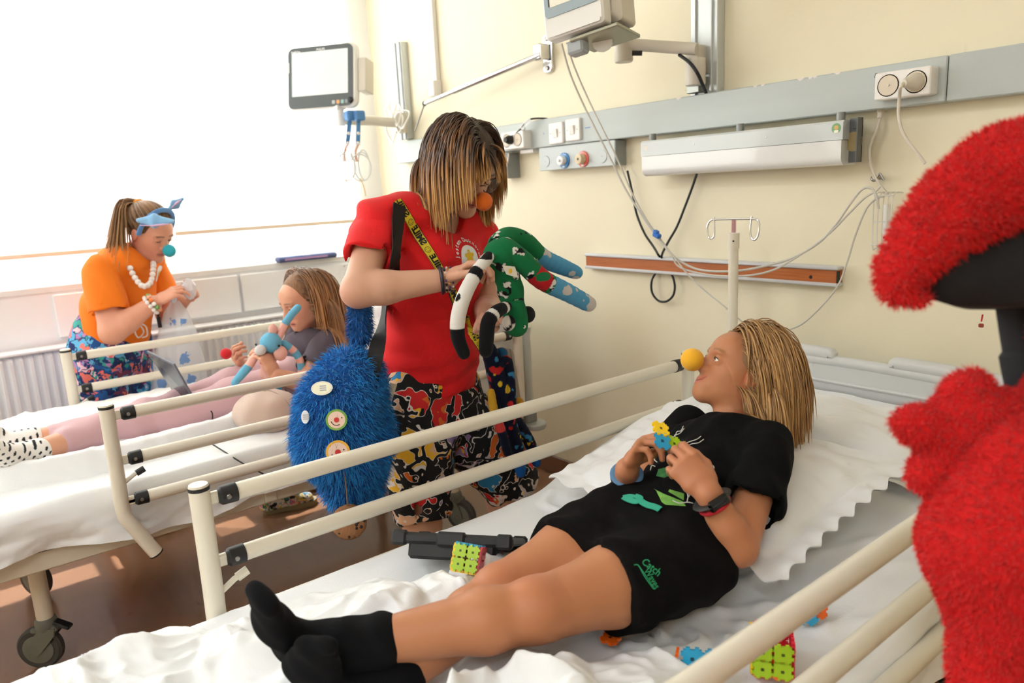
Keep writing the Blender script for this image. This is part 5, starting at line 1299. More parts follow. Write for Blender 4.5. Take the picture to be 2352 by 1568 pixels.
hm.build('hair', mat('blond_hair', (180,136,84), 0.42, attr=True, spec=0.5), child, angle=None)
Hm = SDF(); Hm.ell(HW(0,-.018,.036), np.array((.081,.096,.086))*.865, HA, 0)
for sg in (-1, 1):
    Hm.ell(HW(sg*.070,-.045,-.035), np.array((.018,.036,.070))*.865, HA, .02)
Hm.ell(HW(0,-.075,-.03), np.array((.070,.035,.075))*.865, HA, .03)
Hm.ell(HW(0,.10,-.012), np.array((.070,.085,.098))*.865, HA, .01, '-')
v_, q_ = Hm.mesh(0.003, 2); mesh_np('hair_mass', v_, q_, mat('hair_under', (140,100,60), 0.6), child)
# ---------------------------------------------------------------- the woman in red
WS = (208,160,134)
wom = thing('person', 'standing woman in a red t-shirt with an orange clown nose holding a sock toy', 'person', (-1.77, 1.08, 0.0))
pelW = U(985,905,X=-1.79); nkW = U(1002,492,X=-1.775); sRw = U(872,512,X=-1.735); sLw = U(1098,552,X=-1.80)
eRw = U(822,668,X=-1.62); wRw = U(1025,642,X=-1.52); eLw = U(1122,712,X=-1.73); wLw = U(1118,718,X=-1.56)
hcW = U(1062,384,X=-1.70); FW = V(0.82,0.02,-0.55)
bodyF = nrm(V(0.93,-0.10,0.0)); sdW = nrm(sLw-sRw)
chW = (sRw+sLw)/2+V(0,0,-0.10); wsW = pelW*0.62+chW*0.38
hipR_, hipL_ = pelW+sdW*-0.085+V(0,0,-0.03), pelW+sdW*0.085+V(0,0,-0.03)
knR, knL = U(968,1120,X=-1.76), U(1150,1080,X=-1.78); anR, anL = V(knR[0]-0.02, knR[1]-0.01, 0.08), V(knL[0]-0.02, knL[1]+0.03, 0.08)
B = SDF()
B.ecap(pelW-V(0,0,.04), wsW, (.145,.095), (.115,.085), sdW, .04); B.ecap(wsW, chW+V(0,0,.03), (.115,.085), (.135,.09), sdW, .04)
B.cone(chW+V(0,0,.07), nkW, .055, .043, .03); B.chain([sRw, sRw*0.5+nkW*0.5, nkW], [.042,.042,.042], .03); B.chain([sLw, sLw*0.5+nkW*0.5, nkW], [.042,.042,.042], .03)
for h_, k_, a_ in ((hipR_, knR, anR), (hipL_, knL, anL)):
    B.chain([h_, k_, k_*0.7+a_*0.3, a_], [.085,.052,.052,.034], .03); B.ecap(a_+V(0,0,-.035), a_+bodyF*0.15+V(0,0,-.045), (.032,.038), (.038,.022), sdW, .03)
for s_, e_, w_ in ((sRw, eRw, wRw), (sLw, eLw, wLw)):
    B.chain([s_, e_], [.047,.0395], .03); B.chain([e_, e_+(w_-e_)*0.3, w_], [.0395,.0400,.0265], .018)
bv, bq = B.mesh(0.006, 3); bcol = np.tile(np.array(lin(WS)), (len(bv), 1))
m = 0.35*np.exp(-(np.linalg.norm(bv-eRw-V(-.0,-.02,-.02), axis=1)/.035)**2)[:, None]; bcol = bcol*(1-m)+np.array(lin((214,130,106)))*m
hd, HAw, HWw, heyes = build_head(hcW, FW, V(0.25,0.02,1), 1.0, WS, (70,50,40), smile=0.2, lids=0.0, neck=(nkW-V(0,0,0.01), .046), lip=(186,92,92))
# hands: right grips the toy's hip from behind, left closes on a striped arm
HS = SDF(); fR = nrm(U(1100,600,X=-1.46)-wRw)
tR_ = hand_sdf(HS, wRw, fR, nrm(V(0.45,0.30,-0.25)), nrm(V(0.85,-0.35,-0.35)), 0.92, [(28,40,25),(35,45,30),(40,50,30),(45,55,30)], ((.75,.45,.30),(.9,.15,.35),(.9,-.1,.3)))
HS.cone(wRw+(eRw-wRw)*0.12, wRw, .0285, .0270, .008)
HS2 = SDF(); fL = nrm(U(1082,768,X=-1.47)-wLw)
tL_ = hand_sdf(HS2, wLw, fL, nrm(V(0.25,0.85,-0.35)), nrm(V(0.75,0.15,0.55)), 0.90, [(52,70,40),(58,76,40),(62,78,40),(66,78,40)], ((.70,.45,.40),(.75,.1,.7),(.6,-.3,.75)))
HS2.cone(wLw+(eLw-wLw)*0.15, wLw, .0285, .0265, .008)
parts_ = [(bv, bq, bcol), hd]
for H in (HS, HS2):
    v_, q_ = H.mesh(0.0021, 2); parts_.append((v_, q_, np.tile(np.array(lin((206,154,128))), (len(v_), 1))))
v_, q_, c_ = join_np(parts_); mesh_np('body', v_, q_, skin_mat('woman_skin'), wom, c_)
add_eyes(wom, HWw, HAw, 1.0, heyes, FW, lids=0.0, lash=(40,30,28))
for p, d, r in (tR_[4], tL_[4], tL_[0], tL_[1]):
    o = MB().sphere(p+d*r*.25, (r*.75, r*.75, r*.75), 12).build('fingernail', mat('mauve_nail', (150,110,120), 0.25), wom)
# t-shirt
T = SDF()
T.ecap(pelW+V(0,0,.035), wsW, (.170,.120), (.150,.108), sdW, .04); T.ecap(wsW, chW+V(0,0,.02), (.150,.108), (.155,.112), sdW, .04)
T.ell(chW+bodyF*0.055+sdW*.065, (.055,.055,.06), None, .05); T.ell(chW+bodyF*0.055-sdW*.065, (.055,.055,.06), None, .05)
T.chain([sRw, sRw*0.5+nkW*0.5], [.062,.062], .04); T.chain([sLw, sLw*0.5+nkW*0.5], [.060,.060], .04); T.cone(sRw*0.5+nkW*0.5, sLw*0.5+nkW*0.5, .066, .066, .03)
uR, uL = nrm(eRw-sRw), nrm(eLw-sLw)
T.cone(sRw, sRw+uR*0.05, .060, .062, .03); T.cone(sLw, sLw+uL*0.05, .058, .060, .03)
T.plane(pelW+V(0,0,.010), (0.0,0.05,-1), .003)
T.cone(nkW-V(0,0,.03), nkW+V(0,0,.12)+bodyF*.02, .050, .075, .004, '-'); T.ell(nkW+bodyF*.055+V(0,0,-.005), (.055,.06,.05), None, .01, '-')
T.fn(lambda X, Y, Z: 0.0035*np.sin(X*26+Y*30+Z*38+3*np.sin(Y*11+Z*7))+0.0025*np.sin(Y*22-Z*70+3*np.sin(X*9+Z*15)))
fnr = lambda X, Y, Z: 0.0028*np.sin(X*26+Y*30+Z*38+3*np.sin(Y*11+Z*7))
tv, tq = T.mesh(0.005, 2)
tv, tq, _ = join_np([(tv, tq, np.zeros((len(tv), 3))), sleeve(sRw-uR*.01, uR, .145, .060, .066, .004, .84, fnr), sleeve(sLw-uL*.01, uL, .14, .058, .064, .004, .84, fnr)])
M_red = mat('red_jersey', (224,14,22), 0.85, sheen=0.05, bump=(420,0.15), var=(10,0.06))
shirtW = mesh_np('t_shirt', tv, tq, M_red, wom); bvW = bvh_of(shirtW)
# trousers with a busy colourful print
def print_mat(name, pal, base, scale, outline=None, warp=0.5, edge=0.06, gap=0.10):
    m = bpy.data.materials.new(name); m.use_nodes = True; nt = m.node_tree; N = nt.nodes; L = nt.links; b = N['Principled BSDF']; b.inputs['Roughness'].default_value = 0.85
    tc = N.new('ShaderNodeTexCoord'); no = N.new('ShaderNodeTexNoise'); no.inputs['Scale'].default_value = scale*1.3; no.inputs['Detail'].default_value = 2
    L.new(tc.outputs['Object'], no.inputs['Vector'])
    sb = N.new('ShaderNodeVectorMath'); sb.operation = 'SUBTRACT'; L.new(no.outputs['Color'], sb.inputs[0]); sb.inputs[1].default_value = (.5,.5,.5)
    scl = N.new('ShaderNodeVectorMath'); scl.operation = 'SCALE'; L.new(sb.outputs[0], scl.inputs[0]); scl.inputs['Scale'].default_value = warp/scale*2
    ad = N.new('ShaderNodeVectorMath'); ad.operation = 'ADD'; L.new(tc.outputs['Object'], ad.inputs[0]); L.new(scl.outputs[0], ad.inputs[1])
    v1 = N.new('ShaderNodeTexVoronoi'); v1.feature = 'F1'; v1.inputs['Scale'].default_value = scale; L.new(ad.outputs[0], v1.inputs['Vector'])
    v2 = N.new('ShaderNodeTexVoronoi'); v2.feature = 'DISTANCE_TO_EDGE'; v2.inputs['Scale'].default_value = scale; L.new(ad.outputs[0], v2.inputs['Vector'])
    sx = N.new('ShaderNodeSeparateColor'); L.new(v1.outputs['Color'], sx.inputs[0])
    cr = N.new('ShaderNodeValToRGB'); cr.color_ramp.interpolation = 'CONSTANT'; e = cr.color_ramp.elements
    while len(e) > 1: e.remove(e[-1])
    e[0].position = 0; e[0].color = (*lin(pal[0]), 1)
    for i in range(1, len(pal)): q = e.new(i/len(pal)); q.color = (*lin(pal[i]), 1)
    L.new(sx.outputs[0], cr.inputs[0])
    # a second colour inside each blob
    v3 = N.new('ShaderNodeTexVoronoi'); v3.feature = 'F1'; v3.inputs['Scale'].default_value = scale*2.3; L.new(ad.outputs[0], v3.inputs['Vector'])
    s3 = N.new('ShaderNodeSeparateColor'); L.new(v3.outputs['Color'], s3.inputs[0])
    cr3 = N.new('ShaderNodeValToRGB'); cr3.color_ramp.interpolation = 'CONSTANT'; e = cr3.color_ramp.elements
    while len(e) > 1: e.remove(e[-1])
    e[0].position = 0; e[0].color = (*lin(pal[-1]), 1)
    for i in range(1, len(pal)): q = e.new(i/len(pal)); q.color = (*lin(pal[-1-i]), 1)
    L.new(s3.outputs[1], cr3.inputs[0])
    gt = N.new('ShaderNodeMath'); gt.operation = 'GREATER_THAN'; gt.inputs[1].default_value = 0.62; L.new(s3.outputs[2], gt.inputs[0])
    mx = N.new('ShaderNodeMix'); mx.data_type = 'RGBA'; L.new(gt.outputs[0], mx.inputs['Factor']); L.new(cr.outputs[0], mx.inputs['A']); L.new(cr3.outputs[0], mx.inputs['B'])
    cur = mx.outputs['Result']
    if outline:
        g1 = N.new('ShaderNodeMath'); g1.operation = 'LESS_THAN'; g1.inputs[1].default_value = gap+edge; L.new(v2.outputs['Distance'], g1.inputs[0])
        m1 = N.new('ShaderNodeMix'); m1.data_type = 'RGBA'; L.new(g1.outputs[0], m1.inputs['Factor']); L.new(cur, m1.inputs['A']); m1.inputs['B'].default_value = (*lin(outline), 1); cur = m1.outputs['Result']
    g2 = N.new('ShaderNodeMath'); g2.operation = 'LESS_THAN'; g2.inputs[1].default_value = gap; L.new(v2.outputs['Distance'], g2.inputs[0])
    m2 = N.new('ShaderNodeMix'); m2.data_type = 'RGBA'; L.new(g2.outputs[0], m2.inputs['Factor']); L.new(cur, m2.inputs['A']); m2.inputs['B'].default_value = (*lin(base), 1)
    L.new(m2.outputs['Result'], b.inputs['Base Color']); return m
M_prt = print_mat('colourful_print', [(236,182,44), (12,12,14), (232,226,220), (206,34,36), (12,12,14), (222,176,140), (40,132,186), (236,182,44), (196,186,182), (214,104,34), (12,12,14), (150,130,180)], (10,10,12), 12.5, (226,220,212), 0.85, 0.028, 0.11)
def trousers(name, m, parent, pel, hR, hL, kR, kL, side, r0, hem, hemr, vox=0.006):
    S = SDF(); S.ecap(pel+V(0,0,-.05), pel+V(0,0,.05), (r0[0], r0[1]), (r0[0]*.93, r0[1]*.93), side, .03)
    for h_, k_ in ((hR, kR), (hL, kL)):
        d = nrm(k_-h_); e = k_+d*hem; S.chain([h_+V(0,0,.01), h_*0.5+k_*0.5, e], [r0[2], (r0[2]+hemr)/2*1.0, hemr], .035)
        S.cone(e-d*.03, e+d*.2, hemr*.84, hemr*.9, .004, '-'); S.box(e+d*0.10, (.14,.10,.14), [nrm(np.cross(d, (1,.3,0))), d, nrm(np.cross(nrm(np.cross(d, (1,.3,0))), d))], 0, .004, '-') if False else S.cone(e+d*(hemr+.03), e+d*(hemr+.25), hemr*1.5, hemr*1.6, .005, '-')
    S.fn(lambda X, Y, Z: 0.005*np.sin(X*22+Y*30+Z*14+3*np.sin(Y*9+Z*7))+0.003*np.sin(Y*50+X*40-Z*22))
    v, q = S.mesh(vox, 2); return mesh_np(name, v, q, m, parent)
tro = trousers('trousers', M_prt, wom, pelW, hipR_, hipL_, knR, knL, sdW, (.165,.125,.112), 0.06, .092)
MB().tube(cat_rom([U(x, y, X=-1.655) for x, y in ((882,955),(892,915),(903,880))]), [.008,.011,.012]+[.012]*14, 10, flat=0.5).build('phone_edge', mat('cream_case', (216,206,180), 0.4), wom)
# print on the chest: arched words round a white disc with a yellow curl
def decal_disc(name, m, parent, bvh, px, py, r, n_=28, lift=0.0012, ry=None):
    c, nn = hit_px(bvh, px, py)
    u = nrm(np.cross((0,0,1), nn)); v = np.cross(nn, u); ring = [c+u*r*math.cos(a)+v*(ry or r)*math.sin(a) for a in np.linspace(0, 2*np.pi, n_, endpoint=False)]
    mid = [c+u*r*.5*math.cos(a)+v*(ry or r)*.5*math.sin(a) for a in np.linspace(0, 2*np.pi, n_, endpoint=False)]
    P = drop_on(np.array(ring+mid+[c]), bvh, nn, lift, 0.05)
    f = [(i, (i+1) % n_, n_+(i+1) % n_, n_+i) for i in range(n_)]+[(n_+i, n_+(i+1) % n_, 2*n_) for i in range(n_)]
    return MB().add(P, f).build(name, m, parent, angle=None), c, nn, u, v
M_wp = mat('white_print', (245,245,245), 0.5); M_yp = mat('yellow_print', (240,196,40), 0.6)
res_ = decal_disc('chest_badge', M_wp, wom, bvW, 1080, 592, 0.036)
_, bc, bn, bu, bw = res_
S_ = MB(); rr = [0.016+0.004*math.sin(5*a) for a in np.linspace(0, 2*np.pi, 40, endpoint=False)]
P = np.array([bc+bu*(r*math.cos(a)-.002)+bw*(r*math.sin(a)+.004) for r, a in zip(rr, np.linspace(0, 2*np.pi, 40, endpoint=False))]+[bc]); P = drop_on(P, bvW, bn, 0.002, 0.05); S_.add(P, [(i, (i+1) % 40, 40) for i in range(40)]); S_.build('badge_print', M_yp, wom, angle=None)
tx = MB(); word = 'Jestem Doktorem'
for i, ch in enumerate(word):
    if ch == ' ': continue
    a = math.radians(172-i*12.5); R_ = 0.051
    t_, f_ = text_mesh(ch, 0.0165, 0.0004)
    if not len(t_): continue
    u_ = bu*math.sin(a)-bw*math.cos(a); v_ = bu*math.cos(a)+bw*math.sin(a)
    P = bc+bu*R_*math.cos(a)+bw*R_*math.sin(a)+t_[:, :1]*u_+t_[:, 1:]*v_
    tx.add(drop_on(P, bvW, bn, 0.0016, 0.06), f_)
tx.build('chest_lettering', M_wp, wom, smooth=False)
# yellow lanyard reading SMILE
def path_on(bvh, pix, lift):
    P, N = [], []
    for px, py in pix:
        h, n = hit_px(bvh, px, py, lift)
        if h is None: continue
        P.append(h); N.append(n)
    return P, N
lan = thing('lanyard', 'yellow lanyard printed SMILE worn across the red t-shirt', 'lanyard', U(1000,600,X=-1.65))
P, N = path_on(bvW, ((912,463),(935,500),(960,540),(985,580),(1010,622),(1032,660),(1052,700),(1070,735)), 0.004)
P[0] = P[0]+V(0,0,0.002); P = P+[U(1090,770,X=-1.60), U(1118,815,X=-1.63), U(1140,850,X=-1.66)]; N = N+[nrm(V(.8,-.5,.2))]*3
M_lan = mat('lanyard_yellow', (226,204,48), 0.5); M_lb = mat('lanyard_black', (16,16,16), 0.6)
_, lf_, LL = ribbon(P, N, 0.026, 'strap', M_lan, lan)
for sg in (-1, 1):
    G = np.array([[lf_(s, sg*0.0117, .0004), lf_(s, sg*0.0131, .0004)] for s in np.linspace(0, LL, 60)]); MB().grid(G).build('edge_stripe', M_lb, lan, angle=None)
s0 = -0.012; letters = MB()
while s0 < LL-0.05:
    t_, f_ = text_mesh('SMILE', 0.024, 0.0012, 'LEFT'); w_ = t_[:, 0].max()
    P2 = np.array([lf_(np.clip(s0+w_-a, 0, LL), b) for a, b in t_]); letters.add(P2, f_)
    sc_ = s0+w_+0.018
    for (rx, r0_, r1_) in ((0, .0075, .0088),):
        ring = []
        for a in np.linspace(0, 2*np.pi, 24): ring += [lf_(np.clip(sc_+r0_*math.cos(a), 0, LL), r0_*math.sin(a)), lf_(np.clip(sc_+r1_*math.cos(a), 0, LL), r1_*math.sin(a))]
        letters.add(ring, [(2*i, 2*i+1, 2*i+3, 2*i+2) for i in range(23)])
    for d_ in (-.0028, .0028): letters.add([lf_(np.clip(sc_-.002+.0011*math.cos(a), 0, LL), d_+.0011*math.sin(a)) for a in np.linspace(0, 2*np.pi, 8, endpoint=False)], [tuple(range(8))])
    sm_ = []
    for a in np.linspace(-1.1, 1.1, 10): sm_ += [lf_(np.clip(sc_+.0042*math.cos(a), 0, LL), .0046*math.sin(a)), lf_(np.clip(sc_+.0052*math.cos(a), 0, LL), .0055*math.sin(a))]
    letters.add(sm_, [(2*i, 2*i+1, 2*i+3, 2*i+2) for i in range(9)])
    s0 = sc_+0.016
letters.build('lettering', M_lb, lan, smooth=False)
# glasses
gl = HWw
M_gl = mat('glasses_frame', (70,40,36), 0.25); gm = MB()
for sg in (-1, 1):
    th = np.linspace(0, 2*np.pi, 26); gm.tube([gl(sg*.032+.025*math.cos(a), .098-.004*abs(math.cos(a)), .000+.021*math.sin(a)) for a in th], .0016, 6, cap=False)
    gm.tube([gl(sg*.057, .094, .006), gl(sg*.072, .04, .008), gl(sg*.076, -.01, .004)], .0018, 6)
gm.tube(cat_rom([gl(-.009,.101,.004), gl(0,.104,.007), gl(.009,.101,.004)]), .0014, 6)
gm.build('glasses', M_gl, wom)
for sg in (-1, 1): MB().add([gl(sg*.032+.024*math.cos(a), .0975, .020*math.sin(a)) for a in np.linspace(0, 2*np.pi, 24, endpoint=False)], [tuple(range(24))]).build('lens', mat('lens_glass', (235,240,240), 0.05, alpha=0.12), wom, smooth=False)
foam_nose('orange foam clown nose on the woman in red', HWw(0,.124,-.030), 0.0250, (236,112,22))
# hair: brown bob fading to blond
rng_h = np.random.default_rng(11)
def colf_w(tt, r, q):
    a = np.array(lin((66,46,32))); mid = np.array(lin((140,92,48))); b = np.array(lin((222,172,108))); z = tt+0.22*r
    f1 = np.clip((z-0.30)/0.35, 0, 1)[:, None]; f2 = np.clip((z-0.60)/0.35, 0, 1)[:, None]
    return (a*(1-f1)+mid*f1)*(1-f2)+b*f2
def hl_w(q): return not ((q[1] > 0.050 and q[2] < 0.070) or (q[1] > 0.018 and q[2] < 0.045) or q[2] < -0.05 or (q[0] > 0.03 and q[1] > 0.02))
part_w = lambda q: ((1.0 if q[0] > 0.012 else -1.0)*(0.35 if q[1] > .055 else 1.0), 0.7 if q[1] > 0.055 else (-0.55 if q[1] > 0 else -0.45), -0.25)
collw = [(nkW, hcW, .050), (sRw, nkW, .058), (sLw, nkW, .058), (nkW+V(0,0,-.03), chW, .09)]
hm = hair_strands(hcW, HAw, 1.0, 2900, lambda q: (0.215 if q[1] < .05 else 0.085), part_w, rng_h, colliders=collw, hairline=hl_w, colf=colf_w, rad=0.0026, stiff=0.70, jitter=0.12, reject=lambda l: bool(((l[:, 1] > .085) & (l[:, 2] < .02) & (l[:, 0] > -.06)).any()))
hm.build('hair', mat('ombre_hair', (150,110,70), 0.36, attr=True, spec=0.5), wom, angle=None)
Hm = SDF(); Hm.ell(HWw(0,-.012,.036), np.array((.083,.098,.088)), HAw, 0)
dv = V(0,0,-1)
for (p, q, L_, ru, rv) in ((HWw(-.074,-.010,.02), HAw[1], .135, .050, .013), (HWw(-.060,-.060,.01), nrm(HAw[1]+HAw[0]*-.8), .125, .045, .016), (HWw(-.01,-.092,.02), HAw[0], .105, .060, .018), (HWw(.05,-.075,.01), nrm(HAw[1]-HAw[0]*.8), .11, .045, .016), (HWw(.072,-.02,.02), HAw[1], .12, .040, .013)):
    Hm.ecap(p, p+dv*L_, (ru, rv), (ru*1.05, rv*.75), q, .02)
Hm.ell(HWw(0,.112,-.018), np.array((.066,.085,.090)), HAw, .01, '-')
v_, q_ = Hm.mesh(0.003, 2); zz = (hcW[2]+.03-v_[:, 2])/.17; cc = colf_w(np.clip(zz, 0, 1), 0.0, None)*0.8; mesh_np('hair_mass', v_, q_, mat('hair_under_w', (120,80,50), 0.55, attr=True, bump=(90,.6), stretch=(3,3,.25)), wom, cc)
# hair clips: three hearts and a flower animal
bvH = bvh_of(bpy.data.objects[hm_name]) if False else BVHTree.FromPolygons(v_.tolist(), q_.tolist())
def heart(n=24): 
    return [(.0105*(16*math.sin(t)**3)/16, .0105*(13*math.cos(t)-5*math.cos(2*t)-2*math.cos(3*t)-math.cos(4*t))/16) for t in np.linspace(0, 2*np.pi, n, endpoint=False)]
clip = thing('hair_clip', 'hair clip of pink, red and orange hearts in the woman\'s brown hair', 'hair clip', hit_px(bvH, 1053, 303)[0])
for px, py, cl in ((1040,295,(226,140,190)), (1050,305,(226,62,60)), (1064,313,(238,168,56))):
    p, n_ = hit_px(bvH, px, py, 0.012); u_ = nrm(np.cross((0.2,0,1), n_)); w_ = np.cross(n_, u_)
    MB().prism(heart(), p, u_*1.15, w_*1.15, 0.004).build('heart', mat('heart_%d' % cl[1], cl, 0.3), clip, angle=0.5)
clip = thing('hair_clip', 'pink flower and orange animal hair clip below the hearts', 'hair clip', hit_px(bvH, 1024, 328)[0])
p, n_ = hit_px(bvH, 1020, 325, 0.012); u_ = nrm(np.cross((0.2,0,1), n_)); w_ = np.cross(n_, u_)
MB().prism([((.0125+.002*math.cos(6*a))*math.cos(a), (.0125+.002*math.cos(6*a))*math.sin(a)) for a in np.linspace(0, 2*np.pi, 36, endpoint=False)], p, u_, w_, 0.004).build('flower', mat('clip_pink', (222,70,150), 0.3), clip, angle=0.5)
MB().prism(circ(.0065, 18, .007), p+n_*0.0042, u_, w_, 0.0006).build('face', mat('clip_cream', (240,214,180), 0.4), clip)
p, n_ = hit_px(bvH, 1031, 335, 0.012); MB().prism(rrect(.026, .011, .004), p, u_, w_, 0.004).build('animal_body', mat('clip_orange', (240,158,76), 0.3), clip, angle=0.5)
for q in (-.009, .009): MB().prism(rrect(.005, .006, .001), p+u_*q-w_*.007, u_, w_, 0.004).build('paw', mat('clip_cream', (240,214,180), 0.4), clip)
# bracelets and neck cord
M_bd = [mat('bead_purple', (90,70,110), 0.35), mat('bead_gold', (196,150,84), 0.3, metal=0.5), mat('bead_pearl', (214,206,196), 0.2), mat('bead_dark', (40,40,52), 0.4)]
axR = nrm(wRw-eRw)
for i, (t_, rr) in enumerate(((.94, .0040), (.985, .0034), (1.02, .0034), (1.06, .0028))):
    c0 = eRw+(wRw-eRw)*t_; u_ = nrm(np.cross(axR, (0,0,1))); w_ = np.cross(axR, u_); R_ = .031 if t_ < 1.0 else .032
    if i == 0: bracelet('bracelet', wom, c0, axR, .0335, .0045, M_bd[3], 'dark braided bracelet', sq=.95); continue
    for j in range(18):
        a = 2*np.pi*j/18+i; MB().sphere(c0+R_*(math.cos(a)*u_+.92*math.sin(a)*w_), rr, 8).build('bracelet_bead', M_bd[(j*7+i*3) % 4], wom)
MB().tube(cat_rom([c0+V(0.0,-0.01,-.035), c0+V(0.004,-0.004,-.065), c0+V(0.006,0.0,-.095)]), .0012, 6).build('bracelet_cord', M_lb, wom)
th = np.linspace(0.2, 2*np.pi-0.2, 40); cN = nkW+V(0,0,0.0)
bracelet('neck_cord', wom, nkW+V(0,0,0.012)+bodyF*.01, nrm(V(0.25,0,1)), .056, .0016, mat('maroon_cord', (86,30,44), 0.6), sq=.95)
# ---------------------------------------------------------------- sock toy in the hands of the woman in red
def seg_t(Pv, pts):
    """nearest parameter (metres) along a polyline and total length"""
    pts = np.asarray(pts); best = np.full(len(Pv), 1e9); tt = np.zeros(len(Pv)); acc = 0
    for i in range(len(pts)-1):
        d = pts[i+1]-pts[i]; l = np.linalg.norm(d); t = np.clip(((Pv-pts[i]) @ d)/(l*l), 0, 1); e = np.linalg.norm(Pv-pts[i]-t[:, None]*d, axis=1)
        m = e < best; best[m] = e[m]; tt[m] = acc+t[m]*l; acc += l
    return tt, acc, best
def limb(name, parent, pts, r, colf, m, k=.01, vox=0.0028, n=4, ends=None):
    C = cat_rom(pts, n); S = SDF(); rr = np.interp(np.linspace(0, 1, len(C)), np.linspace(0, 1, len(r)), r) if np.ndim(r) else np.full(len(C), r)
    S.chain(list(C), list(rr), .004); v, q = S.mesh(vox, 2); t, L, _ = seg_t(v, C)
    return mesh_np(name, v, q, m, parent, colf(t, L, v))
def two(mask, a, b): return np.where(mask[:, None], np.array(lin(a)), np.array(lin(b)))
M_knit = mat('knit', (120,120,120), 0.95, attr=True, spec=0.2, sheen=0.05, bump=(650,0.3))
XT = -1.46
toy1 = thing('sock_toy', 'green sock monkey with cow-spot arms and blue feet held by the woman in red', 'toy', U(1150,600,X=XT))
GR, BK, WH, BL, RD = (22,112,66), (18,18,20), (226,222,216), (84,158,202), (188,30,38)
def q3(pix, X): return [U(x, y, X=X+(dx[0] if (dx := p[2:]) else 0)) for p in pix for x, y in (p[:2],)]
def cowmask(v, sc=26.0, th=0.56, seed=3): return fbm(v[:, 0]*sc, v[:, 1]*sc, v[:, 2]*sc, oct=2, seed=seed) > th
def green_leg(t, L, v, cut=0.52, band=None, seed=3):
    c = two(cowmask(v, 48, .66, seed), WH, GR); c = np.where((cowmask(v, 95, .50, seed+5) & cowmask(v, 48, .66, seed))[:, None], np.array(lin(BK)), c)
    if band: m = (t > band[0]*L) & (t < band[1]*L) & (vnoise(v[:, 0]*25, v[:, 1]*25, v[:, 2]*25, 2) > .35); c = np.where(m[:, None], np.array(lin(RD)), c)
    bl = two(fbm(v[:, 0]*30, v[:, 1]*30, v[:, 2]*30, oct=2, seed=9) > .62, (206,200,198), BL); return np.where((t > cut*L)[:, None], bl, c)
S = SDF(); tor = q3(((1148,588),(1162,625),(1172,665),(1180,705)), XT); S.ell(U(1147,587,X=XT), .040, None, 0); S.chain(tor, [.036,.031,.031,.029], .015)
v_, q_ = S.mesh(.003, 2); c_ = two(cowmask(v_, 46, .63), WH, GR); c_ = np.where((cowmask(v_, 90, .48, 8) & cowmask(v_, 46, .63))[:, None], np.array(lin(BK)), c_)
c_ = np.where((v_[:, 2] > U(1147,600,X=XT)[2])[:, None], np.array(lin(GR)), c_); mesh_np('torso', v_, q_, M_knit, toy1, c_)
limb('leg', toy1, q3(((1160,572,.01),(1200,600,.03),(1245,642,.04),(1300,670,.04),(1352,698,.04)), XT), [.030,.027,.026,.025,.0235,.021], lambda t, L, v: green_leg(t, L, v, .50, (.30,.46)), M_knit)
limb('leg', toy1, q3(((1145,562,-.02),(1168,545,-.03),(1205,556,-.03),(1242,590,-.03),(1290,612,-.03),(1324,626,-.03)), XT), [.028,.026,.026,.025,.022,.018], lambda t, L, v: green_leg(t, L, v, .50, None, 12), M_knit)
hdT = q3(((1180,705),(1184,728),(1186,748)), XT+.01)
limb('head', toy1, hdT, [.029,.030,.029], lambda t, L, v: np.tile(np.array(lin(GR)), (len(v), 1)), M_knit)
MB().sphere(U(1212,722,X=XT+.01), (.020,.020,.022), 20).build('ear', mat('black_knit', (16,16,18), 0.95, bump=(650,0.3)), toy1)
mb = MB().sphere(U(1168,742,X=XT+.035), (.012,.020,.020), 24); P = mb.v[0]; mb.col = [two(cowmask(P, 45, .52, 5), BK, WH)]; mb.build('ear', M_knit, toy1)
for r, cl, o_ in ((.0055, (235,235,232), 0), (.0024, (14,14,14), .003)): MB().sphere(U(1203,750,X=XT+.037+o_), r, 14).build('eye', mat('toy_eye_%d' % cl[0], cl, 0.25), toy1)
def arm_w(t, L, v): return np.where((t > .76*L)[:, None], np.array(lin(BK)), two(cowmask(v, 26, .60, 6) | (np.abs(t-.25*L) < .012), BK, WH))
def arm_b(t, L, v): return two(((t > .06*L) & (t < .14*L)) | ((t > .40*L) & (t < .47*L)), WH, BK)
limb('arm', toy1, q3(((1122,590,.02),(1092,630,.04),(1066,680,.05),(1052,730,.05),(1052,775,.05),(1066,812,.05)), XT), [.014,.0165,.017,.017,.016,.014], arm_w, M_knit)
limb('arm', toy1, q3(((1164,704,.04),(1140,716,.06),(1122,738,.07),(1118,770,.07),(1116,806,.07)), XT), [.013,.016,.0165,.017,.016], arm_b, M_knit)
q = [U(x, y, X=XT+.045) for x, y in ((1153,609),(1182,612),(1190,638),(1163,630))]; mb = MB(); n_ = nrm(np.cross(q[1]-q[0], q[3]-q[0])); mb.add(q+[p-n_*.0012 for p in q], [(0,1,2,3),(7,6,5,4),(0,4,5,1),(1,5,6,2),(2,6,7,3),(3,7,4,0)]); lb = mb.build('cloth_label', mat('label_white', (236,230,218), 0.8), toy1, smooth=False)
cq = sum(q)/4; n2_ = n_ if n_ @ (CAMP-cq) > 0 else -n_; u_ = nrm(q[1]-q[0]); MB().prism(circ(.0048, 18, .006), cq+n2_*.0015, u_, np.cross(n2_, u_), .0004).build('label_print', M_yp, lb)

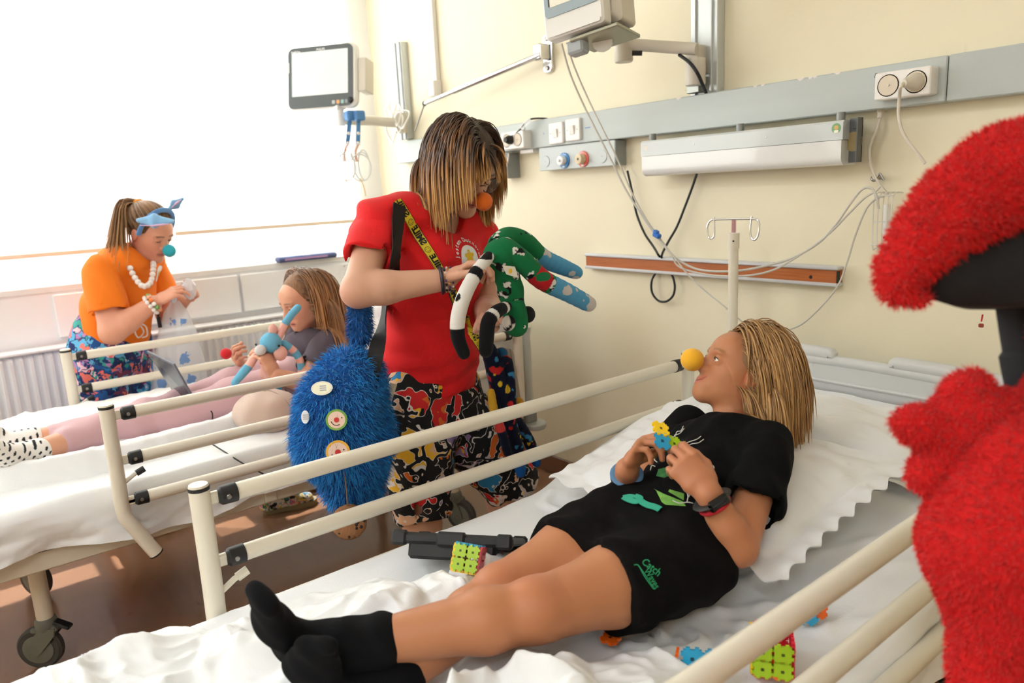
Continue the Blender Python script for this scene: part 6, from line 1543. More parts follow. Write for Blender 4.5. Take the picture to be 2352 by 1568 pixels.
# ---------------------------------------------------------------- girl in the far bed
GS = (216,158,128)
girl = thing('person', 'girl in a dark grey t-shirt and pink leggings sitting up in the far bed', 'person', (-2.6, 0.9, 0.57))
XG = -2.62
gl_sL, gl_sR = U(752,792,X=-2.50), U(690,775,X=-2.76); gpel = V(-2.60, 0.985, 0.665); ghL, ghR = V(-2.53,0.95,0.655), V(-2.68,0.95,0.655)
gkL, gkR = U(400,958,X=-2.53), U(420,930,X=-2.68); gaL, gaR = U(72,1012,X=-2.53), U(90,1035,X=-2.42)
gsm = (gl_sL+gl_sR)/2; gnk = U(716,755,X=-2.63); ghc = U(700,690,X=-2.62)
geL, gwL = U(700,880,X=-2.40), U(632,862,X=-2.40); geR, gwR = U(625,880,X=-2.80), U(560,838,X=-2.72)
gsd = nrm(gl_sL-gl_sR); gax = nrm(gsm-gpel); gF = nrm(V(-0.05,-1,0.35))
B = SDF(); B.ecap(gpel, gpel*0.5+gsm*0.5, (.115,.08), (.10,.07), gsd, .03); B.ecap(gpel*0.5+gsm*0.5, gsm-gax*.03, (.10,.07), (.11,.07), gsd, .03); B.cone(gsm-gax*.02, gnk, .045, .038, .02)
for h_, k_, a_ in ((ghL, gkL, gaL), (ghR, gkR, gaR)): B.chain([h_, h_*0.5+k_*0.5, k_, k_*0.7+a_*0.3, a_], [.075,.066,.050,.050,.032], .03)
for s_, e_, w_ in ((gl_sL, geL, gwL), (gl_sR, geR, gwR)): B.chain([s_, e_, w_], [.040,.033,.024], .02)
bv, bq = B.mesh(.006, 3)
gFd = V(-0.12,-0.93,-0.32)
hd, HAg, HWg, heyes = build_head(ghc, V(0.10,-0.95,-0.30), V(0,-.25,1), 0.93, GS, (120,84,60), smile=0.0, lids=0.18, neck=(gnk-gax*.01, .038), vox=0.0024, lip=(196,110,104), chin=.008)
HS = SDF(); hand_sdf(HS, gwL, nrm(U(612,822,X=-2.42)-gwL), nrm(V(-.6,-.4,.3)), nrm(V(-.3,-.2,.9)), .85, [(30,40,30)]*4, ((.75,.4,.4),(.9,.1,.35),(.9,-.1,.3)))
HS2 = SDF(); hand_sdf(HS2, gwR, nrm(U(525,812,X=-2.66)-gwR), nrm(V(.5,-.1,.6)), nrm(V(.2,.3,.9)), .85, [(45,60,35)]*4, ((.7,.4,.5),(.8,-.1,.6),(.7,-.3,.6)))
parts_ = [(bv, bq, np.tile(np.array(lin(GS)), (len(bv), 1))), hd]
for H in (HS, HS2): v_, q_ = H.mesh(.0026, 2); parts_.append((v_, q_, np.tile(np.array(lin(GS)), (len(v_), 1))))
v_, q_, c_ = join_np(parts_); mesh_np('body', v_, q_, skin_mat('girl_skin'), girl, c_)
add_eyes(girl, HWg, HAg, .93, heyes, V(-.2,-.8,-.5), (90,80,70), .18, (60,44,36))
T = SDF(); T.ecap(gpel+gax*.0, gpel*0.5+gsm*0.5, (.128,.092), (.118,.084), gsd, .03); T.ecap(gpel*0.5+gsm*0.5, gsm-gax*.025, (.118,.084), (.125,.08), gsd, .03)
T.ell(gsm-gax*.02, (.13,.05,.055), [gsd, gax, nrm(np.cross(gsd, gax))], .03); T.cone(gnk-gax*.04, gnk+gax*.05, .040, .044, .004, '-'); T.plane(gnk-gax*.004, gax, .005)
fng = lambda X, Y, Z: 0.003*np.sin(X*30+Y*35+Z*45+3*np.sin(Y*13))
T.fn(fng); tv, tq = T.mesh(.005, 2); uL, uR = nrm(geL-gl_sL), nrm(geR-gl_sR)
tv, tq, _ = join_np([(tv, tq, np.zeros((len(tv), 3))), sleeve(gl_sL-uL*.01, uL, .15, .056, .060, .005, .82, fng), sleeve(gl_sR-uR*.01, uR, .15, .054, .058, .005, .82, fng)])
gshirt = mesh_np('t_shirt', tv, tq, mat('charcoal_jersey', (84,74,84), 0.9, bump=(400,0.15)), girl); bvG = bvh_of(gshirt)
S = SDF()
for h_, k_, a_ in ((ghL, gkL, gaL), (ghR, gkR, gaR)): d_ = a_-k_; S.chain([h_, h_*0.5+k_*0.5, k_, k_*0.7+a_*0.3, k_+d_*.84], [.082,.072,.056,.056,.041], .03)
S.ecap(gpel+V(0,-.02,-.01), gpel+gax*.05, (.125,.085), (.118,.082), gsd, .03); S.fn(lambda X, Y, Z: 0.0015*np.sin(Y*70+X*30))
v_, q_ = S.mesh(.005, 2); mesh_np('leggings', v_, q_, mat('pink_leggings', (204,164,168), 0.85, sheen=0.2, bump=(500,0.1)), girl)
def dots(t, L, v):
    g = 0.017; f = np.stack([v[:, 1]/g, (v[:, 2]+0.6*v[:, 0])/g], 1); f[:, 0] += 0.5*(np.floor(f[:, 1]) % 2); d = np.linalg.norm(f-np.floor(f)-.5, axis=1); return two(d < .24, (30,30,34), (236,232,226))
limb('sock', girl, [gaL+(gkL-gaL)*.02, gaL+(gaL-gkL)*.15, U(8,1018,X=-2.53), U(-30,985,X=-2.53)], [.038,.037,.038,.03,.024], dots, mat('dotted_sock', (230,230,230), 0.95, attr=True))
limb('sock', girl, [gaR+(gkR-gaR)*.0, U(50,1046,X=-2.40), U(10,1045,X=-2.36), U(-30,1020,X=-2.34)], [.036,.037,.037,.03,.024], dots, mat('dotted_sock', (230,230,230), 0.95, attr=True))
rng_h = np.random.default_rng(3)
def colf_g(tt, r, q):
    a = np.array(lin((100,66,42))); b = np.array(lin((186,132,80))); f = np.clip(0.2+0.75*tt+.3*r, 0, 1)[:, None]; return a*(1-f)+b*f
hl_g = lambda q: not ((q[1] > .065 and q[2] < .085) or (q[1] > .035 and q[2] < .05) or q[2] < -.05)
part_g = lambda q: ((1.0 if q[0] > 0 else -1.0), -.35 if q[1] > 0 else -.2, -.2)
collg = [(gl_sL, gl_sR, .062), (gnk, ghc, .045), (gl_sL, geL, .055), (gl_sR, geR, .055), (gpel, gsm, .088)]
hm = hair_strands(ghc, HAg, .93, 1400, lambda q: .30, part_g, rng_h, colliders=collg, hairline=hl_g, colf=colf_g, rad=.0028, stiff=.74, jitter=.5, step=.013, wave=.0008, reject=lambda l: bool(((l[:, 1] > .055) & (l[:, 2] < .035)).any()))
hm.build('hair', mat('brown_hair', (150,110,70), 0.42, attr=True), girl, angle=None)
Hm = SDF(); Hm.ell(HWg(0,-.018,.036), np.array((.079,.094,.083))*.93, HAg, 0); Hm.ell(HWg(0,-.075,-.04), np.array((.075,.036,.09))*.93, HAg, .03); Hm.ell(HWg(0,.110,-.005), np.array((.080,.095,.108))*.93, HAg, .01, '-')
v_, q_ = Hm.mesh(.004, 2); mesh_np('hair_mass', v_, q_, mat('hair_under_girl', (138,98,62), 0.55, bump=(110,.6), stretch=(2,2,.4)), girl)
# print on her shirt
for px, py, r, cl in ((672,842,.035,(196,226,216)), (655,850,.022,(150,196,190)), (680,860,.016,(40,36,44))):
    h_ = hit_px(bvG, px, py)
    if h_[0] is not None: decal_disc('shirt_print', mat('gprint_%d' % cl[0], cl, 0.8), girl, bvG, px, py, r, lift=.002+.001*(.04-r)*100)
bracelet('bracelet', girl, gwR+(geR-gwR)*.12, gwR-geR, .028, .006, M_lb, 'black bracelet'); bracelet('bracelet', girl, gwR+(geR-gwR)*.22, gwR-geR, .029, .003, M_yp, 'yellow bracelet')
foam_nose('red foam clown nose pinched in the girl\'s hand', U(519,812,X=-2.63), .020, (214,28,36))
# blue and pink sock toy
XB = -2.44; toy2 = thing('sock_toy', 'pale blue and pink sock toy propped up by the girl in the far bed', 'toy', U(620,830,X=XB))
PK, LB = (240,186,172), (110,182,214)
def bp(cut, inv=False): return lambda t, L, v: two((t > cut*L) != inv, LB, PK)
MB().sphere(U(622,787,X=XB), .036, 28).build('head', mat('blue_knit', LB, 0.95, bump=(650,0.3)), toy2)
M_pk = mat('pink_knit', PK, 0.95, bump=(650,0.3))
MB().sphere(U(627,757,X=XB), (.012,.016,.020), 18).build('ear', M_pk, toy2); MB().sphere(U(644,811,X=XB+.02), (.014,.024,.026), 18).build('ear', M_pk, toy2)
MB().sphere(U(598,804,X=XB+.02), (.016,.020,.018), 18).build('muzzle', mat('pale_knit', (222,222,220), 0.95, bump=(650,0.3)), toy2)
MB().sphere(U(588,791,X=XB+.02), .004, 10).build('eye', M_black, toy2); MB().sphere(U(641,794,X=XB+.035), .004, 10).build('eye', M_black, toy2)
limb('torso', toy2, q3(((625,800),(618,830),(612,860)), XB-.02), .022, bp(2.0), M_knit)
limb('arm', toy2, q3(((640,778),(650,752),(665,728),(684,706)), XB), [.011,.012,.012,.012], bp(.42), M_knit)
limb('arm', toy2, q3(((652,788),(675,806),(690,830),(693,858)), XB), [.011,.0125,.0125,.013], lambda t, L, v: two(np.sin(t*130) > -.2, LB, PK), M_knit)
limb('leg', toy2, q3(((586,818),(570,842),(553,862),(538,880)), XB), [.012,.014,.013,.010], bp(.35), M_knit)
limb('leg', toy2, q3(((603,815),(609,842),(620,866),(640,890)), XB), [.012,.013,.013,.012], lambda t, L, v: two(t < .25*L, (206,84,70), LB) if False else np.where((t < .22*L)[:, None], np.array(lin((208,90,74))), two(t > .6*L, LB, PK)), M_knit)
# laptop
lap = thing('laptop', 'open laptop resting on the legs of the girl in the far bed', 'laptop', U(470,915,X=-2.55))
a0, a1, a2, a3 = U(455,945,X=-2.50), U(568,912,X=-2.50), U(520,870,X=-2.72), U(395,905,X=-2.72)
uu = nrm((a1-a0)); ww = nrm((a3-a0)-uu*((a3-a0) @ uu)); nn = np.cross(uu, ww); nn = nn if nn[2] > 0 else -nn; cb = (a0+a1+a2+a3)/4+nn*.012
lw, ld = np.linalg.norm(a1-a0)*1.02, np.linalg.norm(a3-a0)*0.95
Rl = np.array([uu, ww, nn]); hu = 0.5*(a1-a0); hv = 0.5*(a3-a0)
def quadslab(mb, p, th): 
    n_ = nrm(np.cross(p[1]-p[0], p[3]-p[0])); n_ = n_ if n_[2] > 0 else -n_; mb.add([x for x in p]+[x-n_*th for x in p], [(0,1,2,3),(7,6,5,4),(0,4,5,1),(1,5,6,2),(2,6,7,3),(3,7,4,0)]); return n_
mb = MB(); lift = V(0,0,.016); cs_ = [a0+lift, a1+lift, a2+lift, a3+lift]; n_ = quadslab(mb, cs_, .018); mb.build('base', mat('laptop_grey', (70,70,76), 0.4), lap, smooth=False)
mb = MB(); quadslab(mb, [c+n_*.0012 for c in cs_], .001); mb.build('deck', mat('laptop_silver', (206,208,212), 0.35), lap, smooth=False)
for i in range(11):
    for j in range(5):
        f = lambda a, b: cs_[0]*(1-a)*(1-b)+cs_[1]*a*(1-b)+cs_[2]*a*b+cs_[3]*(1-a)*b
        b0, b1 = .14+j*.15, .14+j*.15+.12; c0_, c1_ = .06+i*.08, .06+i*.08+.065
        mb = MB(); quadslab(mb, [f(b0, c0_)+n_*.0035, f(b1, c0_)+n_*.0035, f(b1, c1_)+n_*.0035, f(b0, c1_)+n_*.0035], .002); mb.build('key', mat('key_pale', (180,186,196), 0.5), lap, smooth=False)
b0, b1 = cs_[0]+n_*.002, cs_[3]+n_*.002; t0, t1 = U(388,868,X=-2.62), U(338,808,X=-2.80)
sp = [b0, b1, U(336,806,X=-2.78), U(398,836,X=-2.56)]
mb = MB(); nq = nrm(np.cross(sp[1]-sp[0], sp[3]-sp[0])); mb.add(sp+[p+nq*.006 for p in sp], [(0,1,2,3),(7,6,5,4),(0,4,5,1),(1,5,6,2),(2,6,7,3),(3,7,4,0)]); lid = mb.build('lid', mat('lid_grey', (96,100,110), 0.35), lap, smooth=False)
cc = sum(sp)/4
for sg in (-1, 1): MB().add([cc+(p-cc)*.90+nq*(.003+sg*.0036) for p in sp], [(0,1,2,3)]).build('screen' if sg*(nq @ (CAMP-cc)) > 0 else 'lid_panel', mat('dim_screen', (60,66,74), 0.2), lid, smooth=False)
tag(MB().tube(cat_rom([a0+V(0.0,0.03,.004), U(488,950,X=-2.45), U(484,985,X=-2.40), U(470,1005,X=-2.30), U(520,1040,X=-2.18), U(560,1065,X=-2.12), U(605,1088,X=-2.085)]), .0022, 8).build('charging_cable', M_black), 'thin dark charging cable running from the laptop over the bed edge', 'cable')
tag(MB().tube(cat_rom([U(655,893,X=-2.36), U(668,915,X=-2.33), U(675,935,X=-2.33), U(684,958,X=-2.30), U(690,985,X=-2.25)]), .0024, 8).build('headphone_cable', M_black), 'black cable lying over the round beige cushion', 'cable')
# round beige plush cushion
S = SDF(); S.ell(U(612,945,X=-2.34)+V(0,0,.0), (.105,.105,.075), None, 0); S.fn(lambda X, Y, Z: .002*np.sin(X*60+Y*50))
cush = thing('plush_cushion', 'round beige plush cushion beside the girl in the far bed', 'cushion', U(612,960,X=-2.34))
v_, q_ = S.mesh(.004, 2); mesh_np('cushion', v_, q_, mat('beige_plush', (206,180,164), 0.95, sheen=.4, bump=(500,.2)), cush)
c0 = U(612,945,X=-2.34); MB().tube([c0+V(.1055*math.sin(a)*math.cos(.5), .1055*math.sin(a)*math.sin(.5)-.0, .0755*math.cos(a)) for a in np.linspace(-.3, 2.0, 26)], .0012, 6).build('seam', mat('beige_seam', (176,150,134), .9), cush)
MB().tube([U(606,905,X=-2.33), U(607,894,X=-2.33)], [.006,.007], 8).build('stalk', mat('beige_stalk', (190,164,146), .9), cush)
MB().sphere(U(656,992,X=-2.28), (.014,.016,.022), 14).build('foot', mat('beige_stalk', (190,164,146), .9), cush)
# ---------------------------------------------------------------- woman in orange behind the far bed
OS = (226,162,134)
orw = thing('person', 'woman in an orange t-shirt with blue ears on her headband leaning over the far bed', 'person', (-3.45, 0.55, 0.0))
XO = -3.42
onk = U(318,588,X=XO); osR, osL = U(232,628,X=-3.32), U(345,600,X=-3.58); opel = U(255,790,X=-3.46); ohc = U(344,532,X=XO+.02)
oF = nrm(V(0.78,0.55,0)); osd = nrm(osL-osR); osm = (osR+osL)/2; oax = nrm(osm-opel)
oeR, owR = U(258,762,X=-3.24), U(356,694,X=-3.20); oeL, owL = U(385,720,X=-3.52), U(425,685,X=-3.36)
ohR, ohL = opel-osd*.085+V(0,0,-.03), opel+osd*.085+V(0,0,-.03); okR, okL = U(240,990,X=-3.42), U(300,990,X=-3.50); oaR, oaL = V(okR[0]-.06, okR[1]-.05, .08), V(okL[0]-.06, okL[1]-.05, .08)
B = SDF(); B.ecap(opel, opel*.5+osm*.5, (.14,.095), (.12,.09), osd, .04); B.ecap(opel*.5+osm*.5, osm-oax*.03, (.12,.09), (.13,.085), osd, .04); B.cone(osm-oax*.02, onk, .055, .044, .03)
for h_, k_, a_ in ((ohR, okR, oaR), (ohL, okL, oaL)): B.chain([h_, k_, a_], [.085,.055,.036], .03); B.ecap(a_+V(0,0,-.035), a_+oF*.15+V(0,0,-.045), (.032,.038), (.038,.022), osd, .03)
for s_, e_, w_ in ((osR, oeR, owR), (osL, oeL, owL)): B.chain([s_, e_, e_*.65+w_*.35, w_], [.052,.046,.043,.029], .025)
bv, bq = B.mesh(.007, 3)
hd, HAo, HWo, heyes = build_head(ohc, V(0.72,0.42,-0.48), V(0.3,0.1,1), 0.98, OS, (120,84,60), smile=.0, lids=.12, neck=(onk-oax*.01, .045), vox=.0024, lip=(190,104,100))
HS = SDF(); hand_sdf(HS, owR, nrm(U(410,664,X=-3.17)-owR), nrm(V(-.2,.5,-.5)), nrm(V(.3,.2,.8)), .95, [(20,35,25)]*4, ((.8,.3,.4),(.95,.05,.3),(.95,-.1,.25)))
HS2 = SDF(); hand_sdf(HS2, owL, nrm(U(452,658,X=-3.28)-owL), nrm(V(.5,-.6,0)), nrm(V(0,.1,1)), .95, [(35,45,30)]*4, ((.8,.3,.4),(.95,.05,.3),(.95,-.1,.25)))
parts_ = [(bv, bq, np.tile(np.array(lin(OS)), (len(bv), 1))), hd]
for H in (HS, HS2): v_, q_ = H.mesh(.0028, 2); parts_.append((v_, q_, np.tile(np.array(lin(OS)), (len(v_), 1))))
v_, q_, c_ = join_np(parts_); mesh_np('body', v_, q_, skin_mat('orange_woman_skin'), orw, c_)
add_eyes(orw, HWo, HAo, .98, heyes, V(.6,.3,-.7), (90,80,70), .12, (60,44,36))
T = SDF(); T.ecap(opel+oax*.02, opel*.5+osm*.5, (.175,.13), (.155,.12), osd, .04); T.ecap(opel*.5+osm*.5, osm-oax*.02, (.155,.12), (.155,.115), osd, .04)
T.chain([osR, osR*.5+onk*.5], [.066,.066], .04); T.chain([osL, osL*.5+onk*.5], [.066,.066], .04); T.cone(osR*.5+onk*.5, osL*.5+onk*.5, .07, .07, .03)
T.plane(opel+oax*.02, -oax, .004); T.cone(onk-oax*.03, onk+oax*.1, .052, .07, .004, '-')
fno = lambda X, Y, Z: .004*np.sin(X*24+Y*28+Z*36+3*np.sin(Y*11))
T.fn(fno); tv, tq = T.mesh(.006, 2); uR, uL = nrm(oeR-osR), nrm(oeL-osL)
tv, tq, _ = join_np([(tv, tq, np.zeros((len(tv), 3))), sleeve(osR-uR*.01, uR, .17, .066, .076, .006, .84, fno), sleeve(osL-uL*.01, uL, .16, .062, .07, .006, .84, fno)])
oshirt = mesh_np('t_shirt', tv, tq, mat('orange_jersey', (244,124,14), .85, bump=(400,.15)), orw); bvO = bvh_of(oshirt)
M_trop = print_mat('tropical_print', [(40,120,196), (24,40,92), (96,176,220), (236,120,110), (30,46,100), (60,160,150), (190,130,190), (240,196,210), (28,84,150), (120,60,90)], (24,52,110), 17.0, None, .9, .02, .04)
trousers('trousers', M_trop, orw, opel+V(0,0,.0), ohR, ohL, okR, okL, osd, (.17,.135,.115), .02, .095, .007)
if hit_px(bvO, 364, 628)[0] is not None:
    _, bc, bn, bu, bw = decal_disc('chest_badge', M_wp, orw, bvO, 364, 628, .036); P = drop_on(np.array([bc+bu*.014*math.cos(a)+bw*.014*math.sin(a) for a in np.linspace(0, 2*np.pi, 20, endpoint=False)]), bvO, bn, .003, .05); MB().add(P, [tuple(range(20))]).build('badge_print', M_yp, orw)
# necklace and bracelets of big white beads
M_pearl = mat('white_bead', (240,234,230), .25)
nkp = cat_rom([U(x, y, X=xx) for x, y, xx in ((290,585,-3.36),(297,610,-3.30),(310,638,-3.26),(328,657,-3.23),(345,650,-3.25),(351,625,-3.30),(352,605,-3.36))], 5)
beads('necklace_bead', orw, nkp[::2], .012, M_pearl)
axo = nrm(owR-oeR)
for off, cols in ((.90, None), (.98, [M_pearl, mat('bead_green', (120,170,90), .4), mat('bead_peach', (236,170,140), .4), mat('bead_orange2', (236,130,60), .4)])):
    c0 = oeR+(owR-oeR)*off; u_ = nrm(np.cross(axo, (0,0,1))); w_ = np.cross(axo, u_); beads('bracelet_bead', orw, [c0+.036*(math.cos(a)*u_+math.sin(a)*w_) for a in np.linspace(0, 2*np.pi, 12, endpoint=False)], .009, M_pearl, cols)
foam_nose('turquoise foam clown nose on the woman in orange', HWo(0,.122,-.026), .0265, (40,180,200))
# hair pulled back into a ponytail
rng_h = np.random.default_rng(9)
def colf_o(tt, r, q):
    a = np.array(lin((86,58,38))); b = np.array(lin((196,146,96))); f = np.clip(.15+.7*tt+.25*r, 0, 1)[:, None]; return a*(1-f)+b*f
Hm = SDF(); Hm.ell(HWo(0,-.016,.036), np.array((.080,.097,.085))*.98, HAo, 0); Hm.ell(HWo(0,.105,-.025), np.array((.072,.085,.095))*.98, HAo, .008, '-')
v_, q_ = Hm.mesh(.0035, 2); mesh_np('hair', v_, q_, mat('hair_brown_o', (104,70,46), .45, bump=(200,.3)), orw)
tb = HWo(0,-.098,.085); pt = MB()
hs_ = hair_strands(ohc, HAo, .98, 700, lambda q: max(.03, np.linalg.norm(np.array((0,-.10,.09))-np.array(q))*1.05), lambda q: np.array((0,-.11,.10))-np.array(q), rng_h, hairline=lambda q: not ((q[1] > .05 and q[2] < .075) or (q[1] > .0 and q[2] < .02) or q[2] < -.05), colf=lambda tt, r, q: colf_o(tt*.5, r, q), rad=.0024, target=tb)
hs_.build('hair_strands', mat('ponytail_hair', (150,110,70), .42, attr=True), orw, angle=None)
for i in range(160):
    j = rng_h.normal(size=3)*.012; k1 = U(280,470,X=XO)+j*.7; P = cat_rom([tb+j*.4, k1, U(272,520,X=XO+.02)+j*1.3, U(268,570,X=XO+.05)+j*1.8, U(262+rng_h.uniform(-8,14),615,X=XO+.08)+j*2.2], 4); m_ = len(P)
    pt.tube(P, np.linspace(.0035, .0012, m_), 4, cap=False, col=np.repeat(colf_o(np.linspace(0, 1, m_), rng_h.uniform(-1, 1), None), 4, axis=0))
pt.build('ponytail', mat('ponytail_hair', (150,110,70), .42, attr=True), orw, angle=None)
th = np.linspace(0, 2*np.pi, 20); MB().tube([tb+.018*(math.cos(a)*HAo[0]+math.sin(a)*nrm(HAo[1]*.5+HAo[2])) for a in th], .009, 8, cap=False).build('hair_tie', mat('scrunchie', (240,150,40), .8), orw)
hb = thing('headband', 'light blue headband with plush ears on the woman in orange', 'headband', HWo(0,.02,.12))
MB().tube([HWo(.086*math.sin(a), .030+.01*math.cos(a), .030+.096*math.cos(a)) for a in np.linspace(-1.75, 1.75, 30)], .011, 10, flat=.6).build('band', mat('band_blue', (88,140,196), .9, sheen=.4), hb)
M_ear, M_ein = mat('ear_blue', (130,180,220), .9, sheen=.4), mat('ear_pink', (214,176,206), .9)
def plush_ear(base, tip, w, side):
    S = SDF(); d = tip-base; S.ecap(base, base+d*.45, (w*.35, .010), (w, .010), side, .02); S.ecap(base+d*.45, tip, (w, .010), (w*.3, .008), side, .02)
    v, q = S.mesh(.0035, 2); o = mesh_np('ear', v, q, M_ear, hb); return o
e1 = plush_ear(U(318,506,X=-3.29), U(398,508,X=-3.20), .026, V(0,0.3,1)); e2 = plush_ear(U(388,480,X=-3.46), U(420,456,X=-3.44), .020, V(.4,.3,.8))
MB().tube(cat_rom([U(322,517,X=-3.275), U(350,518,X=-3.24), U(388,514,X=-3.20)]), [.004]*8+[.008]*6+[.004]*3, 8, flat=.5).build('inner_ear', M_ein, e1)
MB().tube(cat_rom([U(394,477,X=-3.43), U(406,466,X=-3.425), U(416,459,X=-3.42)]), [.004]*6+[.009]*6+[.004]*5, 8, flat=.5).build('inner_ear', M_ein, e2)
# clear patterned carrier bag in her hands
def bagmat():
    m = print_mat('clear_bag_film', [(236,240,246)], (236,240,246), 9, None, .5, .02, .0); nt = m.node_tree; N = nt.nodes; L = nt.links; b = N['Principled BSDF']; b.inputs['Roughness'].default_value = .2
    tc = N.new('ShaderNodeTexCoord'); v = N.new('ShaderNodeTexVoronoi'); v.inputs['Scale'].default_value = 11; v.inputs['Randomness'].default_value = .55; n = N.new('ShaderNodeTexNoise'); n.inputs['Scale'].default_value = 45
    L.new(tc.outputs['Object'], v.inputs['Vector']); L.new(tc.outputs['Object'], n.inputs['Vector'])
    a = N.new('ShaderNodeMath'); a.operation = 'MULTIPLY_ADD'; L.new(n.outputs['Fac'], a.inputs[0]); a.inputs[1].default_value = .45; L.new(v.outputs['Distance'], a.inputs[2])
    g = N.new('ShaderNodeMath'); g.operation = 'LESS_THAN'; g.inputs[1].default_value = .47; L.new(a.outputs[0], g.inputs[0])
    mx = N.new('ShaderNodeMix'); mx.data_type = 'RGBA'; mx.inputs['A'].default_value = (*lin((240,243,248)), 1); mx.inputs['B'].default_value = (*lin((92,142,208)), 1); L.new(g.outputs[0], mx.inputs['Factor']); L.new(mx.outputs['Result'], b.inputs['Base Color'])
    al = N.new('ShaderNodeMapRange'); al.inputs['To Min'].default_value = .45; al.inputs['To Max'].default_value = .85; L.new(g.outputs[0], al.inputs['Value']); L.new(al.outputs[0], b.inputs['Alpha']); return m
bag = thing('carrier_bag', 'translucent white carrier bag with small blue motifs held by the woman in orange', 'bag', U(420,940,X=-3.25))
rows = []
for k, (y, x0, x1) in enumerate(((690,392,412),(715,376,432),(760,362,452),(830,350,470),(890,344,480),(950,342,485),(985,345,482))):
    cen = U((x0+x1)/2, y, X=-3.24); hw = np.linalg.norm(U(x1, y, X=-3.24)-U(x0, y, X=-3.24))/2; u_ = nrm(V(.62,.78,0)); d_ = nrm(V(.78,-.62,0)); th = np.linspace(0, 2*np.pi, 40)
    rows.append([cen+u_*hw*math.cos(a)*(1+.05*math.sin(7*a+k))+d_*hw*.45*math.sin(a)*(1+.12*math.sin(5*a+k*.7)) for a in th])
MB().grid(np.array(rows)).build('film', bagmat(), bag, angle=None)
MB().tube([U(398,692,X=-3.24), U(400,672,X=-3.22)], [.012,.016], 8).build('gathered_neck', mat('bag_neck', (228,232,240), .3, alpha=.8), bag)
MB().tube(cat_rom([U(360,700,X=-3.25), U(364,730,X=-3.25), U(368,752,X=-3.25)]), [.004]*8+[.008]*9, 8, flat=.4).build('black_strap', M_black, bag)
cp = U(434,664,X=-3.19); t_ = thing('plastic_wrapper', 'crumpled clear plastic wrapper between the hands of the woman in orange', 'wrapper', cp)
mb = MB().sphere(cp, (.03,.03,.042), 16); mb.v[0] = mb.v[0]+.010*(np.random.default_rng(2).random(mb.v[0].shape)-.5); mb.build('film', mat('wrapper_clear', (236,238,244), .15, alpha=.55), t_, angle=.3)
# drawstring bow
MB().tube(cat_rom([U(x, y, X=-3.285) for x, y in ((322,745),(310,760),(318,775),(330,762),(322,745),(335,750),(338,770),(326,775))]), .003, 6).build('drawstring', M_plast, orw)
# ================================================================ plush things, toys, shoes
def fur(name, parent, Vv, Q, n, ln, wd, m, rng, colA, colB, comb=(0,0,-0.4), jit=0.5, keep=None):
    """tufts standing on a surface, one mesh of many blades"""
    a, b, c, d = (Vv[Q[:, i]] for i in range(4)); nor = np.cross(c-a, d-b); ar = np.linalg.norm(nor, axis=1); nor /= ar[:, None]+1e-12
    f = rng.choice(len(Q), n, p=ar/ar.sum()); u, v = rng.random((n, 1)), rng.random((n, 1))
    P = (a[f]*(1-u)+b[f]*u)*(1-v)+(d[f]*(1-u)+c[f]*u)*v; N = nor[f]
    if keep is not None: k = keep(P); P, N = P[k], N[k]; n = len(P)
    D = N+np.asarray(comb)*0.8+rng.normal(size=(n, 3))*jit; D /= np.linalg.norm(D, axis=1)[:, None]
    S = np.cross(D, rng.normal(size=(n, 3))); S /= np.linalg.norm(S, axis=1)[:, None]
    L = (ln*rng.uniform(.6, 1.25, (n, 1))); W = wd*rng.uniform(.7, 1.3, (n, 1)); B2 = D+np.asarray(comb)*.7; B2 /= np.linalg.norm(B2, axis=1)[:, None]
    m1 = P+D*L*.55; tip = m1+B2*L*.5; T2 = np.cross(D, S)
    vs = np.stack([P-N*.002-S*W, P-N*.002+S*W, m1+S*W*.75, m1-S*W*.75, tip+T2*W*.2, tip], 1).reshape(-1, 3)
    base = np.arange(n)*6; fs = np.concatenate([np.stack([base, base+1, base+2, base+3], 1), np.stack([base+3, base+2, base+4, base+5], 1)])
    t = rng.random((n, 1)); cl = np.array(lin(colA))*(1-t)+np.array(lin(colB))*t; cl = np.repeat(cl, 6, axis=0)
    o = mesh_np(name, vs, fs, m, parent, cl); o['kind'] = 'stuff'; return o
RNG = np.random.default_rng(77)
# ---- red furry hand puppet at the right edge
DP = 0.74; pp = lambda x, y, d=DP: U(x, y, d=d); k_ = DP/FPX
pup = thing('plush_puppet', 'red furry hand puppet with a black mouth held up at the right edge', 'puppet', pp(2330,1500))
M_rf = mat('red_fur', (214,16,14), .95, attr=True, sheen=.2); M_rb = mat('red_pile', (206,6,8), .95, bump=(350,.5))
S = SDF(); S.chain([pp(2450,372), pp(2310,415), pp(2205,480), pp(2128,552), pp(2070,622), pp(2058,664)], [122*k_, 112*k_, 92*k_, 68*k_, 44*k_, 32*k_], .02)
S.chain([pp(2440,385,.80), pp(2280,430,.80), pp(2160,520,.79)], [110*k_, 90*k_, 55*k_], .03); S.ell(pp(2100,684), (.016,.016,.007), None, .01); S.chain([pp(2450,385,.76), pp(2560,470,.77), pp(2580,640,.77), pp(2540,760,.76)], [118*k_, 150*k_, 150*k_, 120*k_], .03); S.chain([pp(2540,740,.76), pp(2470,760,.75), pp(2420,765,.745)], [70*k_, 60*k_, 40*k_], .02)
v_, q_ = S.mesh(.004, 2); mesh_np('head', v_, q_, M_rb, pup); fur('head_fur', pup, v_, q_, 34000, .0075, .0007, M_rf, RNG, (206,4,10), (232,16,14), (0,0,-.2), .55); pup_head = (v_, q_)
S = SDF(); S.chain([pp(2110,662,.745), pp(2190,640,.75), pp(2290,628,.76), pp(2440,620,.76)], [.008,.034,.056,.066], .01); S.plane(pp(2200,706,.75), nrm(pp(2290,735,.75)-pp(2290,700,.75)+.0*(pp(2110,662)-pp(2200,700))), .003)
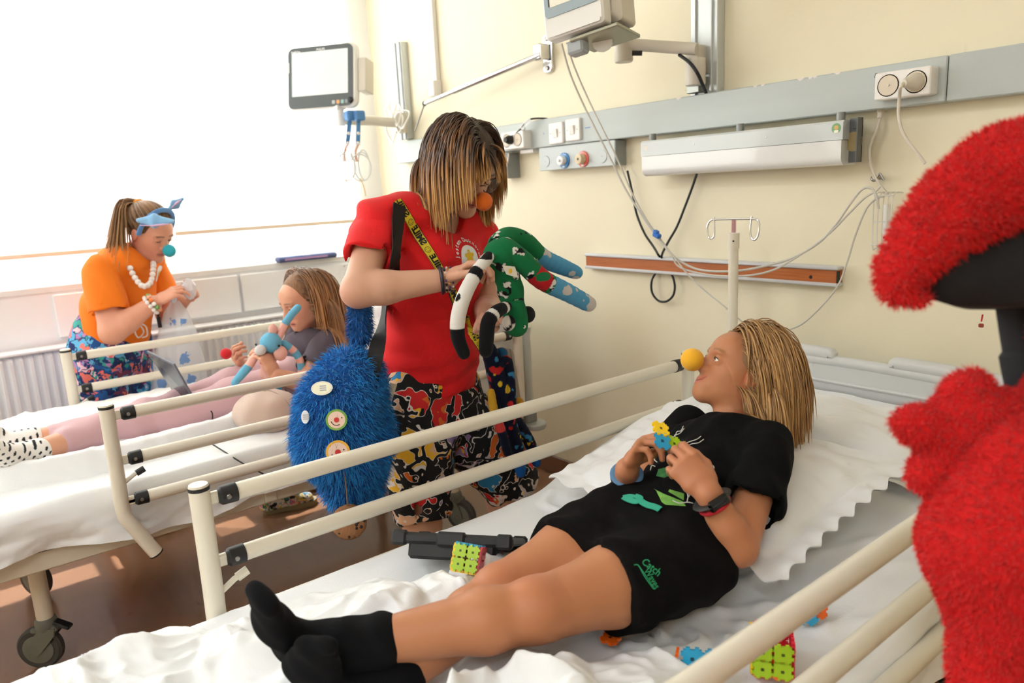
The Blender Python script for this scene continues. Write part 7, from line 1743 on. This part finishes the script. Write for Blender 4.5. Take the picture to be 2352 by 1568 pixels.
S.plane(pp(2180,700,.745), -nrm(np.cross(pp(2290,732,.75)-pp(2085,668,.75), CAMP-pp(2180,700,.75))) if (-np.cross(pp(2290,732,.75)-pp(2085,668,.75), CAMP-pp(2180,700,.75)))[2] < 0 else nrm(np.cross(pp(2290,732,.75)-pp(2085,668,.75), CAMP-pp(2180,700,.75))), .003)
v_, q_ = S.mesh(.003, 2); mesh_np('mouth', v_, q_, mat('mouth_black', (14,12,13), .9), pup)
MB().tube(cat_rom([pp(2330,690,.78), pp(2345,790,.78), pp(2362,880,.78), pp(2390,1000,.79)]), [.018]*10+[.022]*15, 14).build('sleeve', mat('dark_sleeve', (30,32,36), .9), pup)
def plush(name, prims):
    S = SDF()
    for p in prims: S.cone(*p)
    v, q = S.mesh(.004, 2); o = mesh_np(name, v, q, M_rb, pup); fur(name+'_fur', pup, v, q, int(14000*min(2.6, len(v)/6000)), .0060, .0007, M_rf, RNG, (200,4,8), (226,12,12), (0,0,-.5), .5); return v, q
plush('arm', [(pp(2340,985), pp(2250,985), 90*k_, 84*k_, .02), (pp(2250,985), pp(2212,905), 70*k_, 44*k_, .02), (pp(2212,905), pp(2235,888), 40*k_, 40*k_, .01), (pp(2245,985), pp(2110,978), 74*k_, 44*k_, .02), (pp(2110,978), pp(2082,970), 40*k_, 32*k_, .01), (pp(2245,1010), pp(2150,1090), 78*k_, 50*k_, .02), (pp(2150,1090), pp(2125,1090), 48*k_, 38*k_, .01)])
plush('body', [(pp(2360,1090,.70), pp(2350,1250,.70), 130*k_, 185*k_, .03), (pp(2350,1250,.70), pp(2370,1380,.70), 185*k_, 160*k_, .03), (pp(2370,1380,.70), pp(2300,1530,.71), 130*k_, 90*k_, .03), (pp(2300,1530,.71), pp(2290,1660,.71), 90*k_, 90*k_, .02), (pp(2520,800,.75), pp(2450,930,.73), 90*k_, 85*k_, .02), (pp(2450,930,.73), pp(2370,1050,.72), 75*k_, 95*k_, .02)])
# ---- blue furry bag on the hip of the woman in red
XBG = -1.61; bagp = lambda x, y, dx=0.0: U(x, y, X=XBG+dx)
bb = thing('plush_backpack', 'bright blue shaggy backpack with badges hanging at the hip of the woman in red', 'backpack', bagp(790,1180))
M_bf = mat('blue_fur', (20,110,190), .9, attr=True, sheen=.2); M_bb = mat('blue_pile', (10,84,160), .95)
S = SDF(); S.chain([bagp(800,870), bagp(775,930), bagp(770,1010), bagp(800,1060)], [.070,.082,.085,.070], .04); S.chain([bagp(830,860,-.02), bagp(850,1000,-.02)], [.045,.055], .04); S.ecap(bagp(835,1000), bagp(822,1120), (.060,.055), (.058,.05), V(0,1,0), .03); S.ecap(bagp(790,1090), bagp(785,1130), (.045,.045), (.035,.04), V(0,1,0), .03)
v_, q_ = S.mesh(.005, 2); mesh_np('bag_body', v_, q_, M_bb, bb); bvB = BVHTree.FromPolygons(v_.tolist(), q_.tolist())
fur('bag_fur', bb, v_, q_, 15000, .024, .0010, M_bf, RNG, (6,84,168), (34,158,232), (0,0,-.7), .38)
S = SDF(); S.chain([bagp(826,700,-.03), bagp(826,768,-.03)], [.022,.024], .01); v_, q_ = S.mesh(.004, 2); mesh_np('strap_pad', v_, q_, M_bb, bb); fur('strap_fur', bb, v_, q_, 1800, .016, .0010, M_bf, RNG, (4,60,130), (20,110,180), (0,0,-.7), .4)
M_web = mat('black_webbing', (14,14,15), .75, bump=(500,.2))
Ps = [bagp(822,690,-.045), bagp(824,780,-.045), bagp(822,830,-.03)]; ribbon(Ps, [V(.8,-.6,0)]*3, .030, 'rear_strap', M_web, bb, thick=.003)
P, N = path_on(bvW, ((914,472),(910,510),(906,550),(902,600),(897,650),(890,700)), .006)
P = P+[bagp(868,790,.03), bagp(850,880,.05), bagp(834,962,.06)]; N = N+[nrm(V(.75,-.65,.1))]*3
ribbon(P, N, .038, 'shoulder_strap', M_web, bb, thick=.003)
def badge(px, py, r, ring, face, simple=False, rx=1.0):
    c, n = hit_px(bvB, px, py, .018); c = c if c is not None else bagp(px, py, .09); n = nrm(CAMP-c)*.6+nrm(n if n is not None else V(.8,-.6,0))*.4; n = nrm(n); u = nrm(np.cross((0,0,1), n)); w = np.cross(n, u)
    o = MB().prism(circ(r*rx, 32, r), c, u, w, .003).build('badge', mat('badge_%d_%d_%d' % ring, ring, .25), bb, angle=.5)
    MB().prism(circ(r*.80*rx, 28, r*.80), c+n*.003, u, w, .0006).build('badge_face', mat('badge_%d_%d_%d' % face, face, .3), o)
    if simple:
        for q in (-.3, 0, .3): MB().prism(rrect(r*.9, r*.16, r*.05), c+n*.0038+w*q*r+u*r*.15, u, w, .0003).build('badge_print', mat('badge_txt', (170,170,176), .5), o, smooth=False)
        return
    MB().prism(circ(r*.24, 20), c+n*.0038, u, w, .0014).build('badge_nose', mat('badge_red', (200,44,44), .35), o)
    MB().tube([c+n*.0040+u*r*.52*math.cos(a)+w*r*.52*math.sin(a) for a in np.linspace(3.3, 5.2, 14)], r*.035, 5).build('badge_smile', M_black, o)
    MB().prism(circ(r*.07, 10), c+n*.0038+u*r*.5+w*r*.15, u, w, .0003).build('badge_eye', M_black, o)
badge(773,960,.024,(120,170,70),(238,206,186)); badge(775,1033,.027,(232,176,60),(238,206,186)); badge(746,898,.016,(228,222,196),(236,232,200), True, 1.5); badge(714,955,.015,(232,232,236),(222,226,232), True, .6)
co = thing('plush_cookie', 'small brown chocolate-chip cookie charm dangling below the blue backpack', 'charm', bagp(802,1236))
cc = bagp(802,1198,.07); n_ = nrm(CAMP-cc); mb = MB().sphere(cc, (.042,.016,.042), 32, [nrm(np.cross((0,0,1), n_)), n_, np.cross(n_, nrm(np.cross((0,0,1), n_)))])
mb.build('cookie', mat('cookie_brown', (150,104,68), .9, bump=(120,.5), var=(30,.18)), co, angle=None)
for i in range(16): a, r = RNG.uniform(0, 6.28), .036*math.sqrt(RNG.uniform(0, 1)); u_ = nrm(np.cross((0,0,1), n_)); p = cc+u_*r*math.cos(a)+np.cross(n_, u_)*r*math.sin(a)+n_*.016*math.sqrt(max(1-(r/.042)**2, 0)); MB().sphere(p, RNG.uniform(.002, .0045), 8).build('chip', mat('choc', (52,34,26), .7), co)
MB().tube(cat_rom([bagp(789,1070,.085), bagp(795,1120,.08), cc+V(0,0,.042)]), .0014, 6).build('cord', mat('tan_cord', (150,110,70), .8), co)
# ---- things hanging at her other hip
hipb = thing('shoulder_bag', 'small beige zipped bag at the left hip of the woman in red', 'bag', U(1160,920,X=-1.72))
S = SDF(); S.ecap(U(1150,820,X=-1.72), U(1165,930,X=-1.72), (.045,.03), (.05,.032), V(0,1,0), .02); v_, q_ = S.mesh(.005, 2); mesh_np('pouch', v_, q_, mat('beige_canvas', (150,138,124), .9, bump=(300,.3)), hipb)
MB().tube(cat_rom([U(1172,800,X=-1.68), U(1182,850,X=-1.67), U(1184,910,X=-1.67)]), .0024, 6).build('zip', M_screw, hipb)
MB().sphere(U(1152,812,X=-1.60), .018, 18).build('bobble', mat('teal_ball', (18,84,130), .9), hipb); MB().sphere(U(1190,925,X=-1.62), .017, 14).build('pompom', mat('mustard', (214,150,30), .95, bump=(300,.8)), hipb)
toy3 = thing('sock_toy', 'navy blue sock toy dangling at the left hip of the woman in red', 'toy', U(1200,1000,X=-1.62))
NV = (14,18,40); 
def navy(t, L, v, foot=2.0):
    c = np.tile(np.array(lin(NV)), (len(v), 1)); m1 = fbm(v[:, 0]*38, v[:, 1]*38, v[:, 2]*38, oct=2, seed=4) > .66; c = np.where(m1[:, None], np.array(lin((190,36,36))), c)
    m2 = fbm(v[:, 0]*40+9, v[:, 1]*40, v[:, 2]*40, oct=2, seed=14) > .70; c = np.where(m2[:, None], np.array(lin((214,176,40))), c); m3 = fbm(v[:, 0]*44, v[:, 1]*44+5, v[:, 2]*44, oct=2, seed=24) > .70; c = np.where(m3[:, None], np.array(lin((60,130,180))), c)
    return np.where((t > foot*L)[:, None], np.array(lin((24,92,170))), c)
limb('torso', toy3, q3(((1122,800),(1138,850),(1150,900),(1160,950)), -1.60), [.020,.026,.028,.024], navy, M_knit)
limb('leg', toy3, q3(((1160,945),(1178,990),(1190,1040),(1196,1085)), -1.60), [.018,.019,.018,.015], lambda t, L, v: navy(t, L, v, .72), M_knit)
limb('leg', toy3, q3(((1166,940),(1195,980),(1218,1020),(1232,1062)), -1.63), [.018,.018,.017,.014], lambda t, L, v: navy(t, L, v, .72), M_knit)
limb('arm', toy3, q3(((1150,835),(1165,830),(1172,880),(1176,940)), -1.58), [.012,.014,.014,.013], navy, M_knit)
limb('arm', toy3, q3(((1128,900),(1135,945),(1150,985),(1166,1040)), -1.57), [.010,.012,.013,.012], lambda t, L, v: np.where((t < .35*L)[:, None], np.array(lin((196,150,40))), np.where((t < .62*L)[:, None], np.array(lin((196,60,56))), np.array(lin(NV)))), M_knit)
# ---- interlocking toy tiles
def tile_poly(s):
    """square tile with two square teeth on each side"""
    h = s/2; q = s*.10; side = [(-.5,0),(-.36,0),(-.36,1),(-.14,1),(-.14,0),(.14,0),(.14,1),(.36,1),(.36,0)]; out = []
    for k in range(4):
        a = k*math.pi/2
        for x, y in side: X_, Y_ = x*(s-2*q), -(h-q)-y*q; out.append((X_*math.cos(a)-Y_*math.sin(a), X_*math.sin(a)+Y_*math.cos(a)))
    return out
TC = {'green': (168,206,24), 'red': (222,40,60), 'yellow': (250,206,20), 'orange': (240,104,24), 'blue': (36,160,206)}
def tile(parent, c, u, v, s, col, holes=True, th=.0045):
    u, v = nrm(u), nrm(v); w = np.cross(u, v)
    o = MB().prism(tile_poly(s), np.asarray(c)-w*th/2, u, v, th).build('tile', mat('tile_'+col, TC[col], .35), parent, smooth=False)
    if holes:
        for sg in (-1, 1): MB().prism(rrect(s*.16, s*.16, s*.02), np.asarray(c)+w*sg*(th/2+.0002)-w*.0001, u, v, .0002).build('tile_hole', mat('hole_'+col, tuple(int(x*.42) for x in TC[col]), .5), o, smooth=False)
    return o
def tile_box(label, c, u, v, w, s, cols, open_top=False):
    """cube of 2x2 tiles on each side; u,v,w axes, cols for -v,+u,+w,-u,+v,-w"""
    t = thing('tile_cube', label, 'toy', c); u, v, w = nrm(u), nrm(v), nrm(w); c = np.asarray(c, float)
    for (n, a, b, cl) in ((-v, u, w, cols[0]), (u, v, w, cols[1]), (w, u, v, cols[2]), (-u, -v, w, cols[3]), (v, -u, w, cols[4]), (-w, u, -v, cols[5])):
        if cl is None: continue
        for i in (-.5, .5):
            for j in (-.5, .5): tile(t, c+n*s*.96+a*i*s*.93+b*j*s*.93, a, b, s, cl)
    return t
c0 = U(1076,1282,Z=.645)
tile_box('cube of interlocking green, red and yellow toy tiles beside the black tablet', c0, V(.76,.62,-.12), np.cross(nrm(np.cross(V(.76,.62,-.12), V(-.62,.62,-.48))), V(.76,.62,-.12)), np.cross(V(.76,.62,-.12), V(-.62,.62,-.48)), .025, ('green','red','blue','yellow','orange','yellow'))
c0 = U(1772,1492,Z=.60)
tile_box('open box of yellow-green and red toy tiles near the front rail', c0, V(.80,.58,0), V(-.58,.80,0), V(0,0,1), .030, ('green','red',None,'yellow','red','orange'))
def loose(label, tiles):
    t = thing('toy_tile', label, 'toy', tiles[0][0])
    for c, u, v, s, cl in tiles: tile(t, c, u, v, s, cl)
loose('orange toy tile lying on the sheet in front of the tile box', [(U(1772,1540,Z=.575), V(.8,.5,0), V(-.5,.8,.05), .032, 'orange')])
loose('orange toy tile lying beside the child\'s hip', [(U(1402,1466,Z=.588), V(.9,.3,0), V(-.3,.9,0), .030, 'orange')])
p = U(1590,1512,Z=.60); loose('pair of blue toy tiles joined to an orange one on the sheet', [(p, V(.75,.60,.02), V(-.1,.15,.95), .034, 'blue'), (p+V(.025,.020,0), V(.75,.60,.02), V(-.1,.15,.95), .034, 'blue'), (p+V(-.022,-.010,-.006), V(.5,-.75,0), V(.1,.1,.9), .028, 'orange')])
p = U(1855,1412,Z=.585); loose('blue toy tile standing near the front rail with an orange one behind', [(p, V(.75,.6,0), V(-.1,.2,.95), .034, 'blue'), (p+V(.010,.018,.004), V(.75,.6,0), V(-.1,.2,.95), .026, 'orange')])
toyc = toy; r_ = nrm(V(.62,.70,-.30))
loose('blue and yellow toy tiles held in the fingers of the child', [(toyc+V(.004,-.006,-.004), r_, nrm(V(-.25,.2,.9)), .030, 'blue'), (toyc+V(-.006,.002,.014), r_, nrm(V(-.65,.55,.55)), .030, 'yellow'), (toyc+r_*.024+V(0,-.004,-.004), r_, nrm(V(-.25,.2,.9)), .026, 'green')])
# ---- rugged black tablet
tb0, tb1 = U(898,1232,Z=.645), U(1178,1246,Z=.645); uu = nrm(tb1-tb0); L_ = np.linalg.norm(tb1-tb0); aw = nrm(V(-uu[1], uu[0], 0)); aw = aw if aw @ V(-1,0,0) > 0 else -aw; dn = nrm(aw-V(0,0,.50)); nn = np.cross(uu, dn); nn = nn if nn[2] > 0 else -nn
tab = thing('tablet', 'black tablet in a thick rugged case lying on the bed by the toy cube', 'tablet', (tb0+tb1)/2)
M_case = mat('rugged_black', (26,27,29), .55, bump=(500,.1)); cm = (tb0+tb1)/2+dn*.085
MB().box(cm, (L_*.97, .165, .016), [uu, dn, nn], .005).build('case', M_case, tab)
MB().box((tb0+tb1)/2+dn*.006, (L_, .016, .022), [uu, dn, nn], .006).build('edge_bar', M_case, tab)
for f, wdt in ((-.43, .13), (0, .24), (.43, .13)): MB().box((tb0+tb1)/2+uu*f*L_+dn*.004, (L_*wdt, .020, .029), [uu, dn, nn], .005).build('bumper', M_case, tab)
for f in (-.43, .43): MB().box((tb0+tb1)/2+uu*f*L_+dn*.160, (L_*.13, .018, .023), [uu, dn, nn], .005).build('bumper', M_case, tab)
MB().box(cm+nn*.0085, (L_*.86, .14, .001), [uu, dn, nn]).build('screen', mat('dark_screen', (16,17,20), .1), tab, smooth=False)
MB().box((tb0+tb1)/2+dn*.03-nn*.022, (L_*.72, .05, .034), [uu, dn, nn], .006).build('kickstand', M_case, tab)
for f in (-.25,-.2,.2,.25): MB().box((tb0+tb1)/2+uu*f*L_-dn*.0, (.010, .002, .003), [uu, dn, nn]).build('button', M_black, tab)
# ---- details on the child
cw = eL+(wL-eL)*.90; axw = nrm(wL-eL); bracelet('watch_band', child, cw, axw, .0285, .0085, M_black, 'black wristband', .35, .95)
fw = nrm(nrm(CAMP-cw)*.8+V(0,0,.5)); fw = nrm(fw-axw*(fw @ axw)); MB().box(cw+fw*.029, (.020, .040, .009), [axw, np.cross(fw, axw), fw], .004).build('watch', mat('watch_glass', (10,10,12), .12), child)
bracelet('red_bracelet', child, eL+(wL-eL)*.80, axw, .0300, .0038, mat('red_thread', (196,30,46), .8, bump=(400,.5)))
cr = wR+(eR-wR)*.12; bracelet('bracelet', child, cr, wR-eR, .0265, .0055, mat('blue_band', (88,130,170), .6), 'blue woven bracelet', .6); bracelet('bracelet', child, wR+(eR-wR)*.20, wR-eR, .0270, .0040, M_black, 'black cord bracelet')
bvS, bvT = bvh_of(shirt), bvh_of(shorts)
def patch(name, m, parent, bvh, pix, lift=.0015):
    """printed patch: polygon given on the photo, laid onto the garment"""
    P = []
    for x, y in pix:
        h, n = hit_px(bvh, x, y, lift)
        if h is None: return None
        P.append(h)
    c = sum(P)/len(P); mid, n0 = hit_px(bvh, sum(p[0] for p in pix)/len(pix), sum(p[1] for p in pix)/len(pix), lift)
    k = len(P); sub = []
    for i in range(k):
        for t in (0, .25, .5, .75): sub.append(P[i]*(1-t)+P[(i+1) % k]*t)
    cen = mid if mid is not None else c; half = [q*.5+cen*.5 for q in sub]; allp = np.array(sub+half+[cen]); w = nrm(CAMP-cen); allp = drop_on(allp, bvh, w, lift, .06); n = len(sub)
    return MB().add(allp, [(i, (i+1) % n, n+(i+1) % n, n+i) for i in range(n)]+[(n+i, n+(i+1) % n, 2*n) for i in range(n)]).build(name, m, parent, angle=None)
M_g1 = mat('print_green', (70,150,84), .8, var=(60,.25)); M_g2 = mat('print_green2', (112,168,70), .8, var=(60,.25)); M_wl = mat('print_white', (214,212,206), .8)
for pix, m_ in ((((1513,1078),(1540,1072),(1552,1104),(1508,1094)), M_g1), (((1492,1118),(1525,1135),(1568,1152),(1575,1163),(1530,1160),(1488,1138)), M_g2), (((1545,1112),(1572,1124),(1570,1150),(1535,1130)), M_g2), (((1476,1100),(1486,1094),(1484,1110),(1474,1120)), M_g2), (((1476,1126),(1490,1126),(1488,1140),(1480,1142)), M_wl)): patch('shirt_print', m_, child, bvS, pix)
def line_on(name, m, parent, bvh, pix, r):
    P = [hit_px(bvh, x, y, .0012)[0] for x, y in pix]; P = [p for p in P if p is not None]
    if len(P) > 1: MB().tube(cat_rom(P, 4), r, 5).build(name, m, parent)
for pix in (((1570,980),(1565,990),(1556,992),(1552,1002),(1545,1004)), ((1572,985),(1562,996),(1550,1000)), ((1610,1003),(1600,1010),(1585,1015),(1572,1020)), ((1616,1010),(1604,1018),(1590,1020),(1578,1026)), ((1508,1048),(1504,1056),(1510,1062)), ((1495,1080),(1498,1070),(1505,1072)), ((1575,1125),(1580,1140),(1578,1152)), ((1586,1128),(1582,1142)), ((1545,1150),(1560,1156),(1580,1154),(1596,1160),(1606,1178)), ((1628,1070),(1638,1070),(1640,1076))): line_on('shirt_line', M_wl, child, bvS, pix, .0011)
# drawstring
P = [hit_px(bvT, x, y, .004)[0] for x, y in ((1432,1149),(1450,1146),(1468,1150),(1478,1158),(1490,1164),(1505,1168),(1518,1174))]
P = [p for p in P if p is not None]
if len(P) > 2: ribbon(P, [V(.3,-.4,.85)]*len(P), .012, 'drawstring', mat('teal_tape', (44,158,128), .8), child, 6, .002)
P = [hit_px(bvT, x, y, .006)[0] for x, y in ((1432,1149),(1448,1156),(1464,1158),(1474,1150),(1462,1145))]; P = [p for p in P if p is not None]
if len(P) > 2: ribbon(P, [V(.3,-.4,.85)]*len(P), .010, 'drawstring_loop', mat('teal_tape', (44,158,128), .8), child, 6, .002)
# lettering on the shorts
M_tl = mat('teal_print', (38,158,104), .7)
def px_text(body, p0, p1, size, bvh, m, parent, shear=.25, bold=0.0005):
    """script words along the line from p0 to p1 on the garment"""
    a, na = hit_px(bvh, *p0, .002); b, nb = hit_px(bvh, *p1, .002)
    if a is None or b is None: return
    u = nrm(b-a); n = nrm(na+nb); w = np.cross(n, u); t, f = text_mesh(body, 1.0, 0.01, 'LEFT', shear); wd = t[:, 0].max(); L = np.linalg.norm(b-a); sc_ = L/wd
    P = a+(t[:, :1]*sc_)*u+(t[:, 1:]*size)*w; mb = MB(); mb.add(drop_on(P, bvh, n, .0015, .06), f); mb.build('lettering', m, parent, smooth=False)
px_text('Catch', (1474,1288), (1514,1318), .021, bvT, M_tl, child); px_text('Waves', (1480,1308), (1508,1350), .021, bvT, M_tl, child)
line_on('lettering_line', M_tl, child, bvT, ((1456,1298),(1466,1300),(1480,1325),(1500,1352)), .0009); line_on('lettering_line', M_tl, child, bvT, ((1464,1298),(1478,1316),(1498,1346)), .0007)
# ---- shoes on the floor
def shoe(label, toe, heel, w, m_up, m_sole, h=.075, low=False, group=None):
    d = nrm(toe-heel); L = np.linalg.norm(toe-heel); s = nrm(np.cross((0,0,1), d)); t = thing('shoe', label, 'shoe', (toe+heel)/2, group)
    P = lambda a, b, z: heel+d*a*L+s*b+V(0,0,z)
    out = [(0.0,.0),(.03,.55),(.15,.75),(.35,.72),(.6,.95),(.8,1.0),(.93,.75),(1.0,.25)]
    ring = [(a, b*w) for a, b in out]+[(a, -b*w) for a, b in reversed(out)]
    mb = MB(); n = len(ring); vs = [P(a, b, 0) for a, b in ring]+[P(a, b, .022) for a, b in ring]; mb.add(vs, [tuple(range(n))[::-1], tuple(range(n, 2*n))]+[(i, (i+1) % n, n+(i+1) % n, n+i) for i in range(n)]); mb.build('sole', m_sole, t, angle=.7)
    S = SDF(); S.ecap(P(.10,0,.035), P(.10,0,h-.012), (w*.74,.03), (w*.62,.028), s, .02); S.ecap(P(.12,0,.03), P(.55,0,.038), (w*.74,.032), (w*.85,.03), s, .03); S.ecap(P(.55,0,.036), P(.84,0,.028), (w*.9,.032), (w*.82,.022), s, .02)
    if not low: S.cone(P(.28,0,.055), P(.5,0,.062), .03, .022, .03); S.ecap(P(.22,0,.06), P(.22,0,h+.05), (w*.46,.030), (w*.50,.036), s, .004, '-')
    S.plane(P(0,0,.018), (0,0,-1), .002); v, q = S.mesh(.004, 2); mesh_np('upper', v, q, m_up, t)
    if not low:
        for k in range(4): c = P(.48+.07*k, 0, .066-.005*k); MB().tube(cat_rom([c-s*w*.42+V(0,0,-.010), c+V(0,0,.003), c+s*w*.42+V(0,0,-.010)]), .003, 6).build('lace', M_plast, t)
    return t
M_fl = print_mat('floral_shoe', [(40,40,44), (236,232,226), (60,120,100), (220,110,140), (226,196,80), (30,30,34), (90,160,190)], (230,226,218), 42, None, .9, .02, .05); M_sol = mat('sole_khaki', (150,140,110), .7)
shoe('floral low sneaker on the floor seen under the side rail, nearer one', U(728,1152,Z=0), U(606,1178,Z=0), .042, M_fl, M_sol, .08, group='pair of floral sneakers')
shoe('floral low sneaker on the floor, the one farther behind its twin', U(775,1105,Z=0)+V(-.02,0,0), U(682,1132,Z=0), .042, M_fl, M_sol, .08, group='pair of floral sneakers')
M_bs = mat('black_shoe', (24,24,26), .5)
shoe('black shoe under the far bed near its rail post', U(402,1212,Z=0), U(300,1232,Z=0), .045, M_bs, M_black, .06, True, 'pair of black shoes'); shoe('black shoe under the far bed, the one farther from its rail post', U(448,1180,Z=0), U(370,1200,Z=0), .045, M_bs, M_black, .06, True, 'pair of black shoes')
sd_ = shoe('tan sandal with a white sole behind the castor of the far bed', U(88,1290,Z=0), U(0,1302,Z=0), .042, mat('tan_leather', (196,140,100), .6), M_plast, .05, True)
# dark patterned pouch on the bed near the puppet
c0 = U(2140,1198,Z=.66); t = thing('patterned_pouch', 'small black patterned pouch on the sheet beside the red puppet', 'pouch', c0); MB().box(c0, (.05,.07,.02), None, .006).build('body', print_mat('pouch_print', [(20,20,22),(16,16,18),(150,150,150)], (16,16,18), 120, None, .5, .02, .05), t)
bpy.context.view_layer.update()
